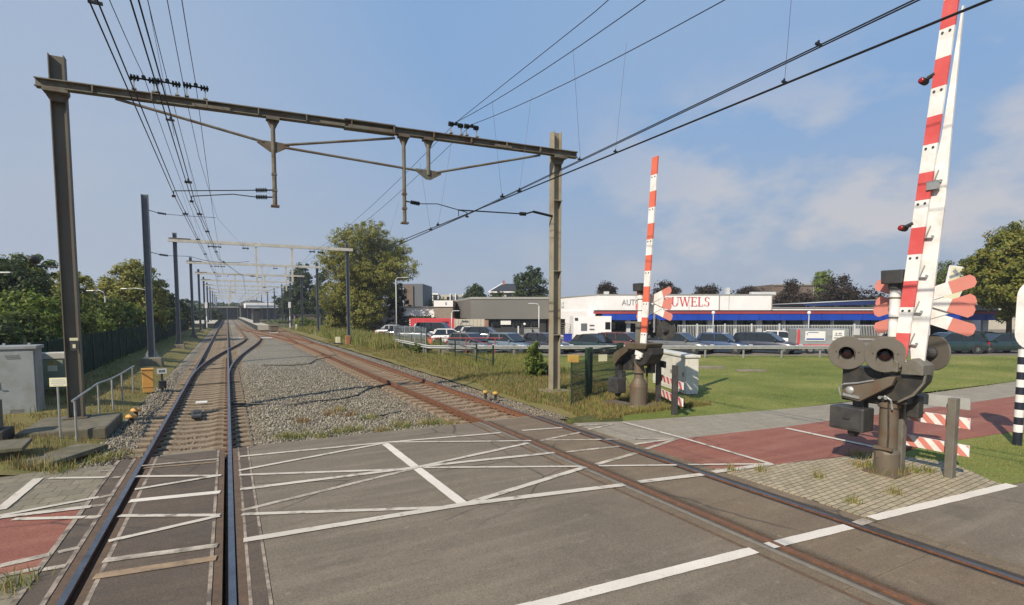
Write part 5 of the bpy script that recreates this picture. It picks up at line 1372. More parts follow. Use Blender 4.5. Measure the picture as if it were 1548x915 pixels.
# palings in front of the showroom
t = yard('paling_fence', 'light grey metal paling fence in front of the showroom', 'fence', 0, 53.4)
mb = MB()
for x in np.arange(lotx(1024, 53.4), lotx(1345, 53.4), .16): mb.box((x, 0, .92), (.035, .03, 1.56))
mb.build('paling', MAT['b_pole'], t)
mb = MB()
for z in (.25, 1.6): mb.box(((lotx(1024, 53.4) + lotx(1345, 53.4)) / 2, .03, z), (lotx(1345, 53.4) - lotx(1024, 53.4), .04, .06))
mb.build('rail', MAT['b_pole'], t)
for u in (1053, 1095, 1135, 1177, 1290): MB().box((lotx(u, 53.4), .02, .9), (.12, .12, 1.8)).build('post', MAT['b_pole'], t)
# blue canopy roof behind
cn = yard('canopy', 'flat dark blue canopy roof rising behind the right part of the showroom', 'canopy')
Yc = 78
mb = MB(); mb.prism([(lotx(1210, Yc), lotz(459, Yc)), (lotx(1304, Yc), lotz(454.5, Yc)), (lotx(1345, Yc), lotz(453.5, Yc)), (lotx(1345, Yc), lotz(460.5, Yc)), (lotx(1215, Yc), lotz(463, Yc))], Yc, Yc + 9, 'y'); mb.build('roof', MAT['b_navy'], cn)
mb = MB(); mb.prism([(lotx(1209, Yc), lotz(458.6, Yc)), (lotx(1304, Yc), lotz(453.9, Yc)), (lotx(1346, Yc), lotz(452.9, Yc)), (lotx(1346, Yc), lotz(453.6, Yc)), (lotx(1304, Yc), lotz(454.6, Yc)), (lotx(1209, Yc), lotz(459.3, Yc))], Yc - .1, Yc + 9.1, 'y'); mb.build('roof_edge', MAT['b_pole'], cn)
for u in (1222, 1260, 1301, 1335): MB().box((lotx(u, Yc + 1), Yc + 1, 2.2), (.25, .25, 4.2)).build('column', MAT['b_pole'], cn)

# --- grey clad hall with a dark ground floor
gh = yard('grey_hall', 'grey metal clad hall with a chamfered left corner and a dark ground floor', 'building')
Yg = 70.0; gx0, gx1 = lotx(712, Yg), lotx(829, Yg); gz = lotz(452.5, Yg)
out = [(gx0, Yg), (gx1, Yg), (gx1 + 3, 96), (lotx(690, 97) - 1, 97), (lotx(685, 92), 92)]
mb = MB(); mb.prism(out, 2.08, gz, 'z'); mb.build('cladding', MAT['b_grey'], gh)
c_ = Vector((sum(p[0] for p in out) / 5, sum(p[1] for p in out) / 5))
mb = MB(); mb.prism([tuple(c_ + (Vector(p) - c_) * 1.006) for p in out], gz, gz + .28, 'z'); mb.build('coping', MAT['b_grey2'], gh)
mb = MB(); mb.prism([tuple(c_ + (Vector(p) - c_) * .96) for p in out], 0, 2.08, 'z'); mb.build('ground_floor', MAT['b_dark'], gh)
for u0, u1 in ((745, 756), (776, 786), (790, 800), (803, 812)): MB().box((lotx((u0 + u1) / 2, Yg + .5), Yg + .42, 1.45), (lotx(u1, Yg) - lotx(u0, Yg), .1, .7)).build('window', MAT['pane'], gh)
o = MB().box((0, 0, 0), (1.35, .06, .62)).build('wall_sign', MAT['sign_white'], gh); o.location = (lotx(764.5, Yg), Yg + .3, lotz(487.5, Yg))
MB().box((lotx(735.5, Yg - .3), Yg + .3, 1.0), (.5, .3, 2.0)).build('brick_pier', MAT['b_brick'], gh)
MB().lathe([(.02, 0), (.16, .04), (.16, .1), (.02, .12)], 12, (lotx(793, Yg), Yg + .1, lotz(490, Yg)), 'y').build('wall_lamp', MAT['white'], gh)
t = yard('panel_wall', 'beige ribbed panel wall left of the dark ground floor', 'wall', lotx(710, 67.5), 67.5)
mb = MB(); mb.box((0, 0, 1.05), (lotx(734, 67.5) - lotx(688, 67.5), .12, 2.1))
for x in np.arange(-1.9, 2.0, .47): mb.box((x, -.08, 1.05), (.09, .06, 2.1))
mb.build('panel', MAT['b_beige'], t)
o = MB()
for k in range(9): o.lathe([(.05, 0), (.42, .1), (.5, .35), (.3, .6), (.05, .7)], 8, (-.6 + .32 * k + random.uniform(-.1, .1), -.75 + random.uniform(-.1, .1), .85 + random.uniform(-.1, .25)))
# --- red container with a round emblem
t = yard('container', 'low red container with faint white edge stripes behind the parked cars', 'container', lotx(654, 72), 72)
W = lotx(688, 72) - lotx(619, 72)
mb = MB(); mb.box((0, 1.2, 1.15), (W, 2.4, 2.0))
for x in np.arange(-W / 2 + .15, W / 2, .3): mb.box((x, -.02, 1.15), (.13, .06, 1.86))
mb.build('body', MAT['container'], t); mb = MB()
for x in (-W / 2 + .08, W / 2 - .08):
    for z in np.arange(.4, 2.0, .3): mb.box((x, -.055, z), (.13, .02, .16))
mb.build('edge_stripe', MAT['white'], t)
mb = MB(); mb.lathe([(.42, 0), (.42, -.02)], 20, (-W / 2 + 1.0, -.052, 1.05), 'y'); e = mb.build('emblem', MAT['txt_faint'], t); MB().lathe([(.26, 0), (.26, -.02)], 20, (-W / 2 + 1.0, -.075, 1.05), 'y').build('disc', MAT['b_grey'], e)
# --- buildings beyond
def block(name, label, u0, u1, vt, Y, dep, mat, parts=()):
    b = yard(name, label, 'building', lotx((u0 + u1) / 2, Y), Y)
    w, h = lotx(u1, Y) - lotx(u0, Y), lotz(vt, Y)
    MB().box((0, dep / 2, h / 2), (w, dep, h)).build('wall', MAT[mat], b)
    for (a0, a1, b0, b1, nm, m, proud) in parts:
        X0, X1 = lotx(a0, Y) - lotx((u0 + u1) / 2, Y), lotx(a1, Y) - lotx((u0 + u1) / 2, Y)
        MB().box(((X0 + X1) / 2, -proud / 2 + .03, (lotz(b0, Y) + lotz(b1, Y)) / 2), (X1 - X0, proud, lotz(b0, Y) - lotz(b1, Y))).build(nm, MAT[m], b)
    return b, w, h
b, w, h = block('white_shed', 'low white shed with a flat roof behind the container', 560, 658, 464.5, 84, 12, 'b_white', ((560, 658, 463.2, 464.8, 'coping', 'b_grey2', .3), (602, 650, 478, 500, 'recess', 'b_dark', .1)))
b, w, h = block('brick_house', 'brick block with a white upper band left of the grey hall', 657, 685, 455, 80, 9, 'b_brick', ((656.6, 685.4, 454.6, 464, 'parapet', 'b_white', .2), (674, 676, 457, 461, 'emblem', 'b_grey2', .26)))
b, w, h = block('office_tower', 'tall dark slate grey block behind the big olive tree', 612, 640, 429.5, 120, 14, 'b_tower', ((612, 626, 432, 500, 'brick_front', 'b_brown', .4),))
b, w, h = block('apartment_block', 'pale distant apartment block with white balcony frames', 640, 703, 446, 160, 12, 'b_beige', tuple((u, u + 5, v, v + 5, 'window', 'pane', .1) for u in (642, 650, 658, 676, 684) for v in (449, 457)) + tuple((u, u + 1.2, 444, 470, 'balcony_frame', 'b_white', .9) for u in (647, 655, 663, 681, 689, 700)) + ((646, 664, 444, 446, 'balcony_frame', 'b_white', 1.2), (680, 700, 449, 470, 'glazing', 'b_tower', .2)))
hs = yard('house', 'house with a dark hipped roof between the two trees above the grey hall', 'building', lotx(766, 118), 118)
W, zb_, zr_ = lotx(790, 118) - lotx(741, 118), lotz(441, 118), lotz(428, 118)
MB().box((0, 4, zb_ / 2), (W, 8, zb_)).build('wall', MAT['b_beige'], hs)
mb = MB(); mb.add([(-W / 2 - .3, -.3, zb_), (W / 2 + .3, -.3, zb_), (W / 2 + .3, 8.3, zb_), (-W / 2 - .3, 8.3, zb_), (-W * .12, 4, zr_), (W * .4, 4, zr_)], [(0, 1, 5, 4), (1, 2, 5), (2, 3, 4, 5), (3, 0, 4), (3, 2, 1, 0)])
rf = mb.build('roof', MAT['b_roof'], hs); MB().box((-W * .1, 3.6, zr_ + .2), (.5, .5, 1.0)).build('chimney', MAT['b_brick'], rf)
mb = MB(); mb.bar((-W / 2 - .3, -.34, zb_ - .1), (-W * .12, 3.9, zr_ + .05), .35, .25); mb.box((0, -.36, zb_ - .15), (W + .6, .2, .3)); mb.build('bargeboard', MAT['b_white'], rf)
for x in (-2, .5, 2.5): MB().box((x, -.02, zb_ - 1.3), (1.2, .1, 1.4)).build('window', MAT['pane'], hs)
block('brown_block', 'distant brown flat roofed block behind the copper trees', 1165, 1232, 430.5, 125, 12, 'b_brown', ((1165, 1232, 429.8, 432, 'coping', 'b_grey2', .3), (1226, 1228, 424, 445, 'flue', 'b_pole', .4)))
block('far_shop', 'distant pale shop fronts seen under the autumn tree at the right', 1446, 1548, 459, 92, 8, 'b_beige', ((1450, 1500, 466, 470, 'awning', 'container', .6), (1455, 1462, 461, 466, 'window', 'pane', .1), (1468, 1476, 461, 466, 'window', 'pane', .1), (1484, 1492, 461, 466, 'window', 'pane', .1)))
# pylon sign with a big letter
t = yard('pylon_sign', 'tall white pylon sign leaning in view behind the near barrier, with a grey letter K', 'sign', lotx(1440, 60), 60)
mb = MB(); q = [(lotx(u, 60) - lotx(1440, 60), lotz(v, 60)) for u, v in ((1429, 402), (1462, 406), (1440, 462), (1417, 470))]
mb.prism(q, -.1, .1, 'y'); pl = mb.build('panel', MAT['white'], t)
mb = MB(); q2 = [(a * .86 + .02, (z - 6) * .9 + 6.05) for a, z in q]; mb.prism(q2, -.115, -.104, 'y'); mb.build('face', MAT['sign_cream'], pl)
mb = MB()
def st(u0, v0, u1, v1, w): mb.bar((lotx(u0, 60) - lotx(1440, 60), -.13, lotz(v0, 60)), (lotx(u1, 60) - lotx(1440, 60), -.13, lotz(v1, 60)), .02, w, up=(0, 0, 1))
st(1434, 409, 1440, 416, .42); st(1440, 416, 1455, 411, .34); st(1440, 416, 1428, 420, .3); st(1444, 434, 1441, 441, .4)
mb.build('lettering', MAT['txt_grey'], pl)
MB().box((-.6, .0, 1.6), (.3, .2, 3.4)).build('post', MAT['b_pole'], t)

# --- bins and clutter by the grey hall
for k, u in enumerate((798, 809)):
    t = yard('waste_bin', ['left large grey wheeled waste bin by the white showroom wing', 'right large grey wheeled waste bin by the white showroom wing'][k], 'waste bin', lotx(u, 60), 60 + k * .4, 'grey wheeled waste bins')
    MB().box((0, 0, .62), (.8, .9, .95), taper=1.08).build('body', MAT['cabinet_grey'], t, bevel=.03); MB().box((0, -.02, 1.16), (.9, 1.0, .12)).build('lid', MAT['grey'], t, bevel=.04)
    mb = MB()
    for sx in (-.3, .3):
        for sy in (-.3, .3): mb.lathe([(.09, -.03), (.09, .03)], 10, (sx, sy, .09), 'x')
    mb.build('wheel', MAT['tyre'], t)
t = yard('crate', 'bright blue plastic crate beside the white annex', 'crate', lotx(858, 52), 52); MB().box((0, 0, .4), (.75, .7, .8), taper=1.05).build('body', MAT['blue_skip'], t, bevel=.03); MB().box((0, 0, .82), (.86, .8, .06)).build('rim', MAT['blue_skip'], t)
t = yard('trellis', 'dark metal frame rack standing before the dark wing windows', 'rack', lotx(856, 56), 56)
mb = MB()
for k in range(6): mb.bar((-1.6 + .6 * k, 0, .5), (-1.3 + .6 * k, 0, 2.0 - .1 * k), .05, .05); mb.bar((-1.6, 0, .7 + .25 * k), (1.7, .0, .6 + .18 * k), .04, .04)
mb.build('frame', MAT['grey'], t)
def lot_lamp(label, u, vt, Y, side, arm):
    t = yard('street_lamp', label, 'street lamp', lotx(u, Y), Y); h = lotz(vt, Y)
    MB().tube([(0, 0, 0), (0, 0, h - .25)], .075, 8, r2=.05).build('pole', MAT['b_pole'], t, smooth=True)
    MB().tube([(0, 0, h - .3), (side * .15, 0, h - .06), (side * arm, 0, h)], .045, 6).build('arm', MAT['b_pole'], t, smooth=True); MB().box((side * (arm + .3), 0, h), (.8, .22, .09)).build('lamp_head', MAT['b_pole'], t, bevel=.03)
lot_lamp('slim street lamp beside the big olive tree', 600, 420, 66, 1, .9)
lot_lamp('white street lamp at the corner where the grey hall meets the white showroom wing', 814.5, 459, 60, -1, .5)
lot_lamp('short lamp post in front of the grey hall wall', 683, 470, 66, 1, .3)
t = yard('bollard', 'pale grey bollard post on the forecourt of the grey hall', 'bollard', lotx(783.5, 56), 56); MB().box((0, 0, .75), (.16, .16, 1.5)).build('post', MAT['b_pole'], t, bevel=.02)

# --- crash barrier
t = thing('crash_barrier', 'long galvanised crash barrier along the front of the car park', 'crash barrier', (0, 0, 0))
gp = [C(lotx(598, 43), 43), C(lotx(620, 39), 39), C(lotx(648, 34.6), 34.6), C(lotx(690, 34.2), 34.2), C(lotx(1270, 34.2), 34.2)]
prof = [(-.02, .60), (.06, .655), (-.02, .71), (-.02, .73), (.06, .785), (-.02, .84)]
mb = MB(); vs, fs = [], []
for i, p in enumerate(gp):
    d = (Vector(gp[min(i + 1, 4)]) - Vector(gp[max(i - 1, 0)])).normalized(); n = Vector((d.y, -d.x))
    for th in (0, .012):
        for a, z in prof: vs.append((p[0] + n.x * (a + th), p[1] + n.y * (a + th), z - .06))
m = len(prof)
for i in range(4):
    for o in (0, m):
        for j in range(m - 1): fs.append((i * 2 * m + o + j, i * 2 * m + o + j + 1, (i + 1) * 2 * m + o + j + 1, (i + 1) * 2 * m + o + j))
mb.add(vs, fs); mb.build('beam', MAT['guard'], t)
for a, b in zip(gp, gp[1:]):
    L = (Vector(b) - Vector(a)).length; n = max(1, int(L / 2.4))
    for i in range(n): 
        p = Vector(a) + (Vector(b) - Vector(a)) * ((i + .5) / n); MB().box((p.x + .02, p.y + .06, .33), (.07, .1, .8)).build('post', MAT['galv'], t)
t = thing('mesh_fence', 'see through wire fence on thin poles beside the left end of the crash barrier', 'fence', (0, 0, 0))
q = [C(lotx(u, Y), Y) for u, Y in ((596, 44), (612, 41.5), (627, 38.8), (644, 35.4))]
for x, y in q: MB().tube([(x, y, 0), (x, y, 1.9)], .03, 6).build('post', MAT['galv'], t)
mb = MB()
for a, b in zip(q, q[1:]):
    for z in np.arange(.3, 1.9, .2): mb.bar(a + (z,), b + (z,), .008, .008)
    for s in np.linspace(0, 1, 40): mb.box((a[0] + (b[0] - a[0]) * s, a[1] + (b[1] - a[1]) * s, 1.1), (.006, .006, 1.6))
mb.build('mesh_panel', MAT['galv'], t)
t = yard('swing_gate', 'rust red tubular swing gate crossing the car park entrance', 'gate', lotx(645, 36), 36)
wg = lotx(760, 36) - lotx(645, 36)
MB().tube([(0, 0, 1.18), (wg, 0, 1.18)], .035, 8).build('top_tube', MAT['b_red'], t)
mb = MB()
for f in (.52, .9): mb.tube([(wg * f, 0, .1), (wg * f, 0, 1.2)], .035, 8)
mb.tube([(wg * .55, 0, 1.16), (wg * .98, 0, .5)], .022, 6); mb.build('brace', MAT['b_red'], t)
MB().tube([(0, .0, 0), (0, 0, 1.95)], .05, 8).build('post', MAT['fence_green'], t)
mb = MB(); mb.prism([(.04, 1.12), (.46, 1.12), (.26, .76)], -.05, -.03, 'y'); mb.build('warning_triangle', MAT['orange'], t)

# ================================================================ CARS
def car(label, X, Y, head, paint, kind='hatch', scale=1.0, group='cars parked in the showroom car park', dz=0.0):
    """heading 0 = nose to the right of the photo; positive turns the nose away."""
    t = yard('parked_car', label, 'car', X, Y, group, turn=head)
    L, W, H = {'hatch': (3.75, 1.66, 1.43), 'sedan': (4.5, 1.74, 1.42), 'estate': (4.55, 1.75, 1.47), 'van': (4.5, 1.8, 1.85), 'cabrio': (4.3, 1.74, 1.36)}[kind]
    L, W, H = L * scale, W * scale, H * scale
    h2 = L / 2
    belt = .60 * H if kind != 'van' else .52 * H
    # lower body: stations along the length (x, half width, bottom z, top z)
    st = [(-h2, .40, .40, .60), (-h2 + .06, .46, .30, .80), (-h2 + .35, .5, .22, .985), (-.30 * L, .5, .19, 1.0), (0, .5, .18, 1.0), (.2 * L, .5, .19, .985), (h2 - .75, .495, .2, .90), (h2 - .3, .47, .22, .82), (h2 - .06, .42, .28, .68), (h2, .37, .36, .56)]
    if kind in ('sedan',): st[1] = (-h2 + .06, .45, .3, .88); st[2] = (-h2 + .4, .5, .22, .98)
    vs, fs = [], []
    for x, hw, zb_, zt_ in st:
        w = hw * W; b = zb_ * belt / .62 * .75; tt = zt_ * belt
        ring = [(-w * .9, b), (-w, b + .12), (-w * 1.0, (b + tt) / 2), (-w * .985, tt - .1), (-w * .90, tt), (w * .90, tt), (w * .985, tt - .1), (w, (b + tt) / 2), (w, b + .12), (w * .9, b)]
        vs += [(x, p, z) for p, z in ring]
    k = 10
    for i in range(len(st) - 1):
        for j in range(k):
            a, b = i * k + j, i * k + (j + 1) % k
            fs.append((a, b, b + k, a + k))
    fs += [tuple(range(k)), tuple((len(st) - 1) * k + j for j in range(k - 1, -1, -1))]
    mb = MB(); mb.add(vs, fs); body = mb.build('body', MAT[paint], t, smooth=True, bevel=.02, seg=2)
    # greenhouse
    prof = {'hatch': [(-.47, belt), (-.40, H - .10), (-.33, H), (.02, H - .01), (.075, H - .05), (.27, belt)],
            'sedan': [(-.36, belt), (-.22, H - .06), (-.15, H), (.04, H), (.10, H - .05), (.27, belt)],
            'estate': [(-.485, belt), (-.43, H - .10), (-.36, H - .02), (.04, H), (.09, H - .05), (.26, belt)],
            'van': [(-.49, belt), (-.47, H - .12), (-.43, H), (.12, H), (.18, H - .08), (.33, belt)],
            'cabrio': [(-.36, belt), (-.26, H - .12), (-.14, H - .01), (.02, H), (.09, H - .06), (.27, belt)]}[kind]
    wr = .385 * W; wb = .452 * W
    def ww(z): return wb + (wr - wb) * (z - belt) / (H - belt)
    pts = [(a * L, z) for a, z in prof]
    mb = MB(); n = len(pts)
    vs = [(x, -ww(z), z) for x, z in pts] + [(x, ww(z), z) for x, z in pts]
    fs = [tuple(range(n)), tuple(range(2 * n - 1, n - 1, -1))] + [(i, i + 1, i + 1 + n, i + n) for i in range(n - 1)]
    mb.add(vs, fs); mb.build('window', MAT['car_glass'], t)
    # roof and pillars
    mb = MB(); e = .012
    r = [p for p in pts if p[1] > H - .075]
    vs = [(x, -ww(z) - e, z + e) for x, z in r] + [(x, ww(z) + e, z + e) for x, z in r]; m = len(r)
    fs = [(i, i + 1, i + 1 + m, i + m) for i in range(m - 1)]
    vs2 = [(x, s * (ww(z - .05) + e), z - .055) for s in (-1, 1) for x, z in r]
    mb.add(vs + vs2, fs + [(i, i + 1, 2 * m + i + 1, 2 * m + i) for i in range(m - 1)] + [(m + i, m + i + 1, 3 * m + i + 1, 3 * m + i) for i in range(m - 1)])
    for s in (-1, 1):
        def pil(p, q, w): mb.bar((p[0], s * (ww(p[1]) + .004), p[1]), (q[0], s * (ww(q[1]) + .004), q[1]), .03, w, up=(0, 1, 0)) if False else mb.prism([(p[0] - w / 2, p[1]), (p[0] + w / 2, p[1]), (q[0] + w / 2, q[1]), (q[0] - w / 2, q[1])], s * (ww((p[1] + q[1]) / 2) - .03), s * (ww((p[1] + q[1]) / 2) + .03), 'y')
        pil((pts[-1][0] - .03, belt), (pts[-2][0] - .03, H - .04), .06)
        if kind != 'cabrio':
            xm_ = -.09 * L; pil((xm_, belt), (xm_ - .03, H - .03), .09)
            if kind in ('estate', 'van', 'sedan'): pil((-.27 * L if kind != 'sedan' else -.25 * L, belt), (-.27 * L if kind != 'sedan' else -.2 * L, H - .04), .09)
        wq = {'hatch': .22, 'sedan': .16, 'estate': .16, 'van': .14, 'cabrio': .5}[kind]
        pil((pts[0][0] + wq / 2 + .02, belt), (pts[1][0] + wq / 2 + .06, H - .05), wq)
    mb.build('roof', MAT[paint if kind != 'cabrio' else 'trim'], t)
    # wheels
    R_ = .30 * scale
    for x in (-.305 * L, .315 * L):
        for s in (-1, 1):
            MB().lathe([(R_ * 1.22, -.01), (R_ * 1.22, .01)], 20, (x, s * (W * .5 - .004), R_ + .01), 'y').build('wheel_arch', MAT['trim'], body)
            wz = s * (W * .5 - .07)
            w_ = MB().lathe([(R_ * .66, -.09), (R_ * .94, -.09), (R_, -.05), (R_, .05), (R_ * .94, .09), (R_ * .66, .09)], 22, (x, wz, R_), 'y').build('wheel', MAT['tyre'], t)
            mb = MB(); mb.lathe([(R_ * .66, s * .07), (R_ * .62, s * .085)], 18, (x, wz, R_), 'y', 1)
            for q in range(7):
                a = 2 * PI * q / 7; mb.bar((x, wz + s * .1, R_), (x + R_ * .6 * math.cos(a), wz + s * .09, R_ + R_ * .6 * math.sin(a)), .05, .03)
            mb.lathe([(.05, s * .09), (.04, s * .115)], 10, (x, wz, R_), 'y'); mb.build('rim', [MAT['rim'], MAT['trim']], w_)
    for s in (-1, 1):
        MB().box((h2 - .10, s * W * .34, .66 * belt), (.16, W * .2, .15), (0, 0, -s * .35)).build('headlight', MAT['headlamp'], t, bevel=.02)
        MB().box((-h2 + .06, s * W * .39, .80 * belt), (.10, W * .11, .26), (0, 0, s * .25)).build('tail_light', MAT['tail'], t, bevel=.02)
        MB().box((.19 * L, s * (W * .5 + .03), belt + .05), (.12, .16, .12)).build('wing_mirror', MAT[paint], t, bevel=.03)
        MB().box((-.13 * L, s * (W * .497), belt - .12), (.16, .03, .03)).build('door_handle', MAT['trim'], t)
        mb = MB()
        for xs in (.17, -.10, -.36): mb.box((xs * L, s * W * .5, belt * .62), (.012, .012, belt * .62))
        mb.build('door_gap', MAT['trim'], body)
    MB().box((-h2 - .01, 0, .55 * belt), (.02, .5, .11)).build('number_plate', MAT['plate'], t); MB().box((h2 + .005, 0, .42 * belt), (.02, .5, .11)).build('number_plate', MAT['plate'], t)
    MB().box((h2 - .05, 0, .32), (.12, W * .7, .16)).build('bumper', MAT['trim'], t, bevel=.03); MB().box((-h2 + .05, 0, .36), (.12, W * .78, .18)).build('bumper', MAT['trim'], t, bevel=.03)
    return t
for nm, c in (('p_silver', (.50, .51, .51)), ('p_white', (.70, .70, .68)), ('p_black', (.010, .011, .013)), ('p_navy', (.014, .02, .04)), ('p_blue', (.03, .06, .14)), ('p_steel', (.12, .16, .20)), ('p_red', (.11, .035, .03)), ('p_maroon', (.09, .022, .025)), ('p_green', (.012, .030, .030)), ('p_grey', (.10, .105, .11)), ('p_violet', (.03, .025, .04))):
    MAT[nm] = paintmat(nm, c)
A = R(-40)
row = [(712, 'p_grey', 'hatch', 'dark grey hatchback behind the swing gate, leftmost of the front row'), (770, 'p_steel', 'hatch', 'blue grey hatchback left of the ivy covered post'), (826, 'p_violet', 'hatch', 'dark violet hatchback just behind the ivy covered post'),
       (898, 'p_green', 'cabrio', 'dark green cabriolet with a domed black roof right of the olive mast'), (946, 'p_red', 'estate', 'dull red estate car behind the far barrier pedestal'), (1026, 'p_grey', 'estate', 'dark grey estate car right of the far barrier'),
       (1092, 'p_blue', 'hatch', 'blue hatchback behind the crash barrier, left of the two blue cars'), (1157, 'p_navy', 'estate', 'navy blue car beside the grey trailer, right of the two blue cars')]
for u, p, k, lab in row:
    Yc = 38.6; car(lab, lotx(u, Yc), Yc, A, p, k)
car('silver white hatchback in the middle of the upper car park', lotx(681, 49), 49.2, R(6), 'p_white', 'hatch')
car('black hatchback with red tail lamps right of the silver hatchback', lotx(733, 52), 53, R(-14), 'p_black', 'hatch', 1.06)
car('dark navy van behind the silver hatchback', lotx(660, 57), 57.5, R(-12), 'p_navy', 'van')
car('steel blue estate car left of the dark van', lotx(630, 55), 55, R(-10), 'p_steel', 'estate')
car('dark saloon car at the left end of the upper car park', lotx(604, 58), 60, R(-8), 'p_navy', 'sedan')
car('dark blue saloon with pale roof line behind the black hatchback', lotx(706, 61), 61.5, R(-14), 'p_navy', 'sedan')
car('silver car half hidden behind the black hatchback', lotx(722, 58), 57.5, R(-14), 'p_silver', 'hatch')
car('pale car roof beside the slim street lamp', lotx(588, 62), 65, R(-6), 'p_silver', 'sedan')
car('white car half hidden behind the navy car and the grey trailer', lotx(1186, 43.5), 43.8, R(-30), 'p_white', 'hatch')
car('dark estate car with its tail toward the near barrier sign, right edge', lotx(1436, 38), 38.2, R(176), 'p_green', 'estate')
car('black hatchback showing red tail lamps and yellow plate at the right', lotx(1480, 41), 42.0, R(118), 'p_black', 'hatch')
car('dark green car behind the rounded white sign at the right edge', lotx(1520, 38), 38.6, R(172), 'p_green', 'hatch')
car('dark car parked under the autumn tree behind the other right edge cars', lotx(1468, 46), 47, R(170), 'p_grey', 'sedan')
# grey box trailer with two notice boards
t = yard('trailer', 'light grey box trailer with a red corner stripe and two white boards', 'trailer', lotx(1243, 37.6), 37.6, None, R(-6))
W = 3.5
MB().box((0, .8, 1.12), (W, 1.5, 1.30)).build('body', MAT['cabinet_grey'], t, bevel=.03)
mb = MB(); mb.box((-W / 2 + .13, .03, 1.12), (.16, .02, 1.2)); mb.box((-.1, .03, .56), (W - .3, .02, .16)); mb.build('red_stripe', MAT['container'], t)
o = MB().box((-.5, .02, 1.25), (1.35, .03, .68)).build('notice_board', MAT['sign_white'], t)
mb = MB(); mb.box((-.5, -.003, 1.03), (1.2, .012, .1)); mb.tube([(-1.02, -.003, 1.32), (-1.08, -.003, 1.42), (-.98, -.003, 1.5), (-.3, -.003, 1.5)], .02, 6); mb.build('print', MAT['b_blue'], o)
o = MB().box((1.05, .02, 1.3), (.78, .03, .72)).build('notice_board', MAT['sign_white'], t)
mb = MB(); mb.box((1.05, -.003, 1.12), (.6, .012, .08)); mb.box((1.05, -.003, 1.3), (.5, .012, .05)); mb.box((.9, -.003, 1.42), (.1, .012, .12)); mb.box((1.15, -.003, 1.44), (.2, .012, .1)); mb.build('print', MAT['txt_grey'], o)
for x in (-.8, .5):
    w_ = MB().lathe([(.2, -.09), (.29, -.08), (.30, 0), (.29, .08), (.2, .09)], 18, (x, .08, .30), 'y').build('wheel', MAT['tyre'], t); MB().lathe([(.18, -.095), (.05, -.11)], 14, (x, .08, .30), 'y').build('rim', MAT['rim'], w_)
MB().box((-W / 2 - .45, .8, .42), (1.0, .1, .1)).build('drawbar', MAT['dark'], t)
for x in (.2,): MB().lathe([(.1, 0), (.14, .08), (.03, .18)], 10, (x, .7, 1.78)).build('roof_vent', MAT['grey'], t)
# ================================================================ TREES
def leaf_cloud(name, blobs, n, size, mat, parent, clump=.5, nclump=60, flat=.75):
    """Leaf quads gathered in many small sprays spread through the crown volume."""
    bl = np.array([(b[0], b[1], b[2], b[3], b[4], b[5]) for b in blobs], float)
    vol = (bl[:, 3] * bl[:, 4] * bl[:, 5]) ** .85; pr = vol / vol.sum()
    ci = rng.choice(len(bl), nclump, p=pr)
    d = rng.normal(size=(nclump, 3)); d /= np.linalg.norm(d, axis=1)[:, None]
    rad = rng.random(nclump) ** .38
    cc = bl[ci, :3] + d * bl[ci, 3:6] * rad[:, None]
    k = rng.choice(nclump, n)
    cr = clump * rng.uniform(.5, 1.35, nclump)
    off = rng.normal(size=(n, 3)); off /= np.linalg.norm(off, axis=1)[:, None]
    off *= (rng.random(n) ** .5)[:, None] * cr[k][:, None]
    off[:, 2] *= flat
    p = cc[k] + off
    nn = off / (np.linalg.norm(off, axis=1)[:, None] + 1e-6) * .7 + d[k] * .5 + rng.normal(size=(n, 3)) * .55 + np.array([0, 0, .35])
    nn /= np.linalg.norm(nn, axis=1)[:, None]
    t = np.cross(nn, rng.normal(size=(n, 3))); t /= np.linalg.norm(t, axis=1)[:, None]
    b = np.cross(nn, t)
    s = size * rng.uniform(.55, 1.3, n)[:, None]
    v = np.stack([p - t * s, p - b * s * .55, p + t * s, p + b * s * .55], 1).reshape(-1, 3)
    v = v[:, :]
    f = np.arange(4 * n).reshape(n, 4)
    return np_mesh(name, v, f, mat, parent=parent)
def limbs(par, h, r, tips, name='trunk'):
    mb = MB()
    top = Vector((0, 0, h * .55))
    mb.tube([(0, 0, -.1), (r * .3, 0, h * .2), (-r * .4, r * .3, h * .38), top], r, 10, r2=r * .45)
    for q in tips:
        q = Vector(q); s = Vector((0, 0, h * random.uniform(.2, .5)))
        m = s * .45 + q * .55 + Vector((random.uniform(-.3, .3), random.uniform(-.3, .3), .2))
        mb.tube([s, m, q], r * .38, 6, r2=r * .06)
    return mb.build(name, MAT['bark'], par, smooth=True)
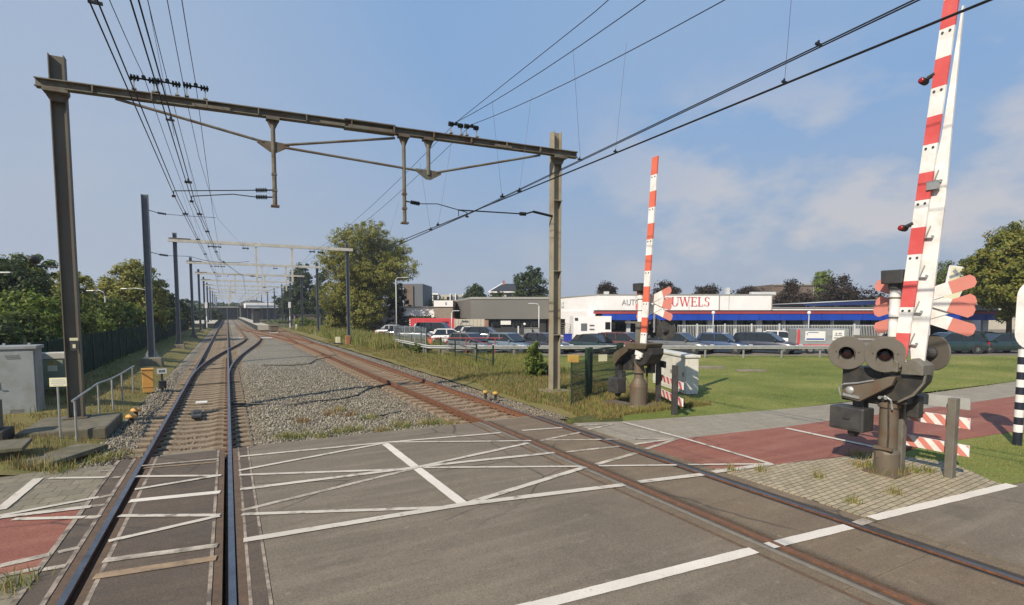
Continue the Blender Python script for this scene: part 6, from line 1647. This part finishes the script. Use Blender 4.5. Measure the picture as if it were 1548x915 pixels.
def tree(label, u, vtop, Y, wpx, mat, n, leaf, shape='round', base=0.0, name='tree', low=.12, group=None, clump=None, loc=None, w=None, h=None, cat='tree'):
    if loc is None:
        loc = C(lotx(u, Y), Y); h = lotz(vtop, Y); w = wpx / 800 * Y
    t = thing(name, label, cat, (loc[0], loc[1], base), random.uniform(0, 6), group)
    r = w / 2; bl = []
    z0 = h * low
    if shape == 'round':
        for k in range(11):
            a = random.uniform(0, 2 * PI); q = random.random(); zz = z0 + (h - z0) * (.16 + .72 * q)
            ww = r * (.62 if .2 < q < .75 else .45); d = r * random.uniform(.15, .62) * (1 - .45 * max(0, q - .5) * 2)
            bl.append((d * math.cos(a), d * math.sin(a), zz, ww * random.uniform(.7, 1), ww * random.uniform(.7, 1), (h - z0) * random.uniform(.12, .2)))
        bl.append((0, 0, z0 + (h - z0) * .5, r * .75, r * .75, (h - z0) * .46)); bl.append((r * .1, 0, h - (h - z0) * .16, r * .4, r * .4, (h - z0) * .15))
    elif shape == 'oval':
        for k in range(14):
            a = random.uniform(0, 2 * PI); q = (k + .5) / 14; zz = z0 + (h - z0) * q * .93
            prof = min(1, .62 + 1.0 * q) * (1 - max(0, q - .55) ** 2 * 2.3)
            d = r * .62 * prof * random.uniform(.3, 1); ww = r * .50 * prof
            bl.append((d * math.cos(a), d * math.sin(a), zz, ww, ww, (h - z0) * .13))
        bl.append((0, 0, z0 + (h - z0) * .47, r * .68, r * .68, (h - z0) * .44))
    elif shape == 'bush':
        for k in range(8):
            a = random.uniform(0, 2 * PI); d = r * random.uniform(.2, .65)
            bl.append((d * math.cos(a), d * math.sin(a), h * random.uniform(.25, .72), r * .45, r * .45, h * .26))
        bl.append((0, 0, h * .42, r * .7, r * .7, h * .42))
    c = clump or max(.35, r * .16)
    leaf_cloud('crown', bl, n, leaf, mat, t, c, nclump=max(40, int(n / 55)))
    limbs(t, h, max(.06, .022 * h), [(b[0] * .8, b[1] * .8, b[2]) for b in bl[:9]])
    return t
L_ = MAT
tree('big olive green broad tree standing beside the rusty track behind the pale portals', 553, 342, 82, 162, L_['lf_olive'], 120000, .13, 'oval', low=.04, clump=.7)
tree('lower reddish brown bush grown into the right side of the big olive tree', 603, 418, 84, 58, L_['lf_red'], 7000, .17, 'bush')
tree('shrub mass at the foot of the big olive tree, left side', 515, 455, 80, 60, L_['lf_olive'], 8000, .16, 'bush')
tree('dark tree behind the second pale portal, left of the big olive tree', 462, 398, 135, 62, L_['lf_dark'], 16000, .28, 'round', low=.05)
tree('smaller dark tree left of the dark tree, near the station', 438, 432, 150, 44, L_['lf_dark'], 8000, .3, 'round', low=.05)
tree('dark tree close behind the big olive tree', 487, 408, 125, 44, L_['lf_dark'], 7000, .28, 'round', low=.05)
tree('fresh green shrub beside the rusty track below the dark trees', 462, 478, 96, 42, L_['lf_bright'], 5000, .14, 'bush')
tree('low dark shrub beside the far platform', 425, 486, 150, 34, L_['lf_mid'], 3000, .2, 'bush')
for k, (u, vt, Y, w_, m, sh, lab) in enumerate(((800, 404, 112, 56, 'lf_dark', 'oval', 'tall dark green tree rising behind the grey hall, right of the house'), (720, 430, 112, 38, 'lf_dark', 'round', 'small dark green tree above the left end of the grey hall'),
        (757, 439, 108, 44, 'lf_dark', 'bush', 'low dark shrubs in front of the hipped roof house'), (918, 428, 96, 38, 'lf_red', 'round', 'round dark tree top above the letters on the white showroom'), (1003, 424, 92, 46, 'lf_red', 'round', 'round dark tree top behind the far barrier boom'),
        (1067, 431, 94, 58, 'lf_red', 'round', 'wide dark tree top above the red letters'), (1123, 433, 96, 50, 'lf_red', 'round', 'wide dark tree top right of the red letters'), (1198, 426, 88, 52, 'lf_red', 'round', 'copper leaved tree in front of the brown flat roofed block'),
        (1268, 416, 92, 84, 'lf_red', 'round', 'largest copper leaved tree behind the blue canopy'), (1243, 410, 112, 36, 'lf_bright', 'round', 'bright green tree peeping over the largest copper tree'), (667, 447, 130, 34, 'lf_mid', 'bush', 'green shrubs in front of the distant apartment block'),
        (1320, 440, 100, 60, 'lf_dark', 'bush', 'dark tree tops behind the left crossbuck arms'), (645, 480, 78, 36, 'lf_dark', 'bush', 'dark shrub on the white shed beside the red container'), (870, 444, 130, 30, 'lf_dark', 'bush', 'tiny dark tree line above the left wing of the showroom'))):
    tree(lab, u, vt, Y, w_ * 1.15, L_[m], 9000, .20 if Y < 100 else .26, sh, low=.1, clump=1.0)
tree('green tree behind the pylon sign at the right', 1440, 390, 74, 120, L_['lf_mid'], 20000, .17, 'round', low=.06)
tree('large tree turning yellow and brown at the right edge', 1524, 338, 50, 140, L_['lf_autumn'], 40000, .15, 'round', low=.14, clump=.6)
tree('second green tree behind the large turning tree at the right edge', 1552, 372, 66, 110, L_['lf_mid'], 9000, .18, 'round', low=.1)
# left side, behind the screen fence
tree('tall dark tree at the left edge above the grey double door cabinet', 4, 390, 33, 140, L_['lf_dark'], 30000, .11, 'round', low=.03, clump=.5)
tree('green tree with a lighter crown between the left edge tree and the dark mast', 40, 382, 36, 100, L_['lf_mid'], 18000, .11, 'round', low=.1, clump=.45)
tree('olive tree partly hidden behind the nearest dark mast', 115, 408, 44, 100, L_['lf_olive'], 22000, .13, 'round', low=.05)
tree('big round yellowish green tree left of the single grey mast', 205, 396, 54, 122, L_['lf_olive'], 32000, .15, 'round', low=.04)
tree('dark tree behind the single grey mast', 242, 424, 66, 66, L_['lf_dark'], 14000, .17, 'round', low=.05)
tree('dark green tree behind the left mast of the second portal', 283, 452, 92, 46, L_['lf_dark'], 6000, .2, 'round', low=.05)
tree('distant low trees left of the platform', 322, 462, 150, 50, L_['lf_dark'], 4000, .3, 'bush')
hedge = [(-8.2, 24.5, 3.6, 3.2, 'lf_dark'), (-7.9, 28.5, 3.3, 3.4, 'lf_mid'), (-8.0, 32.5, 3.3, 3.9, 'lf_bright'), (-8.2, 36.8, 3.5, 4.1, 'lf_mid'), (-8.0, 41, 3.4, 3.9, 'lf_bright'), (-8.3, 45.5, 3.8, 4.0, 'lf_mid'), (-8.0, 50.5, 3.8, 3.9, 'lf_bright'), (-8.1, 56, 4.0, 3.9, 'lf_mid'), (-8.2, 62, 4.2, 4.0, 'lf_bright'), (-8.3, 69, 4.6, 4.1, 'lf_mid'), (-8.2, 77, 5, 4.0, 'lf_bright'), (-8.3, 87, 6, 4.2, 'lf_mid'), (-8.4, 99, 7, 4.2, 'lf_mid')]
words_ = ['first', 'second', 'third', 'fourth', 'fifth', 'sixth', 'seventh', 'eighth', 'ninth', 'tenth', 'eleventh', 'twelfth', 'thirteenth']
for k, (x, y, w_, h_, m) in enumerate(hedge):
    tree('%s %s bush from the grey cabinet behind the green screen fence' % (words_[k], {'lf_dark': 'dark', 'lf_mid': 'green', 'lf_bright': 'light green'}[m]), 0, 0, 0, 0, L_[m], 8000 if y < 60 else 4000, .10 if y < 50 else .16, 'bush', name='bush', loc=(x, y), w=w_ * 1.3, h=h_ * 1.12, group='bushes behind the green screen fence', clump=.42, cat='bush')
for k, (x, y, w_, h_) in enumerate(((-10.5, 26, 5, 4.6), (-11, 33, 5, 4.8))):
    tree(['dark shrub filling the gap behind the grey double door cabinet', 'dark shrub behind the sage green cabinet'][k], 0, 0, 0, 0, L_['lf_dark'], 7000, .12, 'bush', name='bush', loc=(x, y), w=w_, h=h_, clump=.5, cat='bush')
# ivy covered post right of the rusty track
x, y = G(808, 571)
t = thing('ivy_bush', 'slim ivy covered post standing in the rough grass left of the olive mast', 'ivy bush', (x, y, 0))
leaf_cloud('foliage', [(0, 0, .45, .5, .5, .5), (.02, .05, .95, .40, .38, .4), (0, 0, 1.35, .22, .22, .3)], 7000, .045, L_['lf_bright'], t, .16, 130)
MB().box((0, 0, .7), (.09, .09, 1.5)).build('post', MAT['bark'], t)
t = thing('bramble', 'dark green brambles in the grass just right of the ivy covered post', 'bush', (x + .55, y - .2, 0)); leaf_cloud('foliage', [(0, 0, .3, .45, .4, .35)], 1600, .05, L_['lf_dark'], t, .2, 30); MB().tube([(0, 0, 0), (.1, 0, .4)], .015, 5).build('stem', MAT['bark'], t)
t = thing('tall_weeds', 'dark clump of weeds at the foot of the crash barrier corner', 'weeds', C(lotx(634, 36.5), 36.5) + (0,)); leaf_cloud('foliage', [(0, 0, .4, .8, .5, .45)], 1800, .06, L_['lf_mid'], t, .25, 30)

# ================================================================ STATION IN THE DISTANCE
def platform(name_l, x0, x1, y0, y1, ramp):
    t = thing('station_platform', name_l, 'platform', (0, 0, 0))
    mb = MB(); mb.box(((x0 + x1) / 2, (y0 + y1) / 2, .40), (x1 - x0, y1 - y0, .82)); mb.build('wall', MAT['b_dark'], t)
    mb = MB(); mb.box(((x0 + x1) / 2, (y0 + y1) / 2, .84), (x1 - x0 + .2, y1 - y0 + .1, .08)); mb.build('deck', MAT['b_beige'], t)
    if ramp: MB().box(((x0 + x1) / 2, y0 - .1, .42), (x1 - x0, .15, .84)).build('end_wall', MAT['b_beige'], t)
    return t
platform('left station platform with a dark edge wall', -7.0, -2.35, 118, 300, False)
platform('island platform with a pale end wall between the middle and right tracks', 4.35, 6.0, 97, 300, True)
t = thing('platform_ramp', 'dark low structure beside the rounded start of the island platform', 'platform end', (6.9, 94.5, 0)); MB().box((-.3, 0, .4), (1.2, 3.2, .8)).build('body', MAT['b_brown'], t); MB().box((-.3, 0, .84), (1.4, 3.4, .08)).build('cover', MAT['concrete'], t)
t = thing('station_building', 'dark blue grey station building closing the far end of the tracks', 'building', (0, 270, 0))
MB().box((1.0, 0, 2.6), (40, 8, 5.2)).build('wall', MAT['station'], t); MB().box((1, -1, 5.4), (44, 12, .5)).build('roof', MAT['b_grey2'], t)
for x in range(-16, 20, 4): MB().box((x, -4.1, 2.4), (.3, .2, 4.8)).build('column', MAT['b_grey2'], t)
t = thing('station_roof', 'dark curved station roof in the distance above the tracks', 'roof', (9, 255, 0))
mb = MB(); mb.prism([(-5, 6.5), (-3, 7.8), (1, 8.6), (4, 8.0), (8, 6.6), (8, 6.2), (-5, 6)], 0, 10, 'y'); mb.build('roof_shell', MAT['b_tower'], t)
for x in (-4, 1, 7): MB().box((x, 3, 3.1), (.5, .5, 6.2)).build('column', MAT['b_grey'], t)
t = thing('platform_canopy', 'white platform canopy right of the dark curved station roof', 'canopy', (12, 190, 0)); MB().box((0, 0, 5.2), (14, 20, 1.5)).build('roof', MAT['b_white'], t)
for x in (-5, 0, 5): MB().box((x, 0, 2.3), (.4, .4, 4.6)).build('column', MAT['b_grey'], t)
t = thing('platform_hut', 'dark narrow hut standing on the island platform', 'hut', (5.1, 118, .88)); MB().box((0, 0, 1.4), (1.1, 3.0, 2.8)).build('wall', MAT['b_dark'], t); MB().box((0, 0, 2.85), (1.4, 3.4, .12)).build('roof', MAT['b_grey'], t)
def signal(label, x, y, ztop):
    t = thing('railway_signal', label, 'railway signal', (x, y, 0), 0, 'railway signals at the station throat')
    MB().tube([(0, 0, 0), (0, 0, ztop)], .07, 8).build('pole', MAT['galv'], t)
    mb = MB()
    for z in (.4, 1.6): mb.tube([(0, 0, z), (0, 0, z + .7)], .09, 8)
    mb.build('band', MAT['white'], t)
    MB().box((.0, -.12, ztop - .4), (.42, .1, 1.0)).build('backboard', MAT['white'], t, bevel=.05); MB().box((.28, .1, ztop - .4), (.3, .3, 1.1)).build('housing', MAT['black'], t)
signal('left railway signal with a white backboard at the left platform start', -3.1, 104, 4.55)
signal('right railway signal with a white backboard beside the rusty track', 9.35, 97, 4.6)
t = thing('relay_post', 'small white post in the grass near the right railway signal', 'post', (10.1, 95, 0)); MB().box((0, 0, .5), (.25, .2, 1.0)).build('body', MAT['white'], t, bevel=.03)
t = thing('brick_shed', 'pale brown low wall among shrubs left of the big olive tree', 'shed', (13.4, 112, 0)); MB().box((0, 0, 1.2), (3.6, 3, 2.4)).build('wall', MAT['b_brown'], t); MB().box((0, 0, 2.45), (3.9, 3.3, .12)).build('roof', MAT['b_grey'], t)
t = thing('orange_marker', 'orange painted box at the foot of the right mast of the second portal', 'marker box', (9.75, 50.3, 0)); MB().box((0, 0, .4), (.38, .3, .8)).build('body', MAT['post_orange'], t, bevel=.02)
t = thing('relay_box', 'small pale lineside box left of the orange painted box', 'junction box', (9.0, 51.0, 0)); MB().box((0, 0, .38), (.4, .3, .55)).build('body', MAT['sign_cream'], t, bevel=.02); MB().box((0, 0, .06), (.8, .5, .12)).build('base', MAT['dark'], t)
# far wood along the horizon
def wood(label, a, b, h, n, mat):
    a, b = np.array(a), np.array(b); k = rng.random(n)
    p = np.zeros((n, 3)); p[:, :2] = a + (b - a) * k[:, None] + rng.normal(size=(n, 2)) * 4
    hh = h * (.65 + .35 * np.sin(k * 61) * np.sin(k * 23 + 1)); p[:, 2] = hh * rng.random(n) ** .6
    s = rng.uniform(.5, 1.2, n)[:, None]; nn = rng.normal(size=(n, 3)); nn /= np.linalg.norm(nn, axis=1)[:, None]
    t = np.cross(nn, rng.normal(size=(n, 3))); t /= np.linalg.norm(t, axis=1)[:, None]; bb = np.cross(nn, t)
    v = np.stack([p - t * s, p - bb * s * .7, p + t * s, p + bb * s * .7], 1).reshape(-1, 3)
    tag(np_mesh('far_wood', v, np.arange(4 * n).reshape(n, 4), mat), label, 'wood', kind='stuff')
wood('dark belt of distant trees left of the station', (-60, 60), (-14, 300), 7.5, 12000, L_['lf_dark'])
wood('dark belt of distant trees behind the station', (-30, 320), (60, 300), 9, 8000, L_['lf_dark'])
wood('low belt of distant trees beyond the car park and showroom', C(-60, 175), C(150, 120), 6.5, 16000, L_['lf_dark'])
# ================================================================ SKY, SUN, CAMERA
SUN_EL = R(38)
sh = Vector((C(math.sin(R(35)), math.cos(R(35))) + (0,)))        # direction shadows fall on the ground
sd = Vector((-sh.x * math.cos(SUN_EL), -sh.y * math.cos(SUN_EL), math.sin(SUN_EL)))   # towards the sun
W = bpy.data.worlds.new('World'); SC.world = W; W.use_nodes = True
nt = W.node_tree; N = nt.nodes; N.clear()
def wn(typ, **k):
    n = N.new(typ)
    for a, b in k.items(): setattr(n, a, b)
    return n
sky = wn('ShaderNodeTexSky', sky_type='NISHITA'); sky.sun_disc = False
sky.sun_elevation = SUN_EL; sky.sun_rotation = math.atan2(sd.x, sd.y)
sky.air_density = 1.0; sky.dust_density = .7; sky.ozone_density = 4.0; sky.altitude = 0
tc = wn('ShaderNodeTexCoord'); sep = wn('ShaderNodeSeparateXYZ'); nt.links.new(tc.outputs['Generated'], sep.inputs[0])
def mathn(op, a, b=None, clamp=False):
    n = wn('ShaderNodeMath', operation=op); n.use_clamp = clamp
    for i, v in enumerate((a, b)):
        if v is None: continue
        if hasattr(v, 'links'): nt.links.new(v, n.inputs[i])
        else: n.inputs[i].default_value = v
    return n.outputs[0]
zc = mathn('MAXIMUM', sep.outputs[2], .03)
def cloud(scale, off, stretch, detail=7, rough=.6, dist=0.0):
    # cloud layer on a flat deck: direction / height
    dx = mathn('DIVIDE', sep.outputs[0], mathn('ADD', zc, .12)); dy = mathn('DIVIDE', sep.outputs[1], mathn('ADD', zc, .12))
    cb = wn('ShaderNodeCombineXYZ'); nt.links.new(dx, cb.inputs[0]); nt.links.new(dy, cb.inputs[1])
    mp = wn('ShaderNodeMapping'); nt.links.new(cb.outputs[0], mp.inputs[0]); mp.inputs['Location'].default_value = off; mp.inputs['Scale'].default_value = stretch
    n = wn('ShaderNodeTexNoise'); n.inputs['Scale'].default_value = scale; n.inputs['Detail'].default_value = detail; n.inputs['Roughness'].default_value = rough; n.inputs['Distortion'].default_value = dist
    nt.links.new(mp.outputs[0], n.inputs['Vector']); return n.outputs['Fac']
def rampn(f, stops):
    n = wn('ShaderNodeValToRGB'); nt.links.new(f, n.inputs[0]); e = n.color_ramp.elements
    while len(e) < len(stops): e.new(.5)
    for el, (p, c) in zip(e, stops): el.position = p; el.color = (c, c, c, 1) if not isinstance(c, tuple) else c
    return n.outputs[0]
def mixc(f, a, b):
    n = wn('ShaderNodeMix', data_type='RGBA')
    for i, v in ((0, f), (6, a), (7, b)):
        if hasattr(v, 'links'): nt.links.new(v, n.inputs[i])
        else: n.inputs[i].default_value = v
    return n.outputs[2]
veil = mathn('MULTIPLY', rampn(cloud(.28, (3.1, 1.7, 0), (1, 1.2, 1), 3, .45, .2), [(.36, 0), (.74, .8)]), 1.0)
# cumulus bank low over the horizon (3-D noise on the view direction, flattened)
mp = wn('ShaderNodeMapping'); nt.links.new(tc.outputs['Generated'], mp.inputs[0]); mp.inputs['Scale'].default_value = (2.6, 2.6, 5.2); mp.inputs['Location'].default_value = (2.2, 1.7, .35)
cn_ = wn('ShaderNodeTexNoise'); cn_.inputs['Scale'].default_value = 2.1; cn_.inputs['Detail'].default_value = 9; cn_.inputs['Roughness'].default_value = .56
nt.links.new(mp.outputs[0], cn_.inputs['Vector'])
cum = rampn(cn_.outputs['Fac'], [(.47, 0), (.63, 1)])
band = rampn(sep.outputs[2], [(.02, .35), (.11, 1), (.30, .55), (.42, 0)])
cum = mathn('MULTIPLY', cum, band)
hazef = rampn(sep.outputs[2], [(0, .95), (.12, .74), (.34, .26), (.6, .03)])
rt = mathn('ADD', mathn('MULTIPLY', sep.outputs[0], cs), mathn('MULTIPLY', sep.outputs[1], -sn))     # which way along the horizon the cloud bank lies
cum = mathn('MULTIPLY', cum, rampn(rt, [(0, .12), (.12, .35), (.35, 1)]))
veil = mathn('MAXIMUM', veil, rampn(mathn('MULTIPLY', rt, -1.0), [(0, 0), (.55, .95)]))
c0 = sky.outputs[0]
c0b = mixc(.82, c0, (1.35, 3.1, 5.9, 1))
c1_ = mixc(hazef, c0b, (2.95, 3.4, 4.05, 1))
c2_ = mixc(mathn('MULTIPLY', veil, .7), c1_, (3.5, 4.0, 4.8, 1))
c3_ = mixc(mathn('MULTIPLY', cum, .85), c2_, (5.0, 4.8, 4.85, 1))
bg = wn('ShaderNodeBackground'); nt.links.new(c3_, bg.inputs[0]); bg.inputs[1].default_value = .075
out = wn('ShaderNodeOutputWorld'); nt.links.new(bg.outputs[0], out.inputs[0])
sun = bpy.data.lights.new('sun', 'SUN'); sun.energy = 3.5; sun.angle = R(.53); sun.color = (1.0, .885, .73)
so = bpy.data.objects.new('sun', sun); COL.objects.link(so); so.rotation_euler = sd.to_track_quat('Z', 'Y').to_euler()
cam = bpy.data.cameras.new('camera'); co = bpy.data.objects.new('camera', cam); COL.objects.link(co)
cam.sensor_width = 36; cam.lens = 36 * FOC / 1548; cam.shift_y = 69.5 / 1548; cam.clip_start = .05; cam.clip_end = 5000
co.location = (0, 0, CAMH); co.rotation_euler = (PI / 2 - PITCH, 0, -YAW)
SC.camera = co
SC.view_settings.view_transform = 'Standard'; SC.view_settings.look = 'None'; SC.view_settings.exposure = .76; SC.view_settings.gamma = 1; SC.view_settings.use_curve_mapping = False
SC.cycles.use_denoising = True; SC.cycles.max_bounces = 6; SC.cycles.transparent_max_bounces = 8
SC.render.film_transparent = False
# ================================================================ AIR
t_ = bpy.data.materials.new('haze_air'); t_.use_nodes = True; q_ = t_.node_tree
q_.nodes.remove(q_.nodes['Principled BSDF'])
pv = q_.nodes.new('ShaderNodeVolumePrincipled'); pv.inputs['Color'].default_value = (.86, .91, 1, 1); pv.inputs['Density'].default_value = .00045; pv.inputs['Anisotropy'].default_value = .2
q_.links.new(pv.outputs[0], q_.nodes['Material Output'].inputs['Volume'])
hz = MB().box((0, 700, 24), (3200, 2400, 52)).build('haze', t_); tag(hz, 'thin haze softening the distant station and trees', 'haze', kind='stuff')
